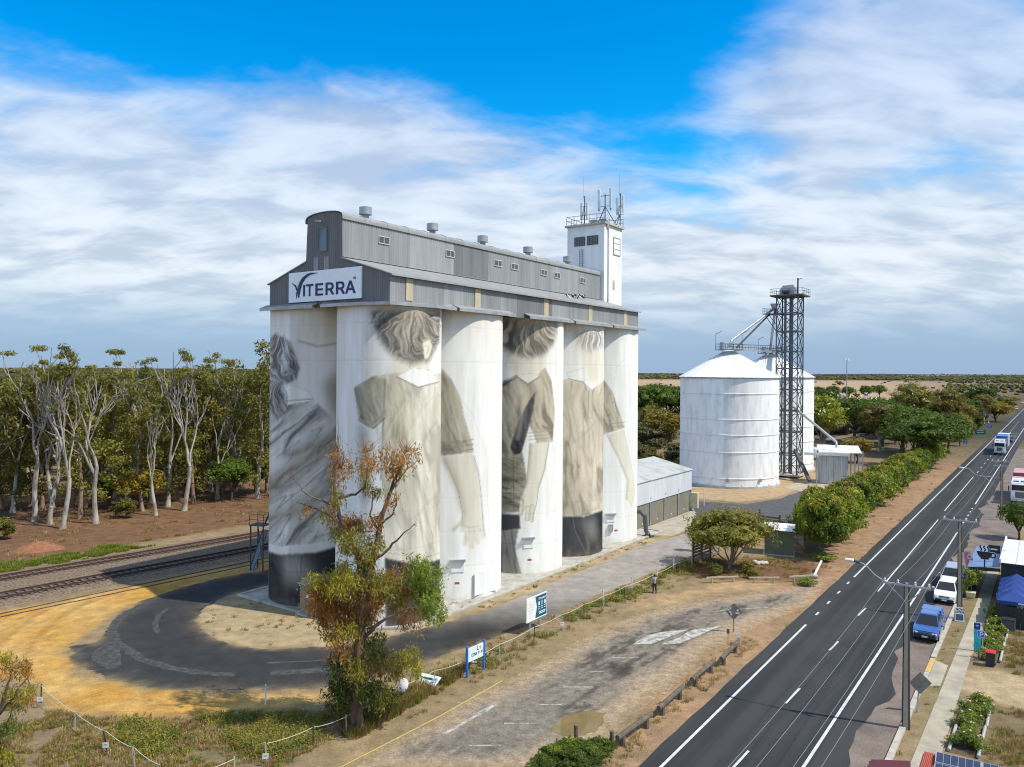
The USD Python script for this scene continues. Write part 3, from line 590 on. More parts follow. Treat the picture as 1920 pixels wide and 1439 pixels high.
        hair([(500, 640), (516, 626), (545, 640), (562, 690), (556, 712), (530, 724), (512, 722), (500, 715)], (.13, .13, .13), (.62, .61, .58), 1.25, 61)
        hair([(500, 712), (528, 716), (540, 745), (536, 775), (520, 788), (505, 765)], (.12, .12, .12), (.55, .54, .5), .6, 62)
        poly([(560, 590), (632, 590), (632, 640), (596, 648), (566, 634)], CREAM * .95, 4); line([(632, 644), (596, 650), (560, 640)], TAUPE * .8, 2, 4, .7)
        poly([(604, 720), (640, 690), (640, 800), (620, 770)], TAUPE * .8, 5)
    if k == 0:      # corner silo: the back of a dark-haired head, collar and shirt
        C[U < 690] *= .93
        poly([(735, 640), (800, 640), (806, 735), (740, 735)], CREAM, 2)
        hair([(690, 578), (826, 578), (824, 640), (806, 676), (770, 684), (734, 668), (706, 632)], (.09, .09, .085), (.44, .42, .36), .55, 63, 2.5)
        poly([(664, 728), (700, 706), (750, 700), (800, 708), (830, 700), (830, 1048), (790, 1060), (722, 1048), (716, 880), (718, 780), (690, 800), (672, 788)], CREAM * .93, 1.5, tex=cloth(U, V, 1.35, 17, 15), amt=.35)
        poly([(664, 728), (700, 706), (722, 712), (722, 780), (700, 802), (676, 786)], OLIVE * 1.15, 1.5, tex=cloth(U, V, 1.2, 11, 17), amt=.6)
        poly([(722, 712), (762, 702), (770, 800), (744, 900), (724, 900)], OLIVE * 1.5, 7, tex=cloth(U, V, 1.45, 12, 18), amt=.5)
        poly([(744, 706), (774, 690), (806, 694), (822, 716), (784, 726)], PALE, 1.0); line([(744, 707), (784, 727), (822, 717)], CHAR * 3, 1, 1.5, .8); line([(722, 712), (718, 800), (714, 900)], CHAR * 4, 1.4, 2, .7)
        line([(672, 788), (700, 804), (722, 784)], CHAR * 2.5, 1.4, 1.5, .8); line([(676, 778), (702, 794), (722, 772)], OLIVE * .7, .8)
        poly([(668, 792), (690, 804), (700, 850), (694, 940), (680, 950), (668, 900)], GREYW * .92, 3)
        for x0 in (752, 776, 798, 815): line([(x0, 760), (x0 - 4, 900), (x0 + 6, 1040)], TAUPE * 1.3, 2.2, 6, .45)
        poly([(722, 1047), (790, 1060), (830, 1047), (830, 1110), (800, 1230), (760, 1230), (724, 1230)], CHAR * 1.4, 1.2, tex=cloth(U, V, 1.4, 20, 19), amt=.5)
    if k == 1:      # a short sleeve with cuff bands, a bare arm hanging, an open hand
        poly([(826, 690), (846, 712), (862, 745), (872, 790), (884, 830), (888, 848), (826, 856)], TAUPE, 1.2, tex=cloth(U, V, 1.3, 16, 21), amt=.55)
        for dy in (0, 9, 18): line([(826, 830 + dy), (858, 830 + dy), (887, 824 + dy)], OLIVE * .75, 1.3, 1.5, .75)
        poly([(828, 856), (886, 850), (894, 880), (898, 930), (901, 965), (906, 990), (890, 1000), (862, 996), (868, 965), (858, 920), (842, 885)], CREAM * .93, 2.0)
        poly([(828, 858), (844, 857), (862, 905), (874, 955), (866, 965), (856, 920), (840, 885)], TAUPE * 1.25, 3.5)
        for pts in ([(872, 972), (860, 984), (852, 992)], [(876, 990), (873, 1008), (872, 1020)], [(885, 994), (884, 1012), (884, 1026)], [(894, 992), (895, 1006), (896, 1018)], [(902, 986), (905, 996), (907, 1006)]):
            line(pts, TAUPE * 1.5, 5.0, 3.0, .4)
        for pts in ([(872, 972), (860, 984), (852, 992)], [(876, 985), (873, 1008), (872, 1020)], [(885, 985), (884, 1012), (884, 1026)], [(894, 985), (895, 1006), (896, 1018)], [(902, 980), (905, 996), (907, 1006)]): line(pts, CREAM * .95, 4.0, 2.0, 1)
        line([(852, 735), (885, 775), (905, 830), (915, 860), (913, 930), (918, 985), (908, 1030)], TAUPE * 1.5, .5, .8, .55)
    if k == 2:      # bowed curly head, checked shirt, arm and dark shorts
        poly([(946, 655), (1030, 650), (1018, 700), (985, 715), (955, 690)], CREAM * .96, 3)
        hair([(938, 596), (1046, 600), (1042, 640), (1018, 668), (990, 672), (962, 664), (940, 650)], (.10, .10, .095), (.56, .53, .44), .35, 65, 2.5)
        poly([(936, 718), (968, 704), (1004, 708), (1022, 690), (1034, 715), (1040, 770), (1036, 828), (1008, 832), (990, 790), (960, 900), (936, 975)], TAUPE * 1.15, 1.5, tex=cloth(U, V, 1.2, 15, 25), amt=.55)
        poly([(966, 704), (1000, 700), (1012, 706), (990, 720)], CREAM, 1); line([(966, 705), (990, 721), (1012, 707)], CHAR * 2, .9)
        poly([(936, 722), (972, 706), (940, 728)], CHAR * 1.2, 1)
        poly([(1004, 734), (1000, 770), (992, 800), (978, 850), (972, 870), (956, 840), (972, 790), (990, 755)], CHAR * 1.6, 2, tex=cloth(U, V, 1.3, 9, 26), amt=.6)
        for dy in (0, 7, 13): line([(992, 812 + dy), (1036, 808 + dy)], OLIVE * .9, .9, 1.2, .7)
        poly([(936, 860), (980, 850), (988, 900), (978, 960), (936, 962)], OLIVE * .9, 1.5, tex=cloth(U, V, .3, 9, 27), amt=.7)
        line([(962, 858), (964, 960)], CHAR * 2, .9, 1.2, .7)
        poly([(994, 832), (1030, 828), (1022, 880), (1010, 915), (1006, 945), (998, 975), (990, 976), (988, 950), (976, 965), (974, 940), (988, 905)], CREAM * .93, 1.5)
        line([(994, 832), (990, 880), (988, 906), (975, 938), (976, 966)], TAUPE * .9, 1.0, 1.6, .8)
        for pts in ([(978, 940), (976, 964)], [(990, 952), (988, 974)], [(998, 950), (997, 976)]): line(pts, TAUPE, 3.8, 1.5, .8); line(pts, CREAM * .95, 2.4, 1.2, 1)
        poly([(936, 962), (974, 966), (976, 992), (936, 998)], CHAR * 1.2, 1); poly([(936, 998), (972, 992), (966, 1030), (978, 1078), (936, 1082)], GREYW * .5, 2.5, tex=cloth(U, V, 1.4, 18, 28), amt=.5)
    if k == 3:      # fair hair, plain shirt, dark trousers
        poly([(1090, 655), (1130, 650), (1130, 715), (1102, 716)], CREAM * 1.0, 3)
        hair([(1072, 616), (1130, 618), (1130, 650), (1108, 662), (1084, 650)], (.36, .35, .32), (.80, .79, .74), .9, 67, 3)
        poly([(1054, 712), (1092, 716), (1110, 732), (1134, 714), (1134, 956), (1096, 968), (1054, 968)], TAUPE * 1.5, 1.5, tex=cloth(U, V, 1.45, 18, 31), amt=.5)
        poly([(1062, 700), (1094, 690), (1096, 716), (1070, 712)], PALE, 1); line([(1064, 710), (1094, 717)], CHAR * 3, .8)
        line([(1094, 716), (1104, 740), (1102, 785)], OLIVE * .9, 1.0, 1.5, .8); line([(1102, 785), (1110, 784), (1112, 740)], OLIVE, .6)
        poly([(1054, 968), (1096, 969), (1134, 956), (1134, 1050), (1054, 1056)], CHAR * 1.15, 1.2, tex=cloth(U, V, 1.4, 15, 33), amt=.6)
        poly([(1090, 975), (1116, 975), (1120, 1010), (1106, 1015)], GREYW * .35, 6); line([(1074, 970), (1078, 995), (1100, 1040)], CHAR * 3.5, .8)
        line([(1054, 960), (1096, 961), (1134, 948)], OLIVE * 1.2, .7, 1.2, .6)
    if k == 4:      # a sleeve and a pale arm
        poly([(1130, 710), (1148, 735), (1160, 770), (1170, 802), (1131, 815)], TAUPE * 1.25, 1.5, tex=cloth(U, V, 1.3, 12, 35), amt=.5)
        for dy in (0, 7): line([(1131, 796 + dy), (1171, 792 + dy)], OLIVE * .9, .8, 1.2, .7)
        poly([(1138, 815), (1170, 806), (1178, 850), (1186, 890), (1190, 925), (1184, 950), (1174, 935), (1176, 900), (1158, 855)], CREAM * 1.0, 2); line([(1138, 816), (1158, 856), (1176, 900), (1174, 936)], TAUPE * 1.4, .8, 1.4, .6)
        line([(1150, 725), (1154, 690), (1170, 675), (1188, 660)], TAUPE * 1.3, .4, .7, .5)
    if k == 5:
        sh = [(500, 770), (535, 752), (590, 757), (640, 805), (640, 1008), (590, 1022), (520, 1028), (500, 1012)]; folds(sh, 26, -.75, 90, 501, 3.2, .75); folds(sh, 14, -.5, 50, 502, 1.2, .6); folds([(500, 1045), (640, 1030), (640, 1180), (500, 1180)], 10, 1.5, 70, 503, 3.0, .35, (.02, .02, .02))
        hr = [(500, 640), (516, 626), (545, 640), (562, 690), (556, 712), (530, 724), (512, 722), (500, 715)]; strands(hr, 46, 1.2, 40, 504); strands([(500, 712), (528, 716), (540, 745), (536, 775), (520, 788), (505, 765)], 26, 1.7, 24, 505, .6)
    if k == 0:
        sh = [(690, 730), (750, 712), (800, 722), (828, 712), (828, 1046), (790, 1056), (724, 1044), (718, 880)]; folds(sh, 30, 1.42, 120, 511, 3.0, .6); folds(sh, 12, 2.2, 60, 512, 2.0, .5); folds([(664, 728), (700, 706), (722, 712), (722, 780), (700, 802), (676, 786)], 14, 1.2, 50, 513, 2.2, .8)
        line([(724, 1036), (790, 1048), (828, 1036)], OLIVE, .6, 1.0, .7); strands([(690, 578), (826, 578), (824, 640), (806, 676), (770, 684), (734, 668), (706, 632)], 90, .7, 46, 514, .35)
        poly([(792, 640), (806, 634), (812, 650), (806, 672), (796, 674)], CREAM, 1.0); line([(794, 642), (806, 636), (811, 650), (805, 671)], TAUPE * .7, .8, 1.0, .9); line([(798, 648), (804, 652), (800, 664)], TAUPE * .8, .6, 1.0, .8)
    if k == 1: folds([(826, 690), (846, 712), (862, 745), (872, 790), (884, 828), (826, 832)], 16, 1.25, 70, 521, 2.6, .8); folds([(834, 862), (886, 855), (900, 960), (870, 975)], 6, 1.35, 60, 522, 1.2, .25)
    if k == 2:
        sh = [(936, 718), (968, 704), (1004, 708), (1022, 690), (1034, 715), (1040, 770), (1036, 806), (990, 800), (960, 900), (936, 960)]; folds(sh, 26, 1.75, 80, 531, 2.6, .75); folds([(936, 860), (980, 850), (988, 900), (978, 960), (936, 962)], 20, .25, 34, 532, 1.8, .85)
        strands([(938, 596), (1046, 600), (1042, 640), (1018, 668), (990, 672), (962, 664), (940, 650)], 90, .9, 22, 533, 1.0, .7); folds([(936, 1000), (972, 994), (966, 1030), (976, 1076), (936, 1080)], 8, 1.5, 50, 534, 2.5, .5)
    if k == 3:
        sh = [(1056, 716), (1092, 718), (1132, 716), (1132, 954), (1096, 962), (1056, 962)]; folds(sh, 22, 1.5, 90, 541, 2.4, .6); folds(sh, 10, 2.3, 40, 542, 2.0, .5); strands([(1072, 616), (1130, 618), (1130, 650), (1108, 662), (1084, 650)], 44, 2.1, 34, 543, .25); folds([(1056, 972), (1132, 962), (1132, 1046), (1056, 1052)], 10, 1.5, 50, 544, 2.5, .4, (.02, .02, .02))
    if k == 1:
        for pts, w_, a_ in (([(832, 862), (846, 888), (862, 925), (870, 962), (868, 985)], 4.5, .42), ([(888, 856), (897, 890), (902, 940), (905, 975)], 2.5, .35), ([(866, 985), (880, 990), (898, 986)], 1.2, .4)): line(pts, TAUPE * .9, w_, w_ * 1.8, a_)
        for pts in ([(832, 860), (846, 888), (860, 925), (867, 962), (866, 980), (856, 988), (850, 995)], [(889, 856), (898, 890), (903, 940), (906, 985), (909, 1004)]): line(pts, (.2, .18, .14), .4, 1.0, .75)
        for pts in ([(874, 1000), (873, 1018)], [(880, 996), (879, 1014)], [(890, 996), (890, 1016)], [(900, 992), (901, 1010)]): line(pts, (.25, .22, .17), .4, 1.0, .6)
    if k == 2:
        for pts, w_, a_ in (([(996, 836), (992, 880), (986, 912)], 3.2, .42), ([(1028, 832), (1021, 880), (1010, 915)], 2.0, .3)): line(pts, TAUPE * .9, w_, w_ * 1.8, a_)
        line([(1029, 830), (1021, 880), (1010, 915), (1006, 945), (998, 975)], (.2, .18, .14), .4, 1.0, .7)
    if k == 4: line([(1139, 816), (1160, 858), (1178, 902), (1175, 936)], TAUPE, 2.2, 4, .4); line([(1170, 808), (1179, 850), (1187, 890), (1190, 925), (1184, 950)], (.3, .27, .2), .35, .9, .6)
    if k == 4: folds([(1130, 710), (1148, 735), (1160, 770), (1170, 800), (1131, 812)], 12, 1.2, 50, 551, 2.0, .6)
    return C
def silo(k, a, b, painted=True):
    c = W(a, b); phi = math.atan2(-c[1], -c[0])
    ths = np.concatenate([phi + np.linspace(-1.75, 1.75, 178), phi + np.linspace(1.80, 2 * math.pi - 1.80, 46)]) if painted else phi + np.linspace(0, 2 * math.pi, 61)[:-1]
    zs = np.linspace(0.0, 26.05, 290 if painted else 8)
    if not painted: zs = np.array([0, 26.05])
    TH_, Z = np.meshgrid(ths, zs); r = SR * (1 - .0018 * np.exp(-((Z % 3.05) / .07) ** 2)) if painted else SR + 0 * Z
    X, Y = c[0] + r * np.cos(TH_), c[1] + r * np.sin(TH_)
    P = np.stack([X, Y, Z], -1); P = np.concatenate([P, P[:, :1]], 1)
    m = grid_mesh(P)
    if not painted: return part(silo_b, 'silo', m, 'white_wall', smooth=True)
    U, V = proj(P[..., 0], P[..., 1], P[..., 2])
    C = paint(k, U, V)
    vis = np.clip((np.cos(np.concatenate([TH_, TH_[:, :1]], 1) - phi) - .02) / .12, 0, 1)[..., None]  # the hidden backs stay plain
    C = C * vis + (1 - vis) * .8
    lines = np.exp(-((P[..., 2] % 3.05) / .05) ** 2)[..., None]
    C = C * (1 - .12 * lines)
    low = np.exp(-P[..., 2] / .5)[..., None] * np.clip(meshkit.fbm(np.stack([P[..., 0] * .8, P[..., 1] * .8, P[..., 2] * 2], -1), 3, 5)[..., None] * 1.6 - .3, 0, 1)
    C = C * (1 - .6 * low) + .6 * low * np.array([.35, .27, .19])
    top = np.exp(-(26.05 - P[..., 2]) / .35)[..., None] * .5; C = C * (1 - top) + top * np.array([.45, .36, .28])
    st = .42 * np.exp(-(26.05 - P[..., 2]) / 3.2)[..., None] * np.clip(meshkit.fbm(np.stack([P[..., 0] * .5, P[..., 1] * .5, P[..., 2] * .08], -1), 3, 15)[..., None] * 2 - .45, 0, 1); C = C * (1 - st) + st * np.array([.66, .53, .38])
    return part(silo_b, 'silo', m, 'mural_paint', smooth=True, colors=C.reshape(-1, 3))
SILO = {}
for k, a in enumerate(SAL): SILO[k] = silo(k, a, 0)
SILO[5] = silo(5, 0, SB)
for a in SAL[1:]: silo(9, a, SB, False)
# hatch doors and signs low on the silo walls
def on_silo(u, v, a, b=0.0):
    x, y = lev(u, v); r = np.array([x, 1.0]); c = W(a, b); A_, B_, C_ = r @ r, -2 * r @ c, c @ c - (SR + .0) ** 2
    disc = max(B_ * B_ - 4 * A_ * C_, 0.0); t = (-B_ - math.sqrt(disc)) / (2 * A_); p = r * t
    nrm = (p - c) / SR
    return np.array([p[0], p[1], CAMH - y * t]), np.array([nrm[0], nrm[1], 0.0])
def plate(parent, nm, u, v, a, w, h, mt, d=.05, out=.0):
    p, nr = on_silo(u, v, a); ex = np.array([-nr[1], nr[0], 0.0])
    m = box((0, 0, 0), (w, h, d)); return part(parent, nm, upright(m, p + nr * (d / 2 + out - .02), ex), mt)
for k, (u, v, w, h, hood) in enumerate(((858, 1063, 1.15, .95, (858, 1051)), (991, 1020, 1.0, .85, (991, 1009)), (1145, 973, 1.0, .75, (1145, 964)))):
    a = SAL[(1, 2, 4)[k]]
    h_ = plate(SILO[(1, 2, 4)[k]], 'hatch_door', u, v, a, w, h, 'white_wall', .07)
    p, nr = on_silo(hood[0], hood[1], a); ex = np.array([-nr[1], nr[0], 0.0])
    part(SILO[(1, 2, 4)[k]], 'hatch_hood', cat(beam(p - ex * (w / 2 + .12) + nr * .12, p + ex * (w / 2 + .12) + nr * .12, .32, .18)), 'galvanised')
mat('warning_red', (.45, .06, .05), rough=.6)
for k, u, v in ((1, 857, 1094), (2, 993, 1050), (4, 1155, 995)): plate(SILO[k], 'warning_sign', u, v, SAL[k], .42, .2, 'warning_red', .03); plate(SILO[k], 'warning_sign', u, v + 5, SAL[k], .42, .22, 'sign_white', .03)
plate(SILO[4], 'meter_box', 1145, 990, SAL[4], .5, .85, 'galvanised', .22); plate(SILO[1], 'notice_panel', 912, 1090, SAL[1], 2.9, 2.1, 'white_wall', .03)
# plinth
pl = Polygon([tuple(W(a, b)) for a, b in ((-5.0, SB + 5.2), (-5.0, 3.5), (-5.2, -1.5), (-2.6, -4.9), (2, -5.3), (AEND + 3, -5.3), (AEND + 6, SB + 5.2))])
part(silo_b, 'plinth', poly3(pl, 0.0, .09), 'plinth_concrete'); part(silo_b, 'plinth_rim', poly3(pl.buffer(.02).difference(pl.buffer(-.22)), 0.02, .20), 'kerb_concrete')

# corrugated walls
def corr(p0, p1, z0, z1, pitch=.3, depth=.05, n=None):
    """an upright corrugated sheet from p0 to p1 (2d); z0, z1 may vary along it (functions of 0..1)"""
    p0, p1 = np.asarray(p0, float), np.asarray(p1, float); L = np.linalg.norm(p1 - p0); k = max(2, int(L / pitch) * 2)
    s = np.linspace(0, 1, k + 1); d = (p1 - p0) / L; nn = np.array([d[1], -d[0]])
    off = np.where(np.arange(k + 1) % 2, depth, 0.0)
    xy = p0 + s[:, None] * (p1 - p0) + off[:, None] * nn
    f0 = z0(s) if callable(z0) else np.full(k + 1, z0); f1 = z1(s) if callable(z1) else np.full(k + 1, z1)
    return grid_mesh(np.stack([np.column_stack([xy, f0]), np.column_stack([xy, f1])]))
def W2(a, b): return SA + D1 * a + D2 * b
rs = np.random.default_rng(12)
sheets = [-AW, 3.4, 6.2, 13.0, 14.6, 21.2, 24.6, 31.8, 34.2, AEND]
tones = ['grey_cladding', 'grey_cladding_light', 'grey_cladding', 'grey_cladding', 'grey_cladding_dark', 'grey_cladding_light', 'grey_cladding', 'grey_cladding', 'grey_cladding']
for i in range(len(sheets) - 1): part(silo_b, 'lower_wall_sheet', corr(W2(sheets[i], -BW), W2(sheets[i + 1] - .01, -BW), ZW0, ZE), tones[i])
sheets2 = [-AW, 5, 11.5, 17.2, 22.8, 30, 36.2, AEND]; tones2 = ['grey_cladding', 'grey_cladding_light', 'grey_cladding_dark', 'grey_cladding', 'grey_cladding', 'grey_cladding_light', 'grey_cladding']
for i in range(len(sheets2) - 1): part(silo_b, 'gallery_wall_sheet', corr(W2(sheets2[i], B0), W2(sheets2[i + 1] - .01, B0), ZG0 - .15, ZG1), tones2[i])
part(silo_b, 'lower_wall_sheet', corr(W2(AEND, BLEFT), W2(-AW, BLEFT), ZW0, ZE), 'grey_cladding'); part(silo_b, 'gallery_wall_sheet', corr(W2(AEND, B1), W2(-AW, B1), ZG0 - .15, ZG1), 'grey_cladding')
def gable(s):                                                                                     # outline of the end wall from left (b = BLEFT) to right
    b = BLEFT + s * (-BW - BLEFT)
    z = np.where(b > B1, ZE + (BLEFT - b) / (BLEFT - B1) * (ZG0 - ZE), np.where(b < B0, ZE + (b + BW) / (B0 + BW) * (ZG0 - ZE), 0))
    mid = (b <= B1) & (b >= B0); cz = ZG1 - .0 + .5 * np.sqrt(np.clip(1 - ((b - (B0 + B1) / 2) / ((B1 - B0) / 2)) ** 2, 0, 1))
    return np.where(mid, cz, z)
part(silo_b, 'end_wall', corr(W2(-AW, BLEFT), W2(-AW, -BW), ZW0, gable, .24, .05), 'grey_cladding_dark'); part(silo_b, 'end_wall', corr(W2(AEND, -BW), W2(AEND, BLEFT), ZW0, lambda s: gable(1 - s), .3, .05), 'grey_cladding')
def slab(q, t=.09):                                                                               # a thin roof sheet from four corners
    q = np.array(q, float); return hexa(q - [0, 0, t], q)
o = .22
part(silo_b, 'lower_roof', slab([lw(-AW - .15, -BW - o, ZE - .02), lw(AEND + .15, -BW - o, ZE - .02), lw(AEND + .15, B0 + .0, ZG0 + .03), lw(-AW - .15, B0, ZG0 + .03)]), 'grey_roof')
part(silo_b, 'lower_roof', slab([lw(-AW - .15, B1, ZG0 + .03), lw(AEND + .15, B1, ZG0 + .03), lw(AEND + .15, BLEFT + o, ZE - .02), lw(-AW - .15, BLEFT + o, ZE - .02)]), 'grey_roof')
part(silo_b, 'gutter', cat(beam(lw(-AW - .15, -BW - .3, ZE - .12), lw(AEND + .15, -BW - .3, ZE - .12), .16, .16)), 'grey_cladding_light')
bm, hb = (B0 + B1) / 2, (B1 - B0) / 2 + .14
ang = np.linspace(0, math.pi, 15); prof = [(bm - hb * math.cos(t), ZG1 - .02 + .55 * math.sin(t) ** .8) for t in ang]
prof = [(prof[0][0], ZG1 - .28)] + prof + [(prof[-1][0], ZG1 - .28)]
P = np.stack([np.stack([lw(a, b, z) for b, z in prof]) for a in np.arange(-AW - .12, AEND + .3, .9)])
part(silo_b, 'curved_roof', grid_mesh(P), 'grey_roof', smooth=40)
rib = [np.array([lw(a, b, z + .02) for b, z in prof]) for a in np.arange(-AW - .1, AEND + .2, 2.7)]
part(silo_b, 'roof_rib', cat([tube(r_, .035, 4) for r_ in rib]), 'grey_cladding_light', kind='stuff')
part(silo_b, 'roof_flashing', beam(lw(-AW, B0 - .1, ZG0 + .07), lw(AEND, B0 - .1, ZG0 + .07), .2, .04), 'grey_cladding_light')
# strips, canopies and stained spandrels over every silo
for a in (-1.0, 8.2, 19.9, 29.3, 38.1):
    part(silo_b, 'wall_strip', hexa([lw(a - .42, -BW - .075, 26.3), lw(a + .42, -BW - .075, 26.3), lw(a + .42, -BW - .05, 26.3), lw(a - .42, -BW - .05, 26.3)], [lw(a - .42, -BW - .075, 28.1), lw(a + .42, -BW - .075, 28.1), lw(a + .42, -BW - .05, 28.1), lw(a - .42, -BW - .05, 28.1)]), 'rusty_strip')
def canopy(plan, zi=26.42, drop=.42):
    """plan: outline in (a, b, outwardness 0..1)"""
    top = np.array([lw(a, b, zi - drop * o_) for a, b, o_ in plan]); bot = top - [0, 0, .1]
    n = len(plan); c = top.mean(0); cb = bot.mean(0); v = np.vstack([top, bot, [c], [cb]]); f = []
    for i in range(n):
        j = (i + 1) % n; f += [[i, j, 2 * n], [n + j, n + i, 2 * n + 1], [i, n + i, n + j], [i, n + j, j]]
    edge = [i for i in range(n) if plan[i][2] > .5]
    fas = [beam(top[i] - [0, 0, .14], top[j] - [0, 0, .14], .07, .26) for i, j in zip(edge[:-1], edge[1:])]
    k = part(silo_b, 'canopy', (v, np.array(f)), 'grey_roof'); part(k, 'fascia', cat(fas), 'galvanised')
for k, a in enumerate(SAL[1:]):
    canopy([(a - 4.3, -BW, 0), (a - 4.3, -BW - .75, .75), (a - .1, -BW - 1.75, 1), (a + 4.3, -BW - .75, .75), (a + 4.3, -BW, 0)][::-1])
canopy([(-AW, 4.2, 0), (-AW - .75, 4.2, .75), (-AW - 1.8, .4, 1), (-AW - .5, -BW - .5, .9), (.4, -BW - 1.8, 1), (4.3, -BW - .75, .75), (4.3, -BW, 0), (-AW, -BW, 0)])
canopy([(-AW, 12.3, 0), (-AW - .75, 12.3, .75), (-AW - 1.75, SB, 1), (-AW - .75, 4.6 + .6, .75), (-AW, 4.6 + .6, 0)])
# windows
def wall_window(parent, p, ex, ez, w, h, nx, fm='window_frame', gm='window_glass', nm='window', bar=.06, ny=1):
    ny_ = np.cross(ex, (0, 0, 1.0)); p = np.asarray(p, float)
    fr = [beam(p - ex * w / 2 + np.array([0, 0, s * h / 2]), p + ex * w / 2 + np.array([0, 0, s * h / 2]), bar, bar) for s in (-1, 1)]
    fr += [beam(p + ex * w * (i / nx - .5) - np.array([0, 0, h / 2]), p + ex * w * (i / nx - .5) + np.array([0, 0, h / 2]), bar, bar) for i in range(nx + 1)]
    fr += [beam(p - ex * w / 2 + np.array([0, 0, h * (j / ny - .5)]), p + ex * w / 2 + np.array([0, 0, h * (j / ny - .5)]), bar * .6, bar * .6) for j in range(1, ny)]
    k = part(parent, nm, cat(fr), fm)
    for i in range(nx):
        c = p + ex * w * ((i + .5) / nx - .5) - ny_ * .02
        part(k, 'pane', upright(box((0, 0, 0), (w / nx - bar, h - bar, .02)), c, ex), gm)
for a in (1.63, 10.85, 18.91, 22.02, 28.02, 30.99, 37.14): wall_window(silo_b, lw(a, B0 - .085, 32.15), E1, None, 1.3, .62, 2)
wall_window(silo_b, lw(-AW - .08, 4.72, 31.75), -E2, None, .98, 2.0, 1, 'grey_cladding_dark', 'blue_door', 'loft_door', .07)
part(silo_b, 'flood_light', cat(beam(lw(-AW - .05, 5.0, 33.3), lw(-AW - .75, 4.8, 33.25), .08), beam(lw(-AW - .6, 5.1, 33.25), lw(-AW - .6, 4.5, 33.2), .16, .12)), 'galvanised')
for b in (5.6, 4.3): part(silo_b, 'light_sheet', corr(W2(-AW - .06, b + .3), W2(-AW - .06, b - .3), 29.0, 30.25, .24, .05), 'grey_cladding_light')
# ridge vents
for a in (1.55, 10.78, 19.11, 28.0, 37.08):
    k = part(silo_b, 'roof_vent', lathe([(.52, 34.0), (.34, 34.3), (.30, 34.62), (.5, 34.7), (.5, 34.72)], 18, (*W(a, bm), 0)), 'galvanised', smooth=40)
    part(k, 'cowl', lathe([(.30, 34.66), (.58, 34.66), (.58, 35.32), (.52, 35.34), (.40, 35.2), (0.01, 35.2)], 20, (*W(a, bm), 0)), 'galvanised', smooth=40)
# name board
sb = part(silo_b, 'name_board', upright(box((0, 0, 0), (9.1, 2.62, .12)), lw(-AW - .14, 4.45, 27.79), -E2), 'sign_white')
so = lw(-AW - .205, 9.0, 26.48); sx = -E2
def letters(s, x, y, h, mt, bold=True, depth=.025): part(sb, 'letter', upright(text(s, h, depth, bold), so + sx * x + np.array([0, 0, y]), sx), mt)
def letters_w(s_, x, w):
    m = text(s_, 1.0, .025, True); v = m[0]; k = w / (v[:, 0].max() - v[:, 0].min()); v = (v - [v[:, 0].min(), 0, 0]) * [k, 1, 1]; part(sb, 'letter', upright((v, m[1]), so + sx * x + np.array([0, 0, .48]), sx), 'navy')
part(sb, 'letter', upright(poly3(shapely.box(1.95, .48, 2.17, 1.48), 0, .028), so, sx), 'navy')
for ch, x, w in (('T', 2.30, .96), ('E', 3.52, .98), ('R', 4.80, 1.06), ('R', 6.10, 1.06), ('A', 7.20, 1.24)): letters_w(ch, x, w)
letters('TM', 8.12, 1.62, .17, 'navy', False)
def flat(pts, mt, nm, o_=.0): part(sb, nm, upright(poly3(Polygon(pts), 0.0, .03 + o_), so, sx), mt)
flat([(.42, 1.74), (.95, 1.52), (1.26, 1.10), (1.40, .42), (1.27, .40), (1.12, .95), (.84, 1.42)], 'navy', 'logo_stroke')
flat([(1.27, .40), (1.42, .42), (1.62, 1.14), (1.82, 1.60), (2.22, 2.02), (2.80, 2.30), (3.80, 2.42), (3.0, 2.47), (2.32, 2.33), (1.80, 2.02), (1.46, 1.52), (1.28, .95)], 'navy', 'logo_stroke', .004)
flat([(1.18, 1.22), (1.36, 1.66), (1.80, 2.12), (2.4, 2.40), (2.9, 2.50), (2.3, 2.34), (1.72, 1.96), (1.40, 1.46), (1.27, 1.12)], 'olive_green', 'logo_stroke'); flat([(.98, .92), (1.02, .55), (1.04, .30), (1.10, .60), (1.08, .90)], 'navy', 'logo_stroke')

# workhouse tower at the far end
TA0, TA1, TB0, TB1, TZ = 42.05, 47.1, 1.98, 7.62, 40.1
c4 = [(TA0, TB0), (TA1, TB0), (TA1, TB1), (TA0, TB1)]
hd = thing('headhouse_tower', 'square white concrete tower with a flat railed roof behind the grey gallery', 'tower')
part(hd, 'tower_wall', hexa([lw(a, b, 0) for a, b in c4[::-1]][::-1], [lw(a, b, TZ) for a, b in c4]), 'white_wall')
ov = .28
c5 = [(TA0 - ov, TB0 - ov), (TA1 + ov, TB0 - ov), (TA1 + ov, TB1 + ov), (TA0 - ov, TB1 + ov)]
rf = part(hd, 'roof_slab', hexa([lw(a, b, TZ + .003) for a, b in c5], [lw(a, b, TZ + .24) for a, b in c5]), 'concrete')
for u0, v0, u1, v1 in ((1077.5, 447, 1096.5, 460), (1101, 443.5, 1121, 458)):
    b_, z_ = on_a((u0 + u1) / 2, (v0 + v1) / 2, TA0); w_ = abs(on_a(u0, v0, TA0)[0] - on_a(u1, v1, TA0)[0])
    part(hd, 'window_recess', upright(box((0, 0, 0), (w_ + .1, 1.22, .03)), lw(TA0 - .01, b_, z_), -E2), 'dark_steel')
    wall_window(hd, lw(TA0 - .05, b_, z_), -E2, None, w_, 1.15, 4, 'dark_steel', 'window_glass', 'window', .05, 3)
b_, z_ = on_b(1156, 463, TB0)[0], on_b(1156, 463, TB0)[1]
wall_window(hd, lw(b_, TB0 - .05, z_), E1, None, 1.9, 2.3, 1, 'galvanised', 'white_wall', 'loading_door', .08, 3)
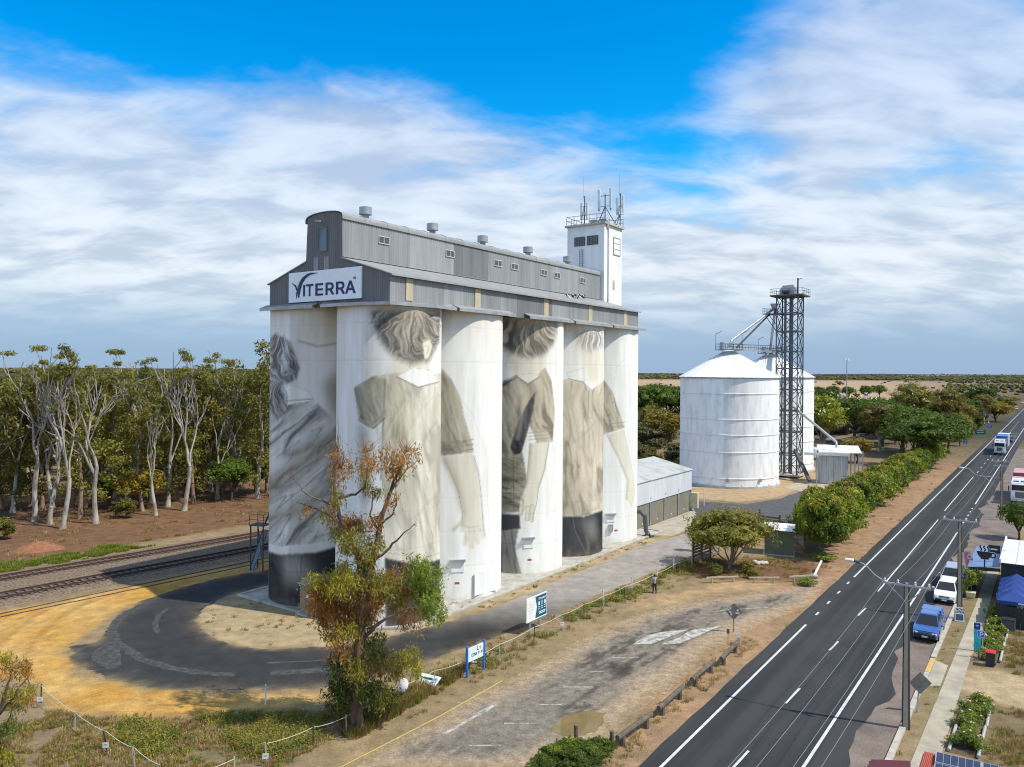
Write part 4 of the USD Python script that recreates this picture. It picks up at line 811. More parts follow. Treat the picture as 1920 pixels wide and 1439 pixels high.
a_, z_ = on_b(1150.5, 535, TB0); part(hd, 'small_vent', upright(box((0, 0, 0), (.5, 1.2, .06)), lw(a_, TB0 - .02, z_), E1), 'rusty_strip')
part(hd, 'downpipe', cat(tube([lw(TA0 + 1.0, TB0 - .12, 28), lw(TA0 + 1.0, TB0 - .12, TZ - .6), lw(TA0 + .8, TB0 - .12, TZ - .1)], .09, 8), tube([lw(TA0 + .3, TB0 - .25, TZ + .6), lw(TA0 + .8, TB0 - .12, TZ - .4)], .16, 8)), 'window_frame')
lb = on_a(1091, 480, TA0)[0]
part(hd, 'ladder', cat([beam(lw(TA0 - .2, lb + s * .25, 33.5), lw(TA0 - .2, lb + s * .25, 37.0), .05) for s in (-1, 1)] + [beam(lw(TA0 - .2, lb - .25, z), lw(TA0 - .2, lb + .25, z), .035) for z in np.arange(33.6, 37.0, .3)]), 'steel_tower')
rz_ = TZ + .24
def railing(pts, h, post=1.2, th=.05, mid=True):
    out = []
    for p, q in zip(pts[:-1], pts[1:]):
        p, q = np.asarray(p, float), np.asarray(q, float); L = np.linalg.norm(q - p); n = max(1, int(round(L / post)))
        for zz in ((h, h * .52) if mid else (h,)): out.append(beam(p + [0, 0, zz], q + [0, 0, zz], th))
        for i in range(n + 1): c = p + (q - p) * i / n; out.append(beam(c, c + [0, 0, h], th))
    return cat(out)
part(hd, 'roof_railing', railing([lw(a, b, rz_) for a, b in [(TA0 - .1, TB0 - .1), (TA0 - .1, TB1 + .1), (TA1 + .1, TB1 + .1), (TA1 + .1, TB0 - .1)]] , 1.15), 'steel_tower')
# roof tanks and antennas
for i, (a, b) in enumerate(((43.9, 4.5), (43.9, 2.9))):
    t_ = thing('roof_tank', ('low round grey tank on the tower roof, left one', 'low round grey tank on the tower roof, right one')[i], 'tank', lw(a, b, rz_), group='tanks on the tower roof')
    part(t_, 'tank_shell', lathe([(.62, 0), (.62, .72), (.58, .76), (0.01, .80)], 20), 'galvanised', smooth=40); part(t_, 'rim', lathe([(.64, .62), (.68, .62), (.68, .70), (.64, .70)], 20), 'galvanised')
def antenna(u, dat, label, whip):
    a_ = 46.6 if dat == 'r' else (42.5 if dat == 'l' else 42.7)
    b_ = {'l': on_a(1096, 400, 43.2)[0], 'm': on_a(1134.5, 400, 42.7)[0], 'r': on_a(1163, 400, 45.6)[0]}[dat]
    a_ = {'l': 43.2, 'm': 42.7, 'r': 45.6}[dat]
    base = lw(a_, b_, rz_); t_ = thing('antenna_mast', label, 'antenna', base, RZ, group='antennas on the tower roof', s=(1.0, 1.0, .78))
    H = {'l': 5.2, 'm': 4.9, 'r': 5.6}[dat]
    part(t_, 'mast', cyl((0, 0, 0), .07, H, 8), 'steel_tower')
    if dat == 'm':
        for s in (-1, 1):
            part(t_, 'panel', rbox((s * .86, -.1, 4.0), (.38, .18, 3.5), .05), 'antenna_white'); part(t_, 'connector', box((s * .86, -.1, 2.2), (.16, .12, .25)), 'dark_steel')
            part(t_, 'brace', beam((0, 0, 2.75), (s * 1.25, .3, 0), .09), 'steel_tower')
        part(t_, 'crossarm', cat(beam((-.86, 0, 4.6), (.86, 0, 4.6), .08), beam((-.86, 0, 2.8), (.86, 0, 2.8), .08)), 'steel_tower')
    else:
        for s, zc in ((-.42, 2.6 if dat == 'l' else 3.4), (.45, 2.5 if dat == 'l' else 3.7)):
            part(t_, 'panel', rbox((s, -.12, zc), (.32, .18, 3.0), .05), 'antenna_white'); part(t_, 'radio_unit', rbox((s * .45 + .12, -.15, zc - .5), (.26, .2, .55), .04), 'antenna_white')
        part(t_, 'crossarm', cat(beam((-.5, 0, 3.4), (.5, 0, 3.4), .07), beam((-.5, 0, 1.9), (.5, 0, 1.9), .07), tube([(-.2, 0, 1.2), (-.3, .1, 2), (-.15, 0, 3.3)], .04, 5)), 'dark_steel')
        if dat == 'r': part(t_, 'brace', cat(beam((0, 0, 2.0), (-1.0, -.3, 0), .07), beam((0, 0, 2.0), (-.9, .5, 0), .06)), 'steel_tower')
    if whip: part(t_, 'whip', tube([(-.15, 0, H - .3), (-.15, 0, H + .2), (-.13, 0, whip)], [.04, .015, .010], 5), 'dark_steel')
antenna(1096, 'l', 'antenna cluster on the tower roof with a thin whip, nearest the left corner', 8.6)
antenna(1134, 'm', 'tripod antenna with two tall white panels on the tower roof', 0)
antenna(1163, 'r', 'antenna cluster at the right far edge of the tower roof with a long whip', 9.2)
# ------------------------------------------------------------------ trees and shrubs
leafmat('leaf_pine', [(0, (0.023, 0.036, 0.006)), (.4, (0.059, 0.090, 0.013)), (.7, (0.116, 0.168, 0.018)), (1, (0.200, 0.260, 0.026))], .5, 2.0)
leafmat('leaf_gum', [(0, (0.053, 0.058, 0.013)), (.4, (0.129, 0.128, 0.024)), (.7, (0.242, 0.214, 0.039)), (1, (0.394, 0.328, 0.059))], .3, 1.6)
leafmat('leaf_gum_brown', [(0, (0.055, 0.048, 0.016)), (.4, (0.138, 0.112, 0.029)), (.7, (0.244, 0.186, 0.044)), (1, (0.356, 0.298, 0.066))], .3, 1.6)
leafmat('leaf_bright', [(0, (0.081, 0.097, 0.016)), (.4, (0.194, 0.219, 0.026)), (.7, (0.308, 0.324, 0.035)), (1, (0.437, 0.421, 0.049))], .5, 2.0)
leafmat('leaf_hedge', [(0, (0.035, 0.054, 0.009)), (.4, (0.097, 0.140, 0.015)), (.65, (0.201, 0.250, 0.022)), (1, (0.484, 0.446, 0.033))], .45, 1.8)
leafmat('leaf_golden', [(0, (0.070, 0.062, 0.013)), (.4, (0.196, 0.151, 0.025)), (.7, (0.354, 0.248, 0.036)), (1, (0.531, 0.354, 0.041))], .45, 1.8)
leafmat('leaf_rust', [(0, (0.152, 0.073, 0.024)), (.4, (0.358, 0.171, 0.046)), (.7, (0.536, 0.269, 0.065)), (1, (0.643, 0.383, 0.093))], .9, 5, .35)
leafmat('leaf_olive', [(0, (0.092, 0.084, 0.024)), (.4, (0.218, 0.193, 0.036)), (.7, (0.353, 0.294, 0.050)), (1, (0.487, 0.370, 0.076))], .9, 5, .35)
leafmat('leaf_yellowgreen', [(0, (0.104, 0.098, 0.018)), (.4, (0.247, 0.221, 0.026)), (.7, (0.364, 0.305, 0.036)), (1, (0.468, 0.351, 0.052))], .9, 5, .35)
leafmat('leaf_green', [(0, (0.051, 0.081, 0.021)), (.4, (0.143, 0.192, 0.033)), (.7, (0.243, 0.294, 0.045)), (1, (0.364, 0.364, 0.061))], .9, 5, .35)
leafmat('leaf_scrub', [(0, (0.030, 0.030, 0.011)), (.4, (0.074, 0.068, 0.024)), (.7, (0.128, 0.108, 0.038)), (1, (0.203, 0.155, 0.049))], .06, .8, .2)
leafmat('leaf_deep', [(0, (.022, .034, .008)), (.4, (.055, .075, .012)), (.7, (.10, .12, .018)), (1, (.17, .16, .026))], .9, 5, .35)
mat('bark_pale', (.34, .30, .25), (.17, .145, .115), sc=1.6, rough=.85, stretch=(1, 1, .35), bump=.02, bsc=8, c3=(.43, .39, .33))
mat('bark_tan', (.33, .225, .14), (.16, .11, .07), sc=1.4, rough=.85, stretch=(1, 1, .3), bump=.02, bsc=8)
mat('bark_dark', (.115, .085, .06), (.06, .045, .035), sc=2.0, rough=.9, stretch=(1, 1, .35), bump=.02, bsc=8)
mat('bark_red', (.21, .125, .075), (.085, .055, .038), sc=2.0, rough=.9, stretch=(1, 1, .3), bump=.02, bsc=8)

def unit(v): return v / np.maximum(np.linalg.norm(v, axis=-1, keepdims=True), 1e-9)
def leaves(rng, C, R, n, L, Wd, droop=0.0, up=.25, shell=.45):
    C = np.atleast_2d(np.asarray(C, float)); R = np.broadcast_to(np.asarray(R, float).reshape(-1, 1) if np.ndim(R) < 2 else np.asarray(R, float), C.shape)
    n = np.broadcast_to(np.asarray(n, int), (len(C),)); idx = np.repeat(np.arange(len(C)), n); N = len(idx)
    d = unit(rng.normal(size=(N, 3))); p = C[idx] + d * R[idx] * (rng.random((N, 1)) ** shell)
    nm = unit(d * .8 + np.array([0, 0, up]) + rng.normal(size=(N, 3)) * .55)
    a = rng.normal(size=(N, 3)); a -= nm * (a * nm).sum(1, keepdims=True); a = unit(a); a[:, 2] -= droop; a = unit(a)
    b = unit(np.cross(nm, a)); s = rng.uniform(.65, 1.35, (N, 1)); la, wb = a * L * s / 2, b * Wd * s / 2
    v = np.stack([p - la, p + wb, p + la, p - wb], 1).reshape(-1, 3); q = np.arange(N)[:, None] * 4
    return v, np.vstack([q + [0, 1, 2], q + [0, 2, 3]])
def strands_of_leaves(rng, C, R, n, L, Wd, k=5):
    C, R, n = np.asarray(C, float), np.asarray(R, float), np.maximum(1, np.asarray(n, int) // k); idx = np.repeat(np.arange(len(C)), n); N = len(idx)
    d = np.clip(rng.normal(size=(N, 3)), -1.5, 1.5) * .62; p0 = C[idx] + d * R[idx]; dr = unit(rng.normal(size=(N, 3)) * .45 + [0, 0, -1.0]); ln = rng.uniform(.25, .65, (N, 1))
    P = np.concatenate([p0 + dr * ln * (j / (k - 1)) for j in range(k)]); DD = np.tile(dr, (k, 1)); M = len(P); a = unit(DD + rng.normal(size=(M, 3)) * .55); b = unit(np.cross(a, rng.normal(size=(M, 3)))); s = rng.uniform(.6, 1.3, (M, 1)); la, wb = a * L * s / 2, b * Wd * s / 2
    P = P + rng.normal(size=(M, 3)) * .05; v = np.stack([P - la, P + wb, P + la, P - wb], 1).reshape(-1, 3); q = np.arange(M)[:, None] * 4
    return v, np.vstack([q + [0, 1, 2], q + [0, 2, 3]])
ICO = trimesh.creation.icosphere(2); ICO1 = trimesh.creation.icosphere(1)
def core(rng, C, R, ico=ICO1, k=.50):                                                              # the dense dark inside of a crown
    out = []
    for c, r in zip(np.atleast_2d(C), np.broadcast_to(np.asarray(R, float).reshape(-1, 1) if np.ndim(R) < 2 else np.asarray(R, float), np.atleast_2d(C).shape)):
        v = np.array(ico.vertices); out.append((c + v * r * k * (.8 + .4 * rng.random((len(v), 1))), np.array(ico.faces)))
    return cat(out)
def limb(rng, p, d, L, r, n=6, wig=.12, up=.08, r1=.35):
    p, d = np.array(p, float), unit(np.array(d, float)); P, Rr = [p], [r]
    for i in range(n):
        d = unit(d + rng.normal(size=3) * wig + np.array([0, 0, up])); p = p + d * L / n; P.append(p); Rr.append(r * (1 - (1 - r1) * (i + 1) / n))
    return np.array(P), np.array(Rr), d
def grow(rng, p, d, L, r, depth, out, tips, nch=(2, 3), ang=.55, ratio=.68, wig=.12, up=.10, r1=.35):
    P, Rr, d2 = limb(rng, p, d, L, r, 6, wig, up, r1); out.append((P, Rr))
    if depth == 0: tips.append(P[-1]); return
    k = rng.integers(nch[0], nch[1] + 1)
    for i in range(k):
        t = len(P) - 1 if i == 0 else rng.integers(max(2, len(P) - 4), len(P))
        a = rng.uniform(.4, 1.15) * ang; ax = unit(rng.normal(size=3)); dd = unit(d2 * math.cos(a) + unit(np.cross(d2, ax)) * math.sin(a))
        grow(rng, P[t], dd, L * ratio * rng.uniform(.75, 1.2), Rr[t] * (.88 if i == 0 else .72), depth - 1, out, tips, nch, ang, ratio, wig, up, r1)
def wood(out, mx=8):
    return cat([tube(P, Rr, int(np.clip(3 + Rr[0] * 18, 3, mx)), False) for P, Rr in out])
def flare(P, R, k=1.5):
    R = R.copy(); R[0] *= k; return P, R
TREE = {}
def tree_class(name, woodm, bark, crowns):
    c = proto_class(name + '_form')
    UsdGeom.Xform.Define(stage, c.GetPath()) if False else c.SetTypeName('Xform')
    if woodm is not None: part(c, 'trunk', woodm, bark, smooth=True)
    for m, mt in crowns: part(c, 'crown', m, mt)
    TREE[name] = c
# --- tall pale gums, nominal height 22 m
def tall_gum(name, seed, bare, leafmt, bark, nleaf, lean=.06, height=22.0):
    rng = np.random.default_rng(seed); out, tips = [], []
    th = height * rng.uniform(.26, .38); P, R, d = limb(rng, (0, 0, -.2), (rng.normal() * lean, rng.normal() * lean, 1), th, height * .0155, 6, .05, .05, .72)
    out.append(flare(P, R, 1.45)); k = rng.integers(2, 4)
    for i in range(k):
        az = rng.uniform(0, 2 * math.pi); tilt = rng.uniform(.15, .5)
        tilt *= 1.35 if bare else 1.0; dd = np.array([math.cos(az) * tilt, math.sin(az) * tilt, 1])
        grow(rng, P[-1 - (i > 0) * rng.integers(0, 2)], dd, height * .27, R[-1] * (.8 if i == 0 else .6), 3 if bare else 2, out, tips, (2, 3), .5, .74, .13, .10, .62 if bare else .4)
    tips = np.array(tips); top = tips[:, 2].max(); sc = height / max(top + .8, 1)
    out = [(P * sc, R) for P, R in out]; tips = tips * sc
    if bare:
        hi = tips[tips[:, 2] > height * .80]; sel = hi[rng.random(len(hi)) < .40] if len(hi) > 3 else hi
        C = sel + rng.normal(size=sel.shape) * .3 + [0, 0, .2]; Rr = np.column_stack([rng.uniform(.7, 1.25, len(C))] * 2 + [rng.uniform(.35, .6, len(C))])
        cr_ = leaves(rng, C, Rr, nleaf, .36, .16, .3)
    else:
        C = np.vstack([tips, tips + rng.normal(size=tips.shape) * [1.2, 1.2, .9], tips[rng.random(len(tips)) < .6] * [1, 1, .78] + rng.normal(size=(1, 3))])
        add = np.column_stack([rng.normal(size=(34, 2)) * 2.4, rng.uniform(height * .14, height * .86, 34)]); C = np.vstack([C, add])
        Rr = np.column_stack([rng.uniform(1.0, 1.9, len(C))] * 2 + [rng.uniform(.7, 1.3, len(C))])
        cr_ = leaves(rng, C, Rr, nleaf, .46, .24, .3)
    tree_class(name, wood([(P, np.maximum(R, .055 if bare else .02)) for P, R in out]), bark, [(cr_, leafmt)])
for i in range(5): tall_gum(f'bare_gum_{"abcde"[i]}', 101 + i, True, 'leaf_gum', 'bark_pale', 120)
for i in range(4): tall_gum(f'leafy_gum_{"abcd"[i]}', 201 + i, False, ('leaf_gum', 'leaf_gum', 'leaf_gum_brown', 'leaf_gum')[i], ('bark_tan', 'bark_pale', 'bark_tan', 'bark_tan')[i], 84)
# --- rounded crowns
def round_tree(name, seed, h, w, base, leafmt, bark, ncl, nleaf, L, Wd, lobes=1.0, trunk=True, leafmt2=None):
    rng = np.random.default_rng(seed); d = unit(rng.normal(size=(ncl, 3))); d[:, 2] = np.abs(d[:, 2]) * rng.choice([1, 1, 1, -.55], ncl)
    rr = rng.uniform(.45, 1.0, (ncl, 1)) ** .6; zc = (h + base) / 2; ext = np.array([w / 2, w / 2, (h - base) / 2])
    cl = w * .17 * lobes; C = d * rr * (ext - [cl * .75, cl * .75, cl * .55]) + [0, 0, zc]
    R = np.column_stack([rng.uniform(.75, 1.3, ncl) * cl] * 2 + [rng.uniform(.5, .85, ncl) * cl])
    sp = unit(rng.normal(size=(ncl, 3))); sp[:, 2] = np.abs(sp[:, 2]) * .9 - .15; S_ = sp * ext * rng.uniform(.88, 1.16, (ncl, 1)) + [0, 0, zc]
    crown = cat(leaves(rng, C, R, nleaf, L, Wd), leaves(rng, S_, cl * .42, max(12, nleaf // 5), L * 1.1, Wd * .8, .1, .5), core(rng, C, R))
    wd = None
    if trunk:
        out, tips = [], []; P, Rr, d2 = limb(rng, (0, 0, -.2), (rng.normal() * .1, rng.normal() * .1, 1), base + .2, h * .028 + .06, 5, .07, .05, .8); out.append(flare(P, Rr))
        for c in C[rng.permutation(ncl)[:9]]:
            mid = P[-1] * .5 + c * .5 + [0, 0, -.25]; out.append((np.array([P[-1], mid, c]), np.array([Rr[-1] * .6, Rr[-1] * .35, Rr[-1] * .12])))
        wd = wood(out)
    cr_ = [(crown, leafmt)]
    if leafmt2:
        k = rng.permutation(ncl)[:max(3, ncl // 4)]; cr_.append((leaves(rng, C[k] + [0, 0, cl * .25], R[k], int(nleaf * .8), L, Wd), leafmt2))
    tree_class(name, wd, bark, cr_)
round_tree('pine_tree', 301, 12, 13, 3.2, 'leaf_pine', 'bark_dark', 46, 130, .55, .30)
round_tree('pine_tree_b', 302, 11, 12, 2.0, 'leaf_pine', 'bark_dark', 46, 130, .55, .30)
round_tree('bright_tree', 303, 13, 11, 2.2, 'leaf_bright', 'bark_tan', 40, 120, .5, .32)
round_tree('spreading_gum', 304, 16, 13, 4.0, 'leaf_gum', 'bark_pale', 30, 150, .5, .28, 1.05, True, 'leaf_olive')
round_tree('spreading_gum_b', 305, 14, 11, 3.0, 'leaf_gum_brown', 'bark_pale', 24, 150, .5, .28, 1.05)
round_tree('golden_wattle', 306, 8, 9, 1.0, 'leaf_golden', 'bark_dark', 30, 110, .45, .26)
round_tree('conical_tree', 307, 13, 6.5, .6, 'leaf_pine', 'bark_dark', 40, 110, .45, .28, 1.2)
round_tree('hedge_bush', 308, 5.6, 5.6, -.5, 'leaf_hedge', 'bark_dark', 40, 150, .30, .18, 1.0, False, 'leaf_yellowgreen')
round_tree('hedge_bush_b', 309, 5.0, 6.2, -.5, 'leaf_hedge', 'bark_dark', 42, 150, .30, .18, 1.0, False)
round_tree('hedge_bush_c', 310, 5.8, 5.2, -.4, 'leaf_hedge', 'bark_dark', 38, 150, .30, .18, 1.0, False, 'leaf_golden')
round_tree('round_shrub', 311, 2.6, 3.0, -.3, 'leaf_gum', 'bark_dark', 22, 120, .20, .12, 1.15, False)
round_tree('scrub_shrub', 312, 2.4, 4.2, -.4, 'leaf_scrub', 'bark_dark', 22, 60, .40, .26, 1.1, False)
round_tree('leaning_tree', 315, 6.9, 9.6, .45, 'leaf_gum', 'bark_tan', 44, 140, .28, .13, .9, True, 'leaf_golden')
round_tree('low_shrub', 314, 1.5, 2.4, -.1, 'leaf_pine', 'bark_dark', 44, 150, .16, .05, .8, False, 'leaf_hedge')
round_tree('garden_shrub', 313, 1.3, 1.9, -.1, 'leaf_green', 'bark_dark', 16, 110, .14, .09, 1.2, False)

# ---- the gum plantation left of the railway
FRONT = [(65, 977, 655, 'bare_gum_a'), (93, 983, 648, 'bare_gum_b'), (117, 992, 640, 'bare_gum_c'), (150, 973, 690, 'leafy_gum_a'), (180, 982, 655, 'bare_gum_d'), (23, 962, 690, 'leafy_gum_b'), (3, 955, 715, 'leafy_gum_c'),
         (267, 958, 700, 'leafy_gum_d'), (292, 967, 745, 'bare_gum_e'), (315, 950, 668, 'bare_gum_a'), (345, 958, 650, 'bare_gum_c'), (363, 943, 690, 'leafy_gum_a'), (285, 943, 660, 'bare_gum_e'), (333, 940, 690, 'leafy_gum_c'),
         (408, 937, 672, 'bare_gum_b'), (397, 922, 662, 'leafy_gum_b'), (373, 917, 690, 'leafy_gum_d'), (482, 935, 645, 'leafy_gum_b'), (440, 922, 650, 'bare_gum_d'), (80, 957, 690, 'leafy_gum_c'), (100, 962, 665, 'bare_gum_e'),
         (135, 950, 672, 'leafy_gum_d'), (160, 952, 695, 'leafy_gum_a'), (58, 950, 680, 'leafy_gum_d'), (38, 942, 700, 'leafy_gum_a'), (238, 942, 655, 'bare_gum_b'), (215, 935, 680, 'leafy_gum_b'), (190, 930, 668, 'leafy_gum_c'), (457, 915, 690, 'leafy_gum_d'), (425, 908, 700, 'leafy_gum_a'),
         (500, 925, 690, 'leafy_gum_c'), (258, 925, 680, 'leafy_gum_a'), (310, 920, 676, 'leafy_gum_b'), (-30, 965, 690, 'bare_gum_d'), (-60, 955, 700, 'leafy_gum_a')]
ORD = ['leftmost', 'second', 'third', 'fourth', 'fifth', 'sixth', 'seventh', 'eighth', 'ninth', 'tenth', 'eleventh', 'twelfth', 'thirteenth', 'fourteenth', 'fifteenth', 'sixteenth', 'seventeenth', 'eighteenth', 'nineteenth', 'twentieth', 'twenty-first', 'twenty-second', 'twenty-third']
def count_label(i, what, tail): return f'{ORD[i]} {what} {tail}' if i == 0 else f'{ORD[i]} {what} from the left, {tail}'
rt = np.random.default_rng(55); cnt = {'bare': 0, 'leafy': 0}
for u, v, vt, kind in sorted(FRONT):
    pale = kind.startswith('bare'); vt = vt if pale or u > 470 else max(vt, 688) + 14 * rt.random()
    p = G(u, v); H = Hat(u, vt, p[1]); key = 'bare' if pale else 'leafy'
    lab = count_label(cnt[key], 'tall pale bare-limbed gum' if pale else 'leafy gum with tan trunk', 'plantation front'); cnt[key] += 1
    stamp(TREE[kind], 'gum_tree', lab, 'gum tree', (*p, 0), rt.uniform(0, 6.28), H / 22.0 * np.array([rt.uniform(.85, 1.05)] * 2 + [1.0]), 'pale gums at the front of the plantation' if pale else 'leafy gums at the front of the plantation')
BACKLAB = 'dark olive gum standing deep inside the plantation beyond the rails'
for i in range(56):
    v = rt.uniform(838, 912); u = rt.uniform(-140, 520); p = G(u, v); H = rt.uniform(11.0, 19.0)
    stamp(TREE['leafy_gum_' + rt.choice(list('abcd'))], 'gum_tree', BACKLAB, 'gum tree', (*p, 0), rt.uniform(0, 6.28), H / 22 * np.array([1.35, 1.35, 1.0]), 'gums deep inside the plantation')
for u, v, hgt, w, kind, lab in ((262, 955, 6.5, .8, 'golden_wattle', 'small orange and gold leafed tree among the pale gum trunks'), (232, 972, 2.9, 1.1, 'round_shrub', 'green rounded shrub in front of the gum plantation'), (435, 938, 7.0, .55, 'pine_tree_b', 'dense dark green bushy tree at the right end of the plantation'),
                              (478, 925, 6.0, .5, 'pine_tree_b', 'dark bushy tree right beside the first silo, beyond the rails'), (2, 1012, 2.8, 1.0, 'round_shrub', 'dark green shrub at the left photo edge beside the dirt mound'), (205, 950, 5.0, .5, 'pine_tree', 'dark green bush between the pale gum trunks')):
    s = hgt / {'golden_wattle': 8, 'round_shrub': 2.6, 'pine_tree_b': 11, 'pine_tree': 12}[kind]
    stamp(TREE[kind], 'small_tree' if hgt > 4 else 'shrub', lab, 'tree' if hgt > 4 else 'shrub', (*G(u, v), 0), rt.uniform(0, 6), s)

# ---- trees along the right of the bins and beside the highway
NOM = {'pine_tree': 12, 'pine_tree_b': 11, 'bright_tree': 13, 'spreading_gum': 16, 'spreading_gum_b': 14, 'golden_wattle': 8, 'conical_tree': 13, 'scrub_shrub': 2.4, 'round_shrub': 2.6}
def at_tree(kind, u, Y, vtop, lab, w=1.0, cat_='tree', nm='tree', group=None):
    x = XatY(u, 780, Y); H = max(Hat(u, vtop, Y), 2.0); s = H / NOM[kind]
    return stamp(TREE[kind], nm, lab, cat_, (x, Y, 0), rt.uniform(0, 6.28), (s * w, s * w, s), group)
RT = [at_tree('bright_tree', 1543, 205, 735, 'bright yellow-green round tree beside the far steel bin', .9), at_tree('pine_tree', 1602, 232, 740, 'broad dark pine with white birds on top, behind the loading bin', 1.0, nm='pine_tree'),
      at_tree('pine_tree_b', 1655, 222, 745, 'dark green pine behind the hedge, left of the biggest pine', 1.15, nm='pine_tree'), at_tree('pine_tree', 1735, 172, 776, 'biggest dark spreading pine standing over the roadside hedge', 1.25, nm='pine_tree'),
      at_tree('spreading_gum', 1708, 250, 712, 'tallest green gum with a pale forked trunk, rising above the pines', .9, nm='gum_tree'), at_tree('spreading_gum_b', 1776, 262, 722, 'orange-brown thin-crowned gum behind the big pine', .9, nm='gum_tree'),
      at_tree('conical_tree', 1822, 268, 742, 'dark green cone-shaped tree by the green road sign', 1.1), at_tree('golden_wattle', 1792, 240, 775, 'yellow-leafed wattle between the pine and the cone-shaped tree', 1.0), at_tree('pine_tree_b', 1800, 225, 800, 'dark rounded tree behind the roadside verge', .9),
      at_tree('spreading_gum_b', 1845, 330, 735, 'orange-brown gum next to the highway bend', .9, nm='gum_tree'), at_tree('golden_wattle', 1868, 345, 750, 'golden wattle overhanging the highway verge', 1.3), at_tree('pine_tree', 1838, 420, 722, 'dark tree full of white birds near the highway', 1.0),
      at_tree('pine_tree_b', 1690, 200, 790, 'dark rounded pine just behind the hedge gap', 1.0, nm='pine_tree'), at_tree('spreading_gum', 1746, 290, 735, 'green gum behind the biggest pine', .9, nm='gum_tree')]
for i in range(34):
    t = rt.uniform(230, 620); nn = -rt.uniform(24, 62) if i < 26 else -rt.uniform(22, 27); p = TN(t, nn); kind = rt.choice(['spreading_gum', 'spreading_gum_b', 'golden_wattle', 'pine_tree', 'golden_wattle', 'conical_tree'])
    H = rt.uniform(7, 12) * (1 if kind != 'golden_wattle' else .65)
    stamp(TREE[kind], 'roadside_tree', 'mixed green and golden tree of the belt left of the distant highway', 'tree', (*p, 0), rt.uniform(0, 6), H / NOM[kind], 'trees of the belt along the distant highway')
for i in range(22):
    t = rt.uniform(215, 700); nn = rt.uniform(4, 40); p = TN(t, nn)
    stamp(TREE[rt.choice(['pine_tree', 'spreading_gum', 'conical_tree'])], 'roadside_tree', 'dark tree on the town side of the distant highway', 'tree', (*p, 0), rt.uniform(0, 6), rt.uniform(.5, .8), 'trees on the town side of the distant highway')
# hedge beside the highway
for i, t in enumerate(np.concatenate([[90.5, 94, 98, 96, 102, 101], np.arange(106, 214, 3.9)])):
    off = (-21.2, -21.7, -21.3, -23.6, -21.8, -24.2)[i] if i < 6 else -22.3 - rt.uniform(0, 1.4) - (.8 if t > 150 else 0)
    p = TN(t, off); k = 'abc'[i % 3]; s = rt.uniform(.86, 1.08); zs = np.interp(t, [90, 102, 125, 160], [1.22, 1.28, 1.02, .92])
    lab = 'dark green and yellow roadside hedge bush, ' + ('nearest the green hut' if i == 0 else f'{ORD[i]} counted from the green hut' if i < 23 else 'beyond the big pine')
    stamp(TREE['hedge_bush' + ('' if k == 'a' else '_' + k)], 'hedge_bush', lab, 'bush', (*p, 0), rt.uniform(0, 6), (s, s, zs * rt.uniform(.84, 1.16)), 'hedge bushes along the highway' if i < 23 else 'hedge bushes beyond the big pine')
for i in range(30):
    t = rt.uniform(168, 330); nn = -rt.uniform(28, 66); p = TN(t, nn); kind = rt.choice(['pine_tree', 'pine_tree_b', 'spreading_gum', 'pine_tree', 'bright_tree', 'golden_wattle', 'spreading_gum_b'], p=[.22, .16, .18, .13, .10, .14, .07]); H = rt.uniform(9, 14) * (.65 if kind == 'golden_wattle' else 1)
    if proj(p[0], p[1], 5)[0] < 1530: continue
    stamp(TREE[kind], 'parkland_tree', 'dark or green tree of the mass standing behind the roadside hedge', 'tree', (*p, 0), rt.uniform(0, 6), H / NOM[kind], 'trees of the mass behind the roadside hedge')
# trees and shrubs seen between the silos and the bins
SC = [('pine_tree', 1224, 300, 716, 1.0), ('pine_tree_b', 1252, 330, 720, 1.0), ('pine_tree', 1276, 320, 722, 1.0), ('pine_tree_b', 1206, 330, 727, 1.0), ('pine_tree', 1300, 345, 722, 1.0), ('spreading_gum', 1218, 235, 755, .8), ('golden_wattle', 1246, 222, 765, 1.2)]
for i, (k, u, Y, vt, w) in enumerate(SC): at_tree(k, u, Y, vt, ['tallest dark tree in the gap between the silos and the steel bins', 'dark tree right of the tallest one in the gap beside the bins', 'dark tree touching the left edge of the steel bin', 'olive tree against the right edge of the silos', 'dark tree hidden mostly behind the steel bin', 'pale-trunked small gum in front of the dark trees beside the silos', 'brown and gold shrubby tree in the gap beside the silos'][i], w)
for i in range(40):
    Y = rt.uniform(158, 262); u = rt.uniform(1185, 1310); p = (XatY(u, 800, Y), Y, 0)
    stamp(TREE[rt.choice(['scrub_shrub', 'scrub_shrub', 'round_shrub'])], 'scrub_shrub', 'low brown-green shrub in the scrub between silos and steel bins', 'shrub', p, rt.uniform(0, 6), rt.uniform(.8, 1.5), 'shrubs in the scrub between silos and steel bins')
for i, (u, Y, vt, k) in enumerate(((1560, 560, 722, 'pine_tree_b'), (1590, 600, 724, 'pine_tree'), (1625, 620, 722, 'pine_tree_b'), (1648, 640, 721, 'pine_tree'), (1555, 420, 730, 'pine_tree'), (1645, 330, 742, 'pine_tree_b'), (1530, 500, 723, 'pine_tree_b'))):
    at_tree(k, u, Y, vt, 'dark tree out in the dry paddock behind the pines', .9, group='trees in the dry paddock')
at_tree('pine_tree_b', 1912, 97, 938, 'dark leafy street tree at the right photo edge by the parked truck', .85)
p = G(1368, 1066); RTmulti = stamp(TREE['leaning_tree'], 'spreading_tree', 'olive and gold leaning tree in front of the log fence and green hut', 'tree', (*p, 0), 1.0, (1.0, 1.0, .98))
stamp(TREE['round_shrub'], 'shrub', 'tall thin shrub growing against the left end of the log fence', 'shrub', (*G(1312, 1035), 0), 0, (.5, .5, 1.7))
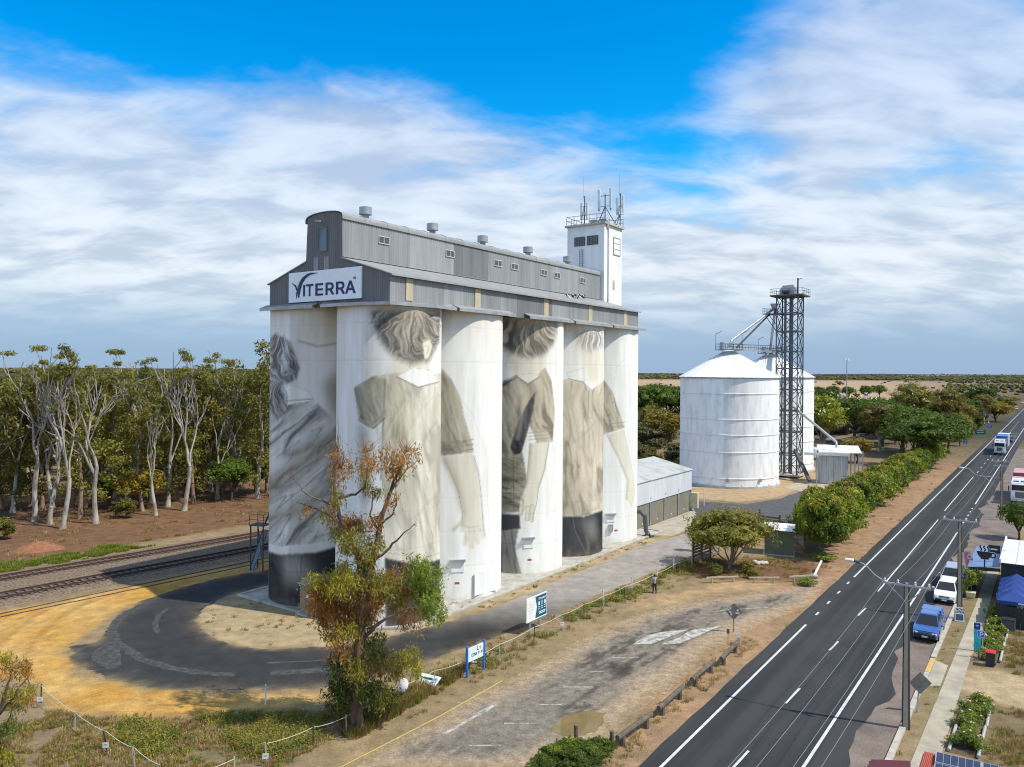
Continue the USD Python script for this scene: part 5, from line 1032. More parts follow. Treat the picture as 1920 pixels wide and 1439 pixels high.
for (u, v, s, lab) in ((1340, 1082, .55, 'low dark shrub left of the leaning tree trunk'), (1400, 1075, .5, 'low dark shrub right of the leaning tree trunk'), (1412, 1085, .4, 'small dark reddish shrub on the mulch by the timber rail')): stamp(TREE['round_shrub'], 'shrub', lab, 'shrub', (*G(u, v), 0), s * 9, s)
stamp(TREE['garden_shrub'], 'shrub', 'bright green low weed clump at the verge by the hedge', 'shrub', (*G(1545, 1052), 0), 0, (1.3, 1.3, .7)); stamp(TREE['garden_shrub'], 'shrub', 'bright green weed clump by the timber rail end', 'shrub', (*G(1512, 1098), 0), 0, (1.0, 1.0, .6))
for (u, v, s, w_) in ((1020, 1448, .8, 'leftmost low shrub'), (1040, 1432, .9, 'second low shrub from the left'), (1075, 1420, 1.0, 'middle low shrub'), (1080, 1445, 1.1, 'low shrub cut by the photo edge'), (1105, 1432, 1.05, 'second low shrub from the right'), (1125, 1412, .8, 'rightmost low shrub')):
    stamp(TREE['low_shrub'], 'shrub', 'dark green ' + w_ + ' in the bottom edge clump', 'shrub', (*G(u, v), 0), u, (.85 * s, .85 * s, .65 * s), 'low shrubs at the bottom edge beside the logs')

# ---- the big gum in the foreground, limb by limb
def P3(u, v, Y): return np.array([XatY(u, v, Y), Y, Hat(u, v, Y)])
def hand_tree(name, label, Y0, limbs, clusters, twigs, seed, bark='bark_red', leafN=1.0, L=.30, Wd=.085):
    rng = np.random.default_rng(seed); t_ = thing(name, label, 'gum tree'); w = []
    for pts, r0, r1, dy in limbs:
        n = len(pts); P = np.array([P3(u, v, Y0 + dy * (i / max(n - 1, 1))) for i, (u, v) in enumerate(pts)])
        k = np.linspace(0, n - 1, n * 3); Pi = np.column_stack([np.interp(k, np.arange(n), P[:, c]) for c in range(3)]); Pi[1:-1] += rng.normal(size=Pi[1:-1].shape) * .035
        w.append((Pi, np.linspace(r0, r1, len(Pi))))
    px = Y0 / FPX; cols = {}
    for (u, v, ru, rv, col, dens) in clusters:
        dens = dens * (.80 if v < 960 and seed == 71 else (1.25 if v < 1180 else 1.0))
        c0 = P3(u, v, Y0 + rng.normal() * .9); k = max(2, int(ru * rv / 110))
        for i in range(k):
            d = rng.normal(size=3) * .46; c = c0 + d * np.array([ru * px, (ru + rv) / 2 * px, rv * px]); r = np.array([ru * px, ru * px, rv * px]) * rng.uniform(.55, .95)
            cols.setdefault(col, []).append((c, r, int(dens * 46 * leafN * (ru * rv / k / 110 + .5))))
            if rng.random() < .8:                                                                    # a twig back towards the nearest limb
                allp = np.vstack([q[0] for q in w[:len(limbs)]]); j = np.argmin(np.linalg.norm(allp - c, axis=1) + .35 * np.maximum(allp[:, 2] - c[2], 0)); mid = (allp[j] + c) / 2 + rng.normal(size=3) * .1
                if np.linalg.norm(allp[j] - c) < 4: w.append((np.array([allp[j], mid, c]), np.array([.035, .022, .008])))
    for (u, v, ru, rv, n) in twigs:                                                                # bare upright twigs
        c0 = P3(u, v, Y0)
        for i in range(n):
            e = c0 + np.array([rng.normal() * ru * px, rng.normal() * .5, abs(rng.normal()) * rv * px + rv * px * .5]); w.append((np.array([c0, (c0 + e) / 2 + rng.normal(size=3) * .08, e]), np.array([.02, .014, .005])))
    part(t_, 'trunk', wood(w, 10), bark, smooth=True)
    for col, cl in cols.items(): part(t_, 'foliage', strands_of_leaves(rng, np.array([c for c, _, _ in cl]), np.array([r for _, r, _ in cl]), np.array([n for _, _, n in cl]), L, Wd), col, {'leaf_rust': 'rusty brown dying leaves', 'leaf_olive': 'olive leaves', 'leaf_yellowgreen': 'yellow-green leaves', 'leaf_green': 'green leaves', 'leaf_deep': 'dark green hanging leaves'}[col])
    return t_
R_, O_, Yg, Gn, Dg = 'leaf_rust', 'leaf_olive', 'leaf_yellowgreen', 'leaf_green', 'leaf_deep'
hero_limbs = [([(671, 1372), (668, 1335), (671, 1285), (674, 1220), (676, 1160)], .40, .26, 0), ([(676, 1160), (688, 1095), (702, 1040), (711, 1000), (718, 962), (730, 925), (746, 888), (762, 845)], .26, .035, .4), ([(686, 1100), (664, 1025), (642, 985), (629, 935), (630, 880), (634, 850)], .20, .03, -.6),
              ([(629, 950), (600, 938), (570, 925), (552, 898)], .07, .015, -.8), ([(642, 985), (605, 958), (568, 946), (555, 942)], .07, .015, .6), ([(634, 935), (662, 928), (685, 915), (690, 885), (684, 850)], .09, .015, -.5), ([(711, 1000), (694, 968), (700, 930), (688, 880)], .07, .012, .7), ([(714, 985), (736, 966), (746, 935), (742, 915)], .07, .012, -.6),
              ([(730, 925), (755, 890), (785, 860)], .06, .012, .5), ([(700, 1052), (728, 1030), (752, 1005), (776, 984)], .10, .015, -.8), ([(676, 1205), (708, 1168), (745, 1150), (790, 1135)], .13, .03, -.9), ([(677, 1160), (720, 1125), (765, 1095), (795, 1085)], .13, .03, 1.0), ([(674, 1200), (655, 1178), (632, 1165)], .10, .03, .5),
              ([(673, 1255), (705, 1225), (735, 1235), (760, 1228)], .11, .03, .4), ([(672, 1240), (650, 1215), (635, 1225)], .09, .02, -.5), ([(671, 1300), (690, 1285), (715, 1290)], .07, .02, .6), ([(680, 1135), (650, 1105), (620, 1095)], .10, .02, -.6)]
hero_cl = [(640, 868, 22, 26, R_, .8), (628, 895, 14, 20, R_, .9), (690, 858, 30, 22, R_, .75), (682, 885, 18, 18, O_, .7), (755, 850, 32, 20, R_, .75), (745, 880, 14, 20, O_, .8), (735, 862, 16, 20, R_, .7), (687, 905, 13, 15, O_, .8), (712, 920, 17, 11, O_, .9), (736, 940, 12, 16, R_, .6), (626, 925, 14, 18, O_, 1), (632, 950, 14, 20, R_, .9), (655, 972, 22, 15, R_, 1), (642, 995, 20, 18, O_, 1), (690, 985, 20, 13, O_, .9), (663, 1012, 24, 20, O_, 1), (692, 1038, 24, 22, O_, 1), (700, 975, 12, 15, R_, .8), (705, 1010, 14, 16, O_, .8), (680, 1062, 18, 14, O_, .9), (582, 952, 12, 5, R_, .5), (612, 962, 10, 8, O_, .7), (570, 948, 10, 5, R_, .4),
           (618, 1088, 32, 20, Yg, 1.1), (655, 1082, 28, 18, Yg, 1.1), (598, 1112, 20, 26, R_, 1.0), (628, 1128, 32, 32, R_, 1.1), (676, 1085, 34, 24, O_, 1), (702, 1100, 34, 28, R_, .9), (664, 1148, 32, 24, R_, 1.0), (720, 1085, 24, 20, O_, .8), (600, 1150, 14, 26, R_, .7), (690, 1130, 24, 26, R_, .8),
           (768, 1068, 26, 20, Gn, 1.1), (798, 1092, 22, 30, Gn, 1.1), (820, 1128, 14, 26, Gn, 1.1), (806, 1130, 18, 26, Gn, 1), (772, 1100, 22, 18, R_, .9), (764, 1125, 18, 13, Yg, 1), (764, 1158, 28, 12, R_, .6), (790, 1150, 20, 14, R_, .6), (745, 1075, 18, 16, R_, .8),
           (636, 1178, 22, 17, Yg, 1.1), (664, 1176, 20, 14, Yg, 1.0), (640, 1208, 22, 24, R_, .8), (634, 1240, 15, 22, Dg, 1.1), (640, 1275, 24, 34, Dg, 1.2), (658, 1288, 32, 24, Dg, 1.2), (645, 1300, 20, 14, Dg, .8), (690, 1292, 26, 22, Dg, 1.0), (694, 1258, 32, 15, R_, .6), (724, 1248, 28, 14, R_, .6), (756, 1222, 24, 22, Yg, 1.1), (772, 1250, 12, 18, Yg, 1), (702, 1200, 18, 24, Dg, 1.0), (712, 1298, 32, 20, Dg, 1.1), (704, 1318, 14, 9, O_, .7), (722, 1285, 16, 14, O_, .8), (676, 1225, 18, 18, O_, .6), (655, 1245, 20, 24, O_, .9)]
hero_cl += [(672, 1195, 18, 20, Yg, .7), (668, 1262, 20, 26, O_, .9), (680, 1160, 22, 22, O_, .9), (660, 1120, 26, 26, O_, .9), (690, 1110, 24, 20, R_, .8), (645, 1060, 18, 14, O_, .7), (735, 1105, 24, 22, O_, .8), (610, 1135, 22, 26, R_, .9), (640, 1296, 18, 12, Dg, .7), (724, 1302, 20, 12, Dg, .9), (740, 1270, 18, 14, O_, .8), (715, 1225, 22, 18, O_, .8), (790, 1075, 22, 16, Gn, 1), (812, 1105, 14, 20, Gn, 1)]
hero_tw = [(634, 850, 10, 22, 14), (684, 850, 14, 20, 14), (762, 848, 14, 18, 12), (742, 915, 8, 20, 8), (552, 900, 5, 14, 5), (776, 985, 5, 5, 4), (640, 880, 12, 26, 8), (735, 870, 10, 20, 8)]
hand_tree('foreground_gum', 'tall gum in the foreground with rusty brown and green clumps, standing before the corner silo', G(671, 1370)[1], hero_limbs, hero_cl, hero_tw, 71, 'bark_red', 2.4, .24, .058)
hand_tree('foreground_gum', 'gum with yellow and rusty foliage cut by the left photo edge at the bottom', 40.5, [([(-22, 1500), (-15, 1400), (0, 1330), (14, 1285), (25, 1255)], .16, .03, 0), ([(-15, 1410), (10, 1370), (28, 1320)], .09, .02, .5), ([(0, 1340), (30, 1300), (58, 1262)], .06, .012, -.4), ([(-20, 1460), (12, 1430), (28, 1415)], .06, .02, .4)],
          [(8, 1250, 22, 16, R_, 1), (28, 1252, 22, 14, O_, 1), (42, 1250, 16, 12, R_, .9), (6, 1240, 20, 10, Yg, 1), (28, 1298, 24, 12, O_, 1), (50, 1305, 18, 10, R_, .8), (10, 1310, 18, 16, O_, .8), (25, 1340, 16, 14, Gn, .9), (8, 1365, 16, 14, Gn, 1), (10, 1395, 14, 16, Yg, .9), (24, 1425, 14, 14, Yg, 1.1), (5, 1430, 16, 16, O_, 1)], [], 72, 'bark_dark', 2.2, .24, .055)

# ---- the far scrub: nobody could count it
def instancer(name, label, classes, pos, rz, sc, idx):
    pi = UsdGeom.PointInstancer.Define(stage, '/World/' + name)
    for i, c in enumerate(classes):
        q = UsdGeom.Xform.Define(stage, f'/World/{name}/plant_{"abcdefghij"[i]}'); q.GetPrim().GetReferences().AddInternalReference(c.GetPath())
        pi.GetPrototypesRel().AddTarget(q.GetPath())
    pi.CreatePositionsAttr(Vt.Vec3fArray.FromNumpy(np.asarray(pos, np.float32))); pi.CreateProtoIndicesAttr(Vt.IntArray.FromNumpy(np.asarray(idx, np.int32)))
    q = np.zeros((len(pos), 4), np.float32); h_ = np.asarray(rz) / 2
    pi.CreateOrientationsAttr(Vt.QuathArray([Gf.Quath(float(math.cos(a)), 0, 0, float(math.sin(a))) for a in h_]))
    s = np.asarray(sc, np.float32); s = np.repeat(s[:, None], 3, 1) if s.ndim == 1 else s
    pi.CreateScalesAttr(Vt.Vec3fArray.FromNumpy(s)); props(pi.GetPrim(), label, None, None, 'stuff')
def small_form(name, seed, h, w, n, L, Wd, mt):
    rng = np.random.default_rng(seed); k = 9; C = np.column_stack([rng.normal(size=(k, 2)) * w * .24, rng.uniform(.25, .75, k) * h]); R = np.column_stack([np.full(k, w * .26)] * 2 + [np.full(k, h * .28)])
    tree_class(name, None, None, [(cat(leaves(rng, C, R, n, L, Wd), core(rng, C, R, ICO1, .75)), mt)])
small_form('heath_a', 401, 3.0, 5.5, 16, .8, .5, 'leaf_scrub'); small_form('heath_b', 402, 5.0, 6.5, 16, .9, .55, 'leaf_scrub'); small_form('heath_c', 403, 2.4, 4.5, 16, .7, .45, 'leaf_gum_brown'); small_form('heath_d', 404, 7.0, 8.0, 18, 1.0, .6, 'leaf_gum')
rh = np.random.default_rng(91)
def heath(n, y0, y1, k0, k1):
    Y = np.sqrt(rh.random(n) * (y1 ** 2 - y0 ** 2) + y0 ** 2) if y1 / y0 < 4 else y0 * (y1 / y0) ** (rh.random(n) ** .62); X = Y * rh.uniform(-.82, .82, n); q = tn(np.array([X, Y]))
    field = (Y > 430) & (Y < 2700) & (X > -.03 * Y) & (X < .56 * Y) & (rh.random(n) > .035)
    gaps = meshkit.fbm(np.column_stack([X * .004, Y * .004, 0 * X]), 3, 5) > .56
    ok = ~field & ~(gaps & (rh.random(n) > .1)) & ((q[1] < -26) | (q[1] > 6)) & ~((X > -40) & (X < 120) & (Y < 262))
    X, Y = X[ok], Y[ok]; return np.column_stack([X, Y, land_z(X, Y) - .3]), rh.uniform(k0, k1, len(X))
pa, sa_ = heath(3600, 190, 700, .6, 1.15); pb, sb_ = heath(9000, 500, 3600, .8, 1.5); pc, sc_ = heath(5200, 2200, 9000, 1.6, 3.2)
pos = np.vstack([pa, pb, pc]); scs = np.concatenate([sa_, sb_, sc_]); idx = np.concatenate([rh.choice([0, 1, 2, 3], len(pa), p=[.3, .3, .2, .2]), rh.choice([0, 1, 2, 3], len(pb), p=[.3, .35, .15, .2]), rh.choice([1, 3], len(pc))])
scv = np.repeat(scs[:, None], 3, 1); scv[-len(pc):, 2] *= .6
instancer('heath_scrub', 'dark heath scrub covering the plain to the horizon', [TREE['heath_a'], TREE['heath_b'], TREE['heath_c'], TREE['heath_d']], pos, rh.uniform(0, 6.28, len(pos)), scv, idx)
# ------------------------------------------------------------------ railway
def rail_line(px): return np.array([G(*p) for p in px])
RA, RB_ = G(0, 1091), G(490, 1006); rd = unit(RB_ - RA); rn = np.array([-rd[1], rd[0]])
RC = (G(0, 1125.5) + G(490, 1031)) / 2; offB = (RC - RA) @ rn                                        # second line runs beside the first
def RL(s, o, z): p = RA + rd * s + rn * o; return np.array([p[0], p[1], z])
S0, S1 = -70.0, 260.0
ss = np.arange(S0, S1 + .1, 1.0); prof_o = [(3.6, .0), (2.0, .22), (-2.2, .24), (-3.2, .16), (offB + 1.8, .16), (offB - 1.4, .2), (offB - 2.6, .0)]
P = np.stack([np.stack([RL(s, o, z) for o, z in prof_o]) for s in ss]); P[..., 2] += np.where(P[..., 2] > .05, .04 * (RNG.random(P.shape[:2]) - .5), .006)
struct('ballast', grid_mesh(P), 'ballast_stone', 'brown stone ballast under the two railway lines', smooth=True)
for k, o in enumerate((0.0, offB)):
    t_ = thing('railway_track', ('railway track nearer the gum plantation', 'railway track nearer the silos')[k], 'railway track')
    for s_ in (-1, 1):
        q = [RL(a, o + s_ * .78, 0) for a in (S0, S1)]
        m = cat(beam(q[0] + [0, 0, .305], q[1] + [0, 0, .305], .15, .05), beam(q[0] + [0, 0, .38], q[1] + [0, 0, .38], .05, .14), beam(q[0] + [0, 0, .445], q[1] + [0, 0, .445], .09, .05))
        part(t_, 'rail', m, 'rusty_rail')
    part(t_, 'sleepers', cat([box(RL(a, o, .25), (2.5, .24, .10), math.atan2(rn[1], rn[0])) for a in np.arange(S0 + .3, 110, .68)]), 'sleeper_timber', kind='stuff')
for k, (p, q) in enumerate((((0, 1152), (500, 1047)), ((0, 1158), (500, 1054)))):                   # a disused siding: two lone rails in the dirt
    a, b = G(*p), G(*q); d = unit(b - a); a = a - d * 40; b = b + d * 60
    solo('siding_rail', beam((*a, .03), (*b, .03), .08, .07), 'rusty_rail', ('lone rusty rail in the yellow dirt, the one nearer the tracks', 'lone rusty rail in the yellow dirt, the one nearer the loop road')[k], 'rail', 'disused siding rails')
mat('red_earth', (.30, .13, .06), (.19, .08, .04), sc=2.5, rough=.95, bump=.05, bsc=5)
c = G(70, 1030); an = np.linspace(0, 2 * math.pi, 33)[:-1]
P = np.stack([np.stack([c[0] + r * 2.6 * np.cos(an) * (1 + .12 * np.sin(3 * an + 1)), c[1] + r * 2.2 * np.sin(an) * (1 + .1 * np.sin(2 * an)), .95 * (1 - r) ** .85 + .05 * np.sin(5 * an + r * 9) * r * (1 - r) * 4 + 0 * an], -1) for r in np.linspace(1, .02, 9)])
P = np.concatenate([P, P[:, :1]], 1); solo('dirt_mound', grid_mesh(P), 'red_earth', 'heap of red earth on the ground left of the railway', 'mound', smooth=True)

# rail-side platform ladder and blue chute behind the first silo
t_ = thing('loading_ladder', 'dark steel ladder frame standing by the rails, left of the first silo', 'ladder frame', (*G(488, 1068), 0), RZ + .3)
for x in (-.75, .75):
    for y in (-.6, .6): part(t_, 'post', beam((x, y, 0), (x, y, 4.6), .11), 'dark_steel')
part(t_, 'platform', box((0, 0, 4.62), (1.8, 1.5, .08)), 'dark_steel'); part(t_, 'handrail', railing([(-.85, -.7, 4.66), (.85, -.7, 4.66), (.85, .7, 4.66), (-.85, .7, 4.66)], 1.1), 'dark_steel')
part(t_, 'brace', beam((-.75, -.6, .3), (.75, -.6, 4.4), .07), 'dark_steel'); part(t_, 'brace', beam((.75, -.6, .3), (-.75, .6, 4.4), .07), 'dark_steel'); part(t_, 'spout_arm', beam((.2, .5, 4.7), (2.4, 2.2, 11.5), .16), 'dark_steel')
mat('faded_blue', (.20, .27, .33), (.14, .19, .24), sc=2, rough=.6)
q = G(472, 1068); t_ = thing('chute', 'faded blue steel chute leaning beside the ladder frame', 'chute', (*q, 0), RZ)
part(t_, 'trough', hexa([(-.3, 0, .15), (.3, 0, .15), (.3, .14, .15), (-.3, .14, .15)], [(.25, 1.3, 3.9), (.8, 1.3, 3.9), (.8, 1.44, 3.9), (.25, 1.44, 3.9)]), 'faded_blue'); part(t_, 'base', box((0, .1, .08), (.9, .6, .16)), 'faded_blue')

# grey-green kiosk against the first silo
kx = G(583, 1148); mat('kiosk_green', (.19, .20, .17), (.14, .15, .13), sc=2, rough=.6); mat('zinc_roof', (.36, .37, .36), (.27, .28, .27), sc=1.2, rough=.5, metal=.2)
t_ = thing('metal_kiosk', 'grey-green metal kiosk standing in the gap before the first silo', 'kiosk', (*(W(-4.1, 3.9)), 0), RZ)
part(t_, 'wall', box((0, 0, 1.35), (2.6, 2.0, 2.5)), 'kiosk_green'); part(t_, 'roof', hexa([(-1.45, -1.15, 2.6), (1.45, -1.15, 2.6), (1.45, 1.15, 2.9), (-1.45, 1.15, 2.9)], [(-1.45, -1.15, 2.7), (1.45, -1.15, 2.7), (1.45, 1.15, 3.0), (-1.45, 1.15, 3.0)]), 'zinc_roof'); part(t_, 'door', box((.5, -1.02, 1.2), (.9, .06, 2.0)), 'kiosk_green'); part(t_, 'notice', box((-.3, -1.02, 1.7), (.3, .04, .35)), 'sign_white'); part(t_, 'slab', box((0, 0, .05), (3, 2.4, .1)), 'concrete')

# ------------------------------------------------------------------ equipment shed with four roller doors
mat('shed_wall', (.60, .61, .62), (.50, .51, .52), sc=1.0, rough=.6, stretch=(1, 1, .15)); mat('shed_roof', (.40, .40, .38), (.30, .30, .27), sc=.6, rough=.55, c3=(.44, .42, .36)); mat('roller_door', (.23, .21, .155), (.17, .155, .12), sc=2, rough=.6, stretch=(1, 1, .2))
sh0, sh1 = tn(G(1200, 1003)), tn(G(1293, 957)); n0 = sh1[1] + .3; ts, te = sh0[0] - 6.0, sh1[0]
Hs = Hat(1293, 880, G(1293, 957)[1]); hr = Hat(1228, 853, 113)
t_ = thing('equipment_shed', 'low white shed with four brown roller doors beside the silos', 'shed')
def T3(t, n, z): return np.array([*TN(t, n), z])
wd = 9.5; nl = n0 - wd
part(t_, 'end_wall', hexa([T3(te - .15, nl, 0), T3(te - .15, n0, 0), T3(te, n0, 0), T3(te, nl, 0)], [T3(te - .15, nl, Hs), T3(te - .15, n0, Hs), T3(te, n0, Hs), T3(te, nl, Hs)]), 'shed_wall'); part(t_, 'end_wall', hexa([T3(ts, nl, 0), T3(ts, n0, 0), T3(ts + .15, n0, 0), T3(ts + .15, nl, 0)], [T3(ts, nl, Hs), T3(ts, n0, Hs), T3(ts + .15, n0, Hs), T3(ts + .15, nl, Hs)]), 'shed_wall')
part(t_, 'rear_wall', corr(TN(te, nl), TN(ts, nl), 0, Hs), 'shed_wall'); dh = 3.15
part(t_, 'fascia_wall', corr(TN(ts, n0), TN(te, n0), dh, Hs, .3, .04), 'shed_wall')
dt0 = ts + 7.4; dw = (te - .35 - dt0) / 4
part(t_, 'front_wall', corr(TN(ts, n0), TN(dt0, n0), 0, dh - .01, .3, .04), 'shed_wall')
for i in range(4):
    a = dt0 + dw * i; d_ = part(t_, 'roller_door', corr(TN(a + .14, n0 - .12), TN(a + dw - .06, n0 - .12), 0.02, dh - .02, .22, .03), 'roller_door')
    part(d_, 'handle', box(T3(a + dw * .5, n0 - .08, .55), (.3, .1, .14), -TH), 'sign_white'); part(t_, 'door_post', beam(T3(a + .05, n0 - .02, 0), T3(a + .05, n0 - .02, dh), .16), 'galvanised')
part(t_, 'door_post', beam(T3(te - .1, n0 - .02, 0), T3(te - .1, n0 - .02, dh), .16), 'galvanised')
nm_ = (n0 + nl) / 2 - 1.5
for a, b, za, zb in ((n0 + .15, nm_, Hs, Hs + 1.5), (nm_, nl - .15, Hs + 1.5, Hs)):
    q = [T3(ts - .2, a, za), T3(te + .2, a, za), T3(te + .2, b, zb), T3(ts - .2, b, zb)]; part(t_, 'roof_sheet', slab(q, .08), 'shed_roof')
part(t_, 'gable', cat(hull([T3(te - .12, n0, Hs), T3(te - .12, nl, Hs), T3(te - .12, nm_, Hs + 1.45), T3(te - .02, n0, Hs), T3(te - .02, nl, Hs), T3(te - .02, nm_, Hs + 1.45)])), 'shed_wall')
for i in range(3): part(t_, 'number_plate', box(T3(dt0 + dw * (i + 1.0), n0 + .06, dh + .55), (.3, .03, .3), -TH), 'sign_white')
ap = struct('concrete_apron', poly3(wobble(Polygon([tuple(TN(t, n)) for t, n in ((ts + 5, n0 + .1), (te + 1, n0 + .1), (te + 1, n0 + 5.5), (ts + 8, n0 + 5.0))]), .2, 13), .006), 'footpath_concrete', 'stained concrete apron in front of the shed doors')
t_ = thing('switch_box', 'cream electrical cabinet on a post at the shed corner', 'cabinet', (*G(1300, 958), 0), RZ)
mat('cream', (.62, .56, .36), rough=.6); part(t_, 'cabinet', rbox((0, 0, 1.6), (1.5, .5, 2.3), .05), 'cream'); part(t_, 'leg', beam((-.5, 0, 0), (-.5, 0, .5), .1), 'galvanised'); part(t_, 'leg', beam((.5, 0, 0), (.5, 0, .5), .1), 'galvanised')
for i, (u, v) in enumerate(((1207, 982), (1216, 976), (1213, 991))): solo('bollard', cyl((*G(u, v), 0), .07, 1.1, 8), 'galvanised', ('steel bollard nearest the shed wall', 'steel bollard farthest right before the shed wall', 'steel bollard nearest the silo pipe')[i], 'bollard', 'bollards by the shed')
solo('marker_post', cyl((*G(1320, 949), 0), .06, 2.6, 8), 'antenna_white', 'slim white post standing in the road before the big steel bin', 'post')
t_ = thing('blower_pipe', 'black curved blower pipe at the foot of the last silo', 'pipe', (0, 0, 0)); q = G(1205, 1003); e = W(SAL[4] + 2.9, -3.4)
part(t_, 'pipe', tube([(e[0], e[1], 3.0), (e[0] + .5, e[1] - .3, 3.0), (e[0] + 1.0, e[1] - .5, 2.5), (e[0] + 1.15, e[1] - .6, .7), (e[0] + 1.4, e[1] - .9, .2)], .28, 10), 'dark_steel', smooth=40); part(t_, 'base', box((e[0] + 1.4, e[1] - .9, .1), (1.2, .8, .2), RZ), 'dark_steel')

# ------------------------------------------------------------------ steel bins
BIN = [np.array([41.1, 147.0]), np.array([56.3, 169.5])]; BR = 9.0; BZ = 19.9; BT = 25.0
LAB = ('big white corrugated steel grain bin nearer the silos', 'white steel grain bin half hidden behind the lattice elevator')
for k, c in enumerate(BIN):
    t_ = thing('steel_bin', LAB[k], 'grain bin', (*c, 0), group='steel grain bins'); zs = [0.4, 1.75, 6.4, 9.5, 12.3, 16.9, BZ]
    for i in range(len(zs) - 1):
        n_ = max(2, int((zs[i + 1] - zs[i]) / .55)) * 2; zz = np.linspace(zs[i], zs[i + 1], n_ + 1); part(t_, 'wall_ring', lathe([(BR + (.035 if j % 2 else 0), z) for j, z in enumerate(zz)], 96), 'bin_white', smooth=50)
        part(t_, 'band', lathe([(BR, zs[i + 1] - .09), (BR + .11, zs[i + 1] - .05), (BR + .11, zs[i + 1] + .05), (BR, zs[i + 1] + .09)], 96), 'bin_white')
    for i in range(24):                                                                             # roof sheets with a standing seam each
        a0, a1 = i / 24 * 2 * math.pi, (i + 1) / 24 * 2 * math.pi; part(t_, 'roof_sheet', lathe([(BR + .28, BZ - .06), (1.3, BT - .5)], 4, (0, 0, 0), a0, a1 - .002), 'bin_roof_white')
    part(t_, 'roof_seam', cat([beam(((BR + .28) * math.cos(a), (BR + .28) * math.sin(a), BZ - .02), (1.3 * math.cos(a), 1.3 * math.sin(a), BT - .45), .08, .07) for a in np.arange(24) / 24 * 2 * math.pi]), 'bin_roof_white', kind='stuff')
    part(t_, 'cap', lathe([(1.35, BT - .55), (1.35, BT - .3), (.9, BT - .1), (.01, BT - .1)], 24), 'bin_roof_white'); part(t_, 'eave_ring', lathe([(BR, BZ - .35), (BR + .3, BZ - .12), (BR + .3, BZ - .05)], 96), 'galvanised')
    part(t_, 'footing', lathe([(BR + .35, 0), (BR + .35, .4), (BR - .1, .42)], 64), 'concrete')
    for az in np.arange(20) / 20 * 2 * math.pi: part(t_, 'anchor', box(((BR + .12) * math.cos(az), (BR + .12) * math.sin(az), .55), (.18, .18, .3), az), 'bin_white')
    for az in (-1.86, -1.2): part(t_, 'inlet', tube([((BR - .1) * math.cos(az), (BR - .1) * math.sin(az), 1.6), ((BR + .35) * math.cos(az), (BR + .35) * math.sin(az), 1.5)], .32, 12), 'galvanised')
    part(t_, 'walkway_ring', lathe([(1.2, BT - .05), (2.6, BT - .05), (2.6, BT + .03), (1.2, BT + .03)], 20), 'steel_tower'); ring = [(2.55 * math.cos(a), 2.55 * math.sin(a), BT) for a in np.linspace(0, 2 * math.pi, 13)]
    part(t_, 'walkway_railing', railing(ring, 1.1, 2.0, .05), 'steel_tower'); part(t_, 'vent_box', cyl((-1.5, -.6, BT), .42, 1.4, 10), 'galvanised')
    for a in (2.9, 5.6): part(t_, 'roof_lamp', cat(beam((2.5 * math.cos(a), 2.5 * math.sin(a), BT), (2.5 * math.cos(a), 2.5 * math.sin(a), BT + 3.0), .05), beam((2.5 * math.cos(a), 2.5 * math.sin(a), BT + 3.0), (2.5 * math.cos(a) + 1.2, 2.5 * math.sin(a), BT + 3.6), .09)), 'steel_tower')

# lattice elevator
mat('elevator_grey', (.13, .135, .145), (.09, .095, .10), sc=1.2, rough=.55, metal=.2)
ec = G(1484, 896); ec = np.array([ec[0], ec[1] + 1.5]); hw_, ED = 2.05, 36.4
t_ = thing('elevator_tower', 'tall dark lattice elevator tower between the steel bins with a railed head platform', 'elevator tower', (*ec, 0), RZ)
lv = [0, 4.5, 9, 13.2, 17.4, 21.6, 25.0, 29.0, 32.6, 35.9]
cor = [(-hw_, -hw_), (hw_, -hw_), (hw_, hw_), (-hw_, hw_)]
for x, y in cor: part(t_, 'leg', beam((x, y, 0), (x, y, 35.9), .22), 'steel_tower')
for i, z in enumerate(lv):
    for j in range(4): a, b = cor[j], cor[(j + 1) % 4]; part(t_, 'frame_beam', beam((*a, z), (*b, z), .2, .24), 'steel_tower')
    if i + 1 < len(lv):
        z2 = lv[i + 1]; zm = (z + z2) / 2
        for j in range(4):
            a, b = cor[j], cor[(j + 1) % 4]
            part(t_, 'brace', beam((*a, z), (*b, z2), .12), 'steel_tower'); part(t_, 'brace', beam((*b, z), (*a, z2), .12), 'steel_tower')
for x, y in ((-.75, -.5), (.55, -.5), (-.1, .8)): part(t_, 'elevator_leg', beam((x, y, 0), (x, y, 36.5), .56, .45), 'elevator_grey')
part(t_, 'ladder', cat([beam((hw_ + .15, s * .3, 0), (hw_ + .15, s * .3, 36), .06) for s in (-1, 1)] + [beam((hw_ + .15, -.3, z), (hw_ + .15, .3, z), .04) for z in np.arange(.4, 36, .45)]), 'steel_tower', kind='stuff')
part(t_, 'head_platform', box((0, 0, 36.05), (6.4, 5.6, .26)), 'dark_steel'); part(t_, 'head_railing', railing([(-3.15, -2.75, 36.2), (3.15, -2.75, 36.2), (3.15, 2.75, 36.2), (-3.15, 2.75, 36.2), (-3.15, -2.75, 36.2)], 1.2, 1.3, .055), 'steel_tower')
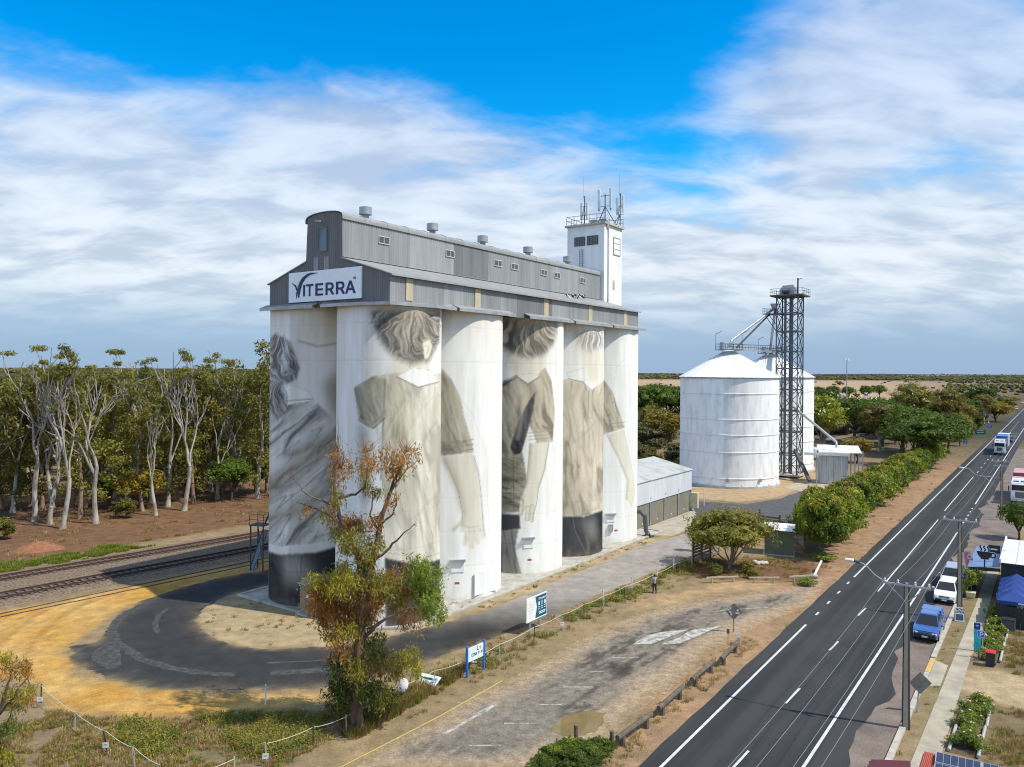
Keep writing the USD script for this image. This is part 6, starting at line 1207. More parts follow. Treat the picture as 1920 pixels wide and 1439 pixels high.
part(t_, 'head_housing', hull([(x, y, z) for x, y, z in [(-1.9, -.8, 36.2), (1.1, -.8, 36.2), (-1.9, .9, 36.2), (1.1, .9, 36.2), (-1.9, -.8, 37.3), (1.1, -.8, 37.6), (-1.9, .9, 37.3), (1.1, .9, 37.6), (-1.3, -.5, 38.2), (.6, -.5, 38.3), (-1.3, .6, 38.2), (.6, .6, 38.3)]]), 'galvanised'); part(t_, 'drive_motor', cat(tube([(-1.2, -1.2, 36.9), (.2, -1.2, 36.9)], .38, 10)), 'dark_steel'); part(t_, 'davit_mast', cat(beam((1.5, 0, 36), (1.5, 0, 39.6), .3), beam((1.5, 0, 39.3), (2.3, 0, 39.5), .1)), 'steel_tower')
part(t_, 'side_platform', box((-3.4, 0, 32.55), (3.0, 3.4, .18)), 'dark_steel'); part(t_, 'distributor', hull([(-3.1 + dx, dy, z) for dx, dy, z in [(-.7, -.6, 34.7), (.7, -.6, 34.7), (-.7, .6, 34.7), (.7, .6, 34.7), (-.3, -.3, 33.6), (.3, -.3, 33.6), (-.3, .3, 33.6), (.3, .3, 33.6)]]), 'galvanised'); part(t_, 'knee_brace', beam((-4.6, -1.6, 32.5), (-hw_, -hw_, 29), .12), 'steel_tower'); part(t_, 'knee_brace', beam((-4.6, 1.6, 32.5), (-hw_, hw_, 29), .12), 'steel_tower')
part(t_, 'side_railing', railing([(-2, -1.7, 32.6), (-4.9, -1.7, 32.6), (-4.9, 1.7, 32.6), (-2, 1.7, 32.6)], 1.1, 1.2, .05), 'steel_tower')
part(t_, 'boot_pit', box((0, 0, .5), (5, 5, .3)), 'concrete')
def toloc(p): d = np.asarray(p, float)[:2] - ec; cz, sz = math.cos(-RZ), math.sin(-RZ); return np.array([d[0] * cz - d[1] * sz, d[0] * sz + d[1] * cz, p[2]])
b1, b2 = toloc((*BIN[0], BT + .4)), toloc((*BIN[1], BT + .4)); hd3 = np.array([-3.2, 0, 33.7])
sp = part(t_, 'spout', tube([hd3, b1 + [.5, 0, 1.4], b1 + [0, 0, .2]], .26, 10), 'galvanised', smooth=40); part(t_, 'spout', tube([hd3 + [.2, .3, 0], b2 + [0, 0, .2]], .26, 10), 'galvanised', smooth=40); part(t_, 'spout_truss', beam(hd3 + [-.6, -.4, -1.0], b1 + [1.4, 0, .0], .2, .28), 'steel_tower')
for bb in (b1, b2):
    e = np.array([-hw_ * .9, 0, BT]) if bb is b1 else np.array([0, hw_ * .9, BT]); bb = bb - [0, 0, .4]; part(t_, 'catwalk', beam(e, bb, .9, .22), 'galvanised'); s_ = np.cross(unit(bb - e), [0, 0, 1]) * .42
    for q in (-1, 1): part(t_, 'catwalk_rail', railing([e + s_ * q, bb + s_ * q], 1.1, 1.8, .05), 'steel_tower')
lb_ = toloc((*TN(154, -33.6), 6.8)); part(t_, 'outload_spout', tube([(1.2, -1.2, 14.0), lb_ + [0, 0, 1.0], lb_], .24, 10), 'galvanised', smooth=40); lp = toloc((*TN(150.5, -37.5), .6)); part(t_, 'intake_conveyor', beam((1.6, -1.6, 5.6), lp, .6, .5), 'dark_steel')

# loading bin shed with posts
q0, q1, q2 = tn(G(1538, 908)), tn(G(1590, 912)), tn(G(1611, 905)); cx_ = G(1564, 909); mat('grey_panel', (.50, .49, .46), (.36, .35, .32), sc=1.2, rough=.7, stretch=(1, 1, .15))
fx = unit(G(1590, 910) - G(1537, 907.5)); RZ2 = math.atan2(fx[1], fx[0]); W_ = np.linalg.norm(G(1590, 910) - G(1537, 907.5)); Dp = 5.2; h2 = 6.6
t_ = thing('loading_bin', 'pale grey boxy loading bin with a white roof and open steel posts', 'loading bin', (*((G(1590, 910) + G(1537, 907.5)) / 2), 0), RZ2)
for i in range(2): part(t_, 'wall_panel', corr(((i - 1) * W_ / 2 + .02, 0), (i * W_ / 2 - .02, 0), .05, 5.3, .35, .04), 'grey_panel'); 
part(t_, 'wall_panel', corr((W_ / 2, 0), (W_ / 2, Dp), .05, 5.6, .35, .04), 'grey_panel'); part(t_, 'wall_panel', corr((-W_ / 2, Dp), (-W_ / 2, 0), .05, 5.6, .35, .04), 'grey_panel'); part(t_, 'wall_panel', corr((W_ / 2, Dp), (-W_ / 2, Dp), .05, 5.6, .35, .04), 'grey_panel')
part(t_, 'header_beam', beam((-W_ / 2 - 2.8, -.35, 5.6), (W_ / 2 + .3, -.35, 5.6), .3, .5), 'antenna_white'); part(t_, 'roof', hexa([(-W_ / 2 - .2, -.2, 5.9), (W_ / 2 + 2.3, -.2, 5.9), (W_ / 2 + 2.3, Dp + .6, 6.7), (-W_ / 2 - .2, Dp + .6, 6.7)], [(-W_ / 2 - .2, -.2, 6.05), (W_ / 2 + 2.3, -.2, 6.05), (W_ / 2 + 2.3, Dp + .6, 6.85), (-W_ / 2 - .2, Dp + .6, 6.85)]), 'bin_roof_white')
for x in (.5, 1.2, 1.9, 2.6): part(t_, 'post', beam((W_ / 2 + x, .1 + x * .5, 0), (W_ / 2 + x, .1 + x * .5, 6.2), .22), 'galvanised')
part(t_, 'post', beam((-W_ / 2 - .6, -.3, 0), (-W_ / 2 - .6, -.3, 5.6), .22), 'galvanised')
struct('bin_yard', poly3(wobble(pg((1300, 955), (1305, 940), (1400, 946), (1460, 936), (1500, 922), (1620, 915), (1690, 890), (1640, 925), (1560, 965), (1480, 985), (1400, 985), (1310, 975)), .5, 17), .010), 'patch_asphalt', 'grey bitumen yard in front of the steel bins')
struct('bin_slab', poly3(wobble(pg((1470, 915), (1510, 900), (1620, 905), (1600, 918), (1500, 922)), .2, 18), .016), 'footpath_concrete', 'pale concrete slab under the loading bin')
# caravan, flood light mast
t_ = thing('site_caravan', 'small white site caravan under the bright tree behind the loading bin', 'caravan', (*G(1536, 862), 0), .35)
part(t_, 'body', rbox((0, 0, 1.7), (4.6, 2.2, 2.3), .2), 'antenna_white'); part(t_, 'wheel', tube([(0, -1.15, .35), (0, -.9, .35)], .35, 12), 'dark_steel')
for x in (-1.3, .9): part(t_, 'window', box((x, -1.11, 1.95), (.9, .05, .8)), 'window_glass')
p = np.array([XatY(1587.5, 735, 330), 330.0]); t_ = thing('flood_light_mast', 'tall slim flood light mast standing against the sky behind the pines', 'light mast', (*p, 0)); H = Hat(1587, 676, 330)
part(t_, 'pole', tube([(0, 0, 0), (0, 0, H)], [.28, .16], 8), 'galvanised')
for x in (-.55, .5): part(t_, 'lamp_head', box((x, -.1, H + .3), (.9, .4, 1.0), .3), 'antenna_white')

# ------------------------------------------------------------------ curved fence of old sleepers, hut
mat('old_timber', (.26, .21, .16), (.13, .10, .075), sc=2.5, rough=.95, stretch=(1, 1, 2), c3=(.34, .29, .23)); mat('old_timber_dark', (.15, .12, .09), (.08, .065, .05), sc=2.5, rough=.95)
t_ = thing('sleeper_fence', 'curved fence of stacked grey timber sleepers around the green hut', 'timber fence')
rf_ = np.random.default_rng(8)
for run in ([(1299, 1060), (1315, 1053), (1331, 1047), (1347, 1040)], [(1338, 1004), (1380, 1004), (1424, 1006), (1462, 1012), (1497, 1022), (1509, 1036)]):
    fpts = [G(*p) for p in run]
    for i, (a, b) in enumerate(zip(fpts[:-1], fpts[1:])):
        hgt = 2.7; part(t_, 'post', cyl((*a, 0), .13, hgt + .35 + .4 * (i % 2 == 0), 8), 'old_timber_dark')
        for k in range(8):
            z = .20 + k * .34 + rf_.normal() * .012; e = unit(b - a) * .15
            part(t_, 'sleeper', beam((*(a - e), z + rf_.normal() * .03), (*(b + e), z + rf_.normal() * .03), .12, .22), 'old_timber' if rf_.random() < .7 else 'old_timber_dark')
    part(t_, 'post', cyl((*fpts[-1], 0), .13, 3.0, 8), 'old_timber_dark')
mat('hut_green', (.13, .16, .10), (.10, .125, .08), sc=1.5, rough=.55)
ha, hb = G(1437, 1040), G(1483, 1044); fx = unit(hb - ha); L_ = np.linalg.norm(hb - ha); t_ = thing('green_hut', 'small green metal hut with a white roof inside the sleeper fence', 'hut', (*((ha + hb) / 2), 0), math.atan2(fx[1], fx[0]))
part(t_, 'wall', box((0, 1.2, 1.45), (L_ + .4, 2.4, 2.7)), 'hut_green'); part(t_, 'slab', box((0, 1.2, .05), (L_ + .8, 2.8, .1)), 'concrete'); part(t_, 'roof', hexa([(-L_ / 2 - .4, -.25, 2.82), (L_ / 2 + .4, -.25, 2.82), (L_ / 2 + .4, 2.7, 3.1), (-L_ / 2 - .4, 2.7, 3.1)], [(-L_ / 2 - .4, -.25, 2.9), (L_ / 2 + .4, -.25, 2.9), (L_ / 2 + .4, 2.7, 3.2), (-L_ / 2 - .4, 2.7, 3.2)]), 'bin_roof_white')
part(t_, 'door', box((L_ / 2 + .22, 1.2, 1.25), (.05, .9, 2.05)), 'hut_green'); part(t_, 'meter_box', box((L_ / 2 + .35, .3, 1.5), (.3, .4, .7)), 'kiosk_green'); part(t_, 'corner_trim', beam((L_ / 2 + .21, -.01, .1), (L_ / 2 + .21, -.01, 2.8), .09), 'kiosk_green')
# low timber rails and log barriers
def low_rail(pa, pb, label, h=.62, wood_='old_timber', r=.10, posts=3, grp=None, log=True):
    a, b = G(*pa), G(*pb); t_ = thing('log_barrier', label, 'log barrier', group=grp); d = unit(b - a)
    part(t_, 'rail', tube([(*(a - d * .25), h), (*((a + b) / 2), h + .02), (*(b + d * .25), h)], r, 9) if log else beam((*(a - d * .3), h), (*(b + d * .3), h), .16, .12), wood_)
    for i in range(posts): p = a + (b - a) * (i + .12) / (posts - 1 + .24) if posts > 1 else (a + b) / 2; part(t_, 'post', cyl((*p, 0), r * 1.05, h - r * .6, 8), wood_)
LB = [((1162, 1402), (1217, 1362), 'log barrier nearest the bottom edge beside the highway'), ((1238, 1345), (1278, 1308), 'log barrier second from the bottom edge beside the highway'), ((1300, 1290), (1336, 1258), 'third log barrier from the bottom edge beside the highway'), ((1354, 1250), (1381, 1222), 'log barrier farthest up the highway, below the white marker sign')]
for a, b, l in LB: low_rail(a, b, l, .62, 'old_timber_dark', .15, 2, 'log barriers beside the highway')
mat('pale_timber', (.46, .39, .28), (.33, .28, .2), sc=2, rough=.9)
for a, b, l in (((1330, 1094), (1380, 1092), 'pale low timber rail at the left end of the mulch bed'), ((1410, 1094), (1455, 1094), 'pale low timber rail in the middle of the mulch bed edge'), ((1485, 1092), (1518, 1090), 'pale low timber rail at the right end of the mulch bed')): low_rail(a, b, l, .55, 'pale_timber', .08, 2, 'low rails of the mulch bed', False)
a, b = G(1527, 1084), G(1540, 1070); t_ = thing('fallen_rail', 'white broken rail leaning on stones by the verge', 'rail'); part(t_, 'rail', beam((*a, .25), (*b, 1.0), .18, .1), 'antenna_white'); part(t_, 'stone', rbox((*a, .2), (.6, .5, .4), .12), 'concrete')
for i, (u, v) in enumerate(((1080, 1394), (1147, 1405))): solo('stump_post', cyl((*G(u, v), 0), .12, 1.0, 8), 'old_timber_dark', ('short dark post left of the low shrubs at the bottom edge', 'short dark post right of the low shrubs at the bottom edge')[i], 'post')
mat('faint_grey', (.62, .63, .63), rough=.6)
# ------------------------------------------------------------------ wire fence, guide posts, small signs
mat('white_paint', (.76, .75, .71), (.62, .61, .58), sc=3, rough=.6); mat('rope_white', (.58, .60, .50), rough=.7); mat('picket_black', (.035, .033, .03), rough=.7); mat('post_grey', (.40, .40, .36), (.30, .30, .27), sc=3, rough=.8)
def fence(pix, label, h=1.05, y_end=True):
    t_ = thing('wire_fence', label, 'wire fence'); P = [G(*p) for p in pix]; tops = []
    for i, p in enumerate(P):
        part(t_, 'fence_post', beam((*p, 0), (p[0] + RNG.normal() * .06, p[1] + RNG.normal() * .06, h + .08), .06), 'picket_black' if i % 2 else 'post_grey'); tops.append(np.array([*p, h]))
    w = []
    for a, b in zip(tops[:-1], tops[1:]): k = np.linspace(0, 1, 6)[:, None]; w.append(a + (b - a) * k - np.array([0, 0, 1]) * .10 * 4 * k * (1 - k))
    part(t_, 'top_wire', tube(np.vstack([x[:-1] for x in w] + [tops[-1][None]]), .016, 5), 'rope_white')
    for hh in (.75, .42): part(t_, 'wire', tube(np.array([[*p, hh] for p in P]), .005, 4), 'dark_steel')
fence([(500, 1432), (587, 1400), (650, 1378), (735, 1325), (815, 1288), (876, 1266), (937, 1236), (1001, 1202), (1052, 1178), (1095, 1157), (1132, 1140), (1171, 1122), (1228, 1097), (1268, 1076), (1298, 1062)], 'wire fence with a pale top rope running from the foreground gum to the log fence')
fence([(440, 1462), (360, 1490)], 'short end of wire fence at the bottom photo edge', 1.05)
fence([(20, 1290), (77, 1318), (141, 1372), (201, 1410), (253, 1442), (300, 1475)], 'wire fence with a pale rope crossing the grass at the bottom left corner')
for i, (u, v, h) in enumerate(((498, 1322, 1.25), (662, 1313, 1.1), (785, 1270, 1.15), (1130, 1132, 1.25), (1184, 1107, 1.3), (1232, 1086, 1.4), (1263, 1070, 1.2))):
    q = G(u, v); t_ = thing('guide_post', ('white guide post alone beside the loop road, left of the foreground gum', 'white guide post just left of the foreground gum trunk', 'white guide post just right of the foreground gum', 'white guide post on the service road edge, nearest the billboard', 'white guide post second from the billboard', 'white guide post right behind the standing person', 'white guide post nearest the log fence')[i], 'guide post', (*q, 0), RZ)
    part(t_, 'post', rbox((0, 0, h / 2), (.11, .06, h), .015), 'white_paint'); part(t_, 'reflector', box((0, -.035, h - .15), (.06, .01, .1)), 'galvanised')
for i, (u, v, lab) in enumerate(((499, 1436, 'small white notice on the fence post at the bottom edge'), (200, 1415, 'small white notice on the fence in the bottom left grass'), (77, 1327, 'small white notice on the fence at the left bottom tree'), (1054, 1182, 'small white notice on the fence right of the billboard'), (816, 1290, 'small white notice on the fence right of the foreground gum'))):
    q = G(u, v); t_ = thing('fence_notice', lab, 'notice', (*(q + [0, -.12]), 0), .2); part(t_, 'plate', box((0, 0, .55), (.30, .03, .26)), 'faint_grey'); part(t_, 'lettering', box((0, -.018, .58), (.16, .006, .07)), 'galvanised')

# billboard
mat('sign_teal', (.005, .10, .17), (.004, .09, .155), rough=.45); mat('sign_cyan', (.03, .33, .36), rough=.45)
ba, bb = G(991, 1189), G(1020, 1175); bx = unit(bb - ba); bx = unit(bx * .5 + D1 * .5); bc = (ba + bb) / 2
zb, zt = Hat(984, 1164, bc[1] - .6), Hat(984, 1119, bc[1] - .6); wL = 2.9
t_ = thing('billboard', 'white and teal billboard on two steel posts by the fence', 'billboard'); E = np.array([*bx, 0.0]); Nn = np.array([bx[1], -bx[0], 0.0]); o3 = np.array([*bc, 0.0]) + Nn * .08
lf = o3 - E * (wL / 2 + .12) + np.array([0, 0, zb]); BH = zt - zb
part(t_, 'board', upright(box((wL / 2, BH / 2, 0), (wL, BH, .06)), lf, E), 'white_paint')
for k in (.68, 2.15): p = o3 - Nn * .1 - E * (wL / 2 + .12) + E * k; part(t_, 'post', beam(p, p + [0, 0, zt - .1], .11), 'galvanised')
def on_board(m, mt, nm, dz=.031): part(t_, nm, upright(m, lf + Nn * dz, E), mt)
on_board(poly3(Polygon([(1.22, .1), (1.46, BH / 2), (1.22, BH - .1), (wL - .06, BH - .1), (wL - .06, .1)]), 0, .006), 'sign_teal', 'teal_panel')
on_board(xf(text('Coonalpyn', .15, .006, True), (1.68, BH - .42)), 'white_paint', 'lettering', .037)
for i in range(3):
    x = 1.66 + i * .42
    on_board(poly3((shapely.box(x, BH - .86, x + .22, BH - .58), shapely.box(x + .05, BH - .88, x + .15, BH - .55), Point(x + .11, BH - .66).buffer(.1).union(shapely.box(x + .01, BH - .88, x + .21, BH - .66)))[i], 0, .006), 'white_paint', 'pictogram', .037)
    for j in range(3): on_board(box((x + .11, BH - .99 - j * .09, .003), (.26, .045, .006)), 'white_paint' if j != 1 else 'sign_cyan', 'text_line', .037)
for j in range(2): on_board(box((2.2, .48 - j * .12, .003), (1.0 - .1 * j, .06, .006)), 'white_paint', 'text_line', .037)
for j in range(4): on_board(box((.55, BH - .55 - j * .22, .003), (.45 + .12 * (j % 3), .09, .006)), 'faint_grey', 'text_line', .034)
on_board(box((.42, .32, .003), (.4, .07, .006)), 'faint_grey', 'text_line', .034)
# faded board between blue posts
mat('post_blue', (.015, .16, .58), (.01, .12, .48), sc=3, rough=.45); mat('faded_board', (.66, .72, .74), (.52, .62, .66), sc=4, rough=.6); mat('faded_ink', (.10, .14, .16), rough=.7)
pa, pb = G(875.5, 1271), G(907, 1256); ex = unit(pb - pa); E = np.array([*ex, 0]); L_ = np.linalg.norm(pb - pa); Hp = Hat(875, 1214, pa[1])
t_ = thing('name_sign', 'faded white name board between two bright blue posts beside the fence', 'sign'); Nn = np.array([ex[1], -ex[0], 0])
for q in (pa, pb): k = part(t_, 'post', cyl((*q, 0), .085, Hp, 10), 'post_blue'); part(k, 'cap', lathe([(.09, Hp), (.07, Hp + .05), (.01, Hp + .07)], 10, (*q, 0)), 'post_blue')
lf = np.array([*(pa + ex * .1), Hp - 1.05]); part(t_, 'board', upright(box(((L_ - .2) / 2, .46, 0), (L_ - .2, .92, .05)), lf, E), 'faded_board')
rl = np.random.default_rng(4)
for i in range(9):
    if i in (0,): continue
    x = .16 + i * (L_ - .5) / 9; part(t_, 'worn_letter', upright(xf(text('COONALPYN'[i], .2 if i != 5 else .3, .01, True), (x, .28 + .30 * (i % 2) * (i > 3) )), lf + Nn * .026, E), 'faded_ink')
# diamond signs seen from behind, marker posts
mat('sign_back', (.16, .155, .14), (.10, .095, .085), sc=3, rough=.7); mat('sticker', (.55, .55, .54), rough=.6)
def diamond(u, v, vc, s, label, stick, rz, lean=0.0):
    q = G(u, v); zc = Hat(u, vc, q[1]); t_ = thing('diamond_sign', label, 'road sign', (*q, 0), rz); part(t_, 'post', beam((0, .06, 0), (lean, .06, zc + s * .55), .07), 'bark_tan' if stick else 'galvanised')
    M = upright(xf(box((0, 0, 0), (s, s, .025)), rz=math.pi / 4), (lean * .9, 0, zc), (1, 0, 0)); part(t_, 'plate', M, 'sign_back')
    if stick:
        for x, z in ((-.42, .12), (-.28, .24), (-.27, -.05), (-.2, -.22), (.3, .1), (.2, -.12), (.36, -.12)): part(t_, 'sticker', upright(box((x, z, 0), (.15, .14, .01)), (0, -.02, zc), (1, 0, 0)), 'sticker')
diamond(1375.5, 1187, 1147, .92, 'grey back of a diamond road sign with pale stickers, beside the parking entry', True, RZ + .5)
diamond(1720, 1337, 1281, .95, 'plain dark back of a diamond road sign next to the nearest power pole', False, RZ + .55, .18)
for u, v, vt, w, mt, lab in ((1384, 1216, 1187, .22, 'white_paint', 'small white marker sign on a thin post near the stickered diamond sign'), (1365, 1206, 1180, .22, 'sign_back', 'small dark marker sign on a thin post near the stickered diamond sign')):
    q = G(u, v); h = Hat(u, vt, q[1]); t_ = thing('marker_sign', lab, 'marker', (*q, 0), RZ + .4); part(t_, 'post', beam((0, .03, 0), (0, .03, h), .05), 'galvanised'); part(t_, 'plate', box((0, 0, h - .17), (w, .02, .36)), mt)
mat('sign_green', (.01, .13, .055), rough=.5); mat('sign_blue', (.02, .12, .55), rough=.5)
for u, v, Yo, w, h, zc, mt, lab in ((1838, 823, None, 3.0, 1.5, 2.2, 'sign_green', 'green direction sign on two posts at the left of the distant highway'), (1810, 838, None, 1.0, 1.0, 1.4, 'sign_blue', 'small blue and white sign on the red verge below the green direction sign'), (1856, 808, None, 1.3, 1.2, 1.6, 'sign_blue', 'small blue sign on the verge just beyond the green direction sign')):
    q = G(u, v); t_ = thing('road_sign', lab, 'road sign', (*q, 0), RZ + .2)
    for x in (-.35 * w, .35 * w): part(t_, 'post', beam((x, .06, 0), (x, .06, zc + h / 2), .09), 'galvanised')
    part(t_, 'plate', box((0, 0, zc), (w, .04, h)), mt)
    for j in range(2): part(t_, 'lettering', box((0, -.03, zc + .25 * h - j * .4 * h), (w * .6, .02, h * .12)), 'white_paint')

# satellite dish, fallen board, rocks
q = G(757, 1316); t_ = thing('satellite_dish', 'white satellite dish on a stump behind the foreground gum', 'dish', (*q, 0), RZ); part(t_, 'post', cyl((0, 0, 0), .12, .8, 8), 'old_timber_dark')
an = np.linspace(0, 2 * math.pi, 21)[:-1]; P = np.stack([np.stack([r * .42 * np.cos(an), -.12 * (1 - r * r) + 0 * an, r * .42 * np.sin(an)], -1) for r in (0.02, .4, .75, 1.0)]); P = np.concatenate([P, P[:, :1]], 1); v_, f_ = grid_mesh(P); c_, s_ = math.cos(-.5), math.sin(-.5); v_ = v_ @ np.array([[1, 0, 0], [0, c_, s_], [0, -s_, c_]])
part(t_, 'dish', (np.vstack([v_, v_ + [0, .02, 0]]) + [0, -.1, 1.05], np.vstack([f_, f_[:, ::-1] + len(v_)])), 'white_paint', smooth=50)
q = G(803, 1287); t_ = thing('fallen_board', 'old painted board lying tilted in the grass by the fence', 'board', (*q, 0), -.5); part(t_, 'board', xf(box((0, 0, 0), (1.5, .9, .05)), (0, 0, .4), 0, 1, [[1, 0, 0], [0, .9, -.4], [0, .4, .9]]), 'faded_board'); part(t_, 'stripe', xf(box((0, .1, .03), (1.3, .16, .02)), (0, 0, .4), 0, 1, [[1, 0, 0], [0, .9, -.4], [0, .4, .9]]), 'sign_green')
mat('pale_rock', (.55, .52, .46), (.40, .37, .32), sc=3, rough=.9)
def rock(s, seed): r = np.random.default_rng(seed); v = np.array(ICO1.vertices) * np.array(s) * (.75 + .5 * r.random((42, 1))); return v, np.array(ICO1.faces)
for i, (u, v, s) in enumerate(((440, 1347, .45), (480, 1378, .16), (888, 1243, .22), (883, 1256, .12), (757, 1300, .12), (1195, 1098, .2))): solo('rock', xf(rock((s, s * .8, s * .45), i), (*G(u, v), s * .2)), 'pale_rock', ('largest pale stone lying in the green grass left of the gum', 'small pale stone in the grass below the largest one', 'pale stone under the blue-posted sign', 'tiny pale stone between the blue posts', 'tiny pale stone by the satellite dish', 'pale stone at the feet of the standing person')[i], 'rock', smooth=True)
for i in range(9): solo('white_stone', xf(rock((.3, .25, .2), 40 + i), (*(G(1425, 1058) + [RNG.normal() * .55, RNG.normal() * .25]), .12)), 'pale_rock', 'white stone of the small heap beside the leaning tree', 'rock', 'heap of white stones beside the leaning tree', smooth=True)

# ------------------------------------------------------------------ power poles and cables
mat('pole_concrete', (.36, .30, .20), (.25, .21, .14), sc=1.5, rough=.9, stretch=(1, 1, .4)); mat('pole_steel', (.05, .045, .04), rough=.6); mat('insulator', (.62, .62, .60), rough=.3); mat('cable', (.20, .205, .205), rough=.5)
PT = [(50.0, -7.0), (74.9, -6.5), (130.0, -6.2)]; PH = 8.45
PLAB = ['power pole nearest the camera, with a street lamp on its crossarm', 'second power pole, standing behind the small sandwich board', 'farthest power pole, in front of the parked truck']
for k, (t, n) in enumerate(PT):
    p = TN(t, n); t_ = thing('power_pole', PLAB[k], 'power pole', (*p, 0), RZ); z = PH
    part(t_, 'concrete_core', hexa([(-.135, -.11, 0), (.135, -.11, 0), (.135, .11, 0), (-.135, .11, 0)], [(-.085, -.10, z), (.085, -.10, z), (.085, .10, z), (-.085, .10, z)]), 'pole_concrete')
    for s in (-1, 1): part(t_, 'steel_channel', hexa([(s * .17 - .045, -.10, 0), (s * .17 + .045, -.10, 0), (s * .17 + .045, .10, 0), (s * .17 - .045, .10, 0)], [(s * .11 - .035, -.09, z), (s * .11 + .035, -.09, z), (s * .11 + .035, .09, z), (s * .11 - .035, .09, z)]), 'pole_steel')
    part(t_, 'crossarm', box((0, -.12, z - .12), (2.5, .09, .11)), 'galvanised')
    for x in (-1.15, -.45, .45, 1.15): part(t_, 'insulator', lathe([(.03, z - .06), (.075, z - .02), (.045, z + .05), (.07, z + .1), (.03, z + .16), (.01, z + .17)], 8, (x, -.12, 0)), 'insulator')
    if k == 0:
        a = part(t_, 'lamp_arm', tube([(-1.1, -.12, z - .1), (-1.7, -.12, z + .25), (-2.2, -.12, z + .75), (-2.5, -.12, z + .85)], .035, 6), 'galvanised'); part(a, 'lamp_neck', tube([(-2.5, -.12, z + .85), (-2.85, -.12, z + .9)], .09, 8), 'dark_steel'); part(a, 'lamp_head', rbox((-3.1, -.12, z + .92), (.55, .26, .16), .06), 'antenna_white'); part(t_, 'arm_stay', beam((-.1, -.12, z - 1.0), (-1.0, -.12, z - .18), .05), 'galvanised'); part(t_, 'arm_stay', beam((.1, -.12, z - 1.0), (1.0, -.12, z - .18), .05), 'galvanised')
    if k == 2:
        a = part(t_, 'lamp_arm', tube([(0, -.1, 6.0), (-2.6, -.1, 6.1), (-3.2, -.1, 6.2), (-4.0, -.1, 7.0), (-4.5, -.1, 7.05)], .05, 6), 'galvanised'); part(a, 'lamp_head', rbox((-4.9, -.1, 7.1), (.7, .28, .18), .06), 'antenna_white'); part(t_, 'arm_stay', beam((0, -.1, 4.2), (-2.2, -.1, 6.05), .06), 'galvanised'); part(t_, 'crossarm', box((0, -.12, z - .75), (2.0, .09, .11)), 'galvanised')
for j, x in enumerate((-1.15, -.45, .45, 1.15)):
    spans = [(20.0, -7.0)] + PT + [(190.0, -6.0)]; pts = []
    for (ta, na), (tb, nb) in zip(spans[:-1], spans[1:]):
        k = np.linspace(0, 1, 14)[:-1]
        for q in k: p = TN(ta + (tb - ta) * q, na + (nb - na) * q + x); pts.append((p[0], p[1], PH + .12 - 4 * q * (1 - q) * (.12 + .006 * (tb - ta))))
    solo('power_cable', tube(pts, .010, 4), 'cable', ('power cable nearest the highway centre line', 'second power cable from the highway side', 'third power cable from the highway side', 'power cable nearest the footpath')[j], 'cable', 'power cables along the footpath')

# ------------------------------------------------------------------ vehicles (local +y is forward)
mat('tyre', (.018, .018, .018), rough=.85); mat('rim', (.45, .46, .47), (.35, .36, .37), rough=.35, metal=.6); mat('chrome', (.6, .61, .62), rough=.2, metal=.9); mat('black_trim', (.02, .02, .022), rough=.5); mat('lamp_glass', (.70, .72, .74), rough=.1); mat('plate_white', (.72, .72, .68), rough=.5)
def carpaint(name, c, metal=.25): mat(name, c, tuple(x * .93 for x in c), sc=.6, rough=.28, metal=metal, coat=.6)
carpaint('paint_white', (.80, .80, .79), 0); carpaint('paint_blue', (.055, .14, .42)); carpaint('paint_silver', (.36, .42, .52)); carpaint('paint_darkblue', (.03, .06, .16)); carpaint('paint_maroon', (.22, .05, .06), 0)
MF = manifold3d.Manifold
def mhull(p): return MF.hull_points(np.array(p, float))
def sect(rows): return [(s * hw, y, z) for y, hw, z0, z1 in rows for s in (-1, 1) for z in (z0, z1)] + [(s * (hw + .03), y, z0 + (z1 - z0) * .55) for y, hw, z0, z1 in rows for s in (-1, 1)]
def wheel(parent, x, y, r, w):
    k = part(parent, 'wheel', tube([(x - w / 2, y, r), (x - w * .35, y, r), (x + w * .35, y, r), (x + w / 2, y, r)], [r * .93, r, r, r * .93], 20), 'tyre', smooth=40); s = np.sign(x)
    part(k, 'rim', lathe([(.0 + .01, 0), (r * .3, .02), (r * .62, 0), (r * .64, -.04)], 14), 'rim') if False else part(k, 'rim', tube([(x + s * w * .3, y, r), (x + s * (w / 2 + .012), y, r)], [r * .62, r * .58], 14), 'rim')
def quad_pane(parent, nm, q, mt, sh=.06, off=.012):
    q = np.array(q, float); c = q.mean(0); q = c + (q - c) * (1 - sh); n_ = unit(np.cross(q[1] - q[0], q[2] - q[0])); part(parent, nm, hexa(q - n_ * .02, q + n_ * off), mt)
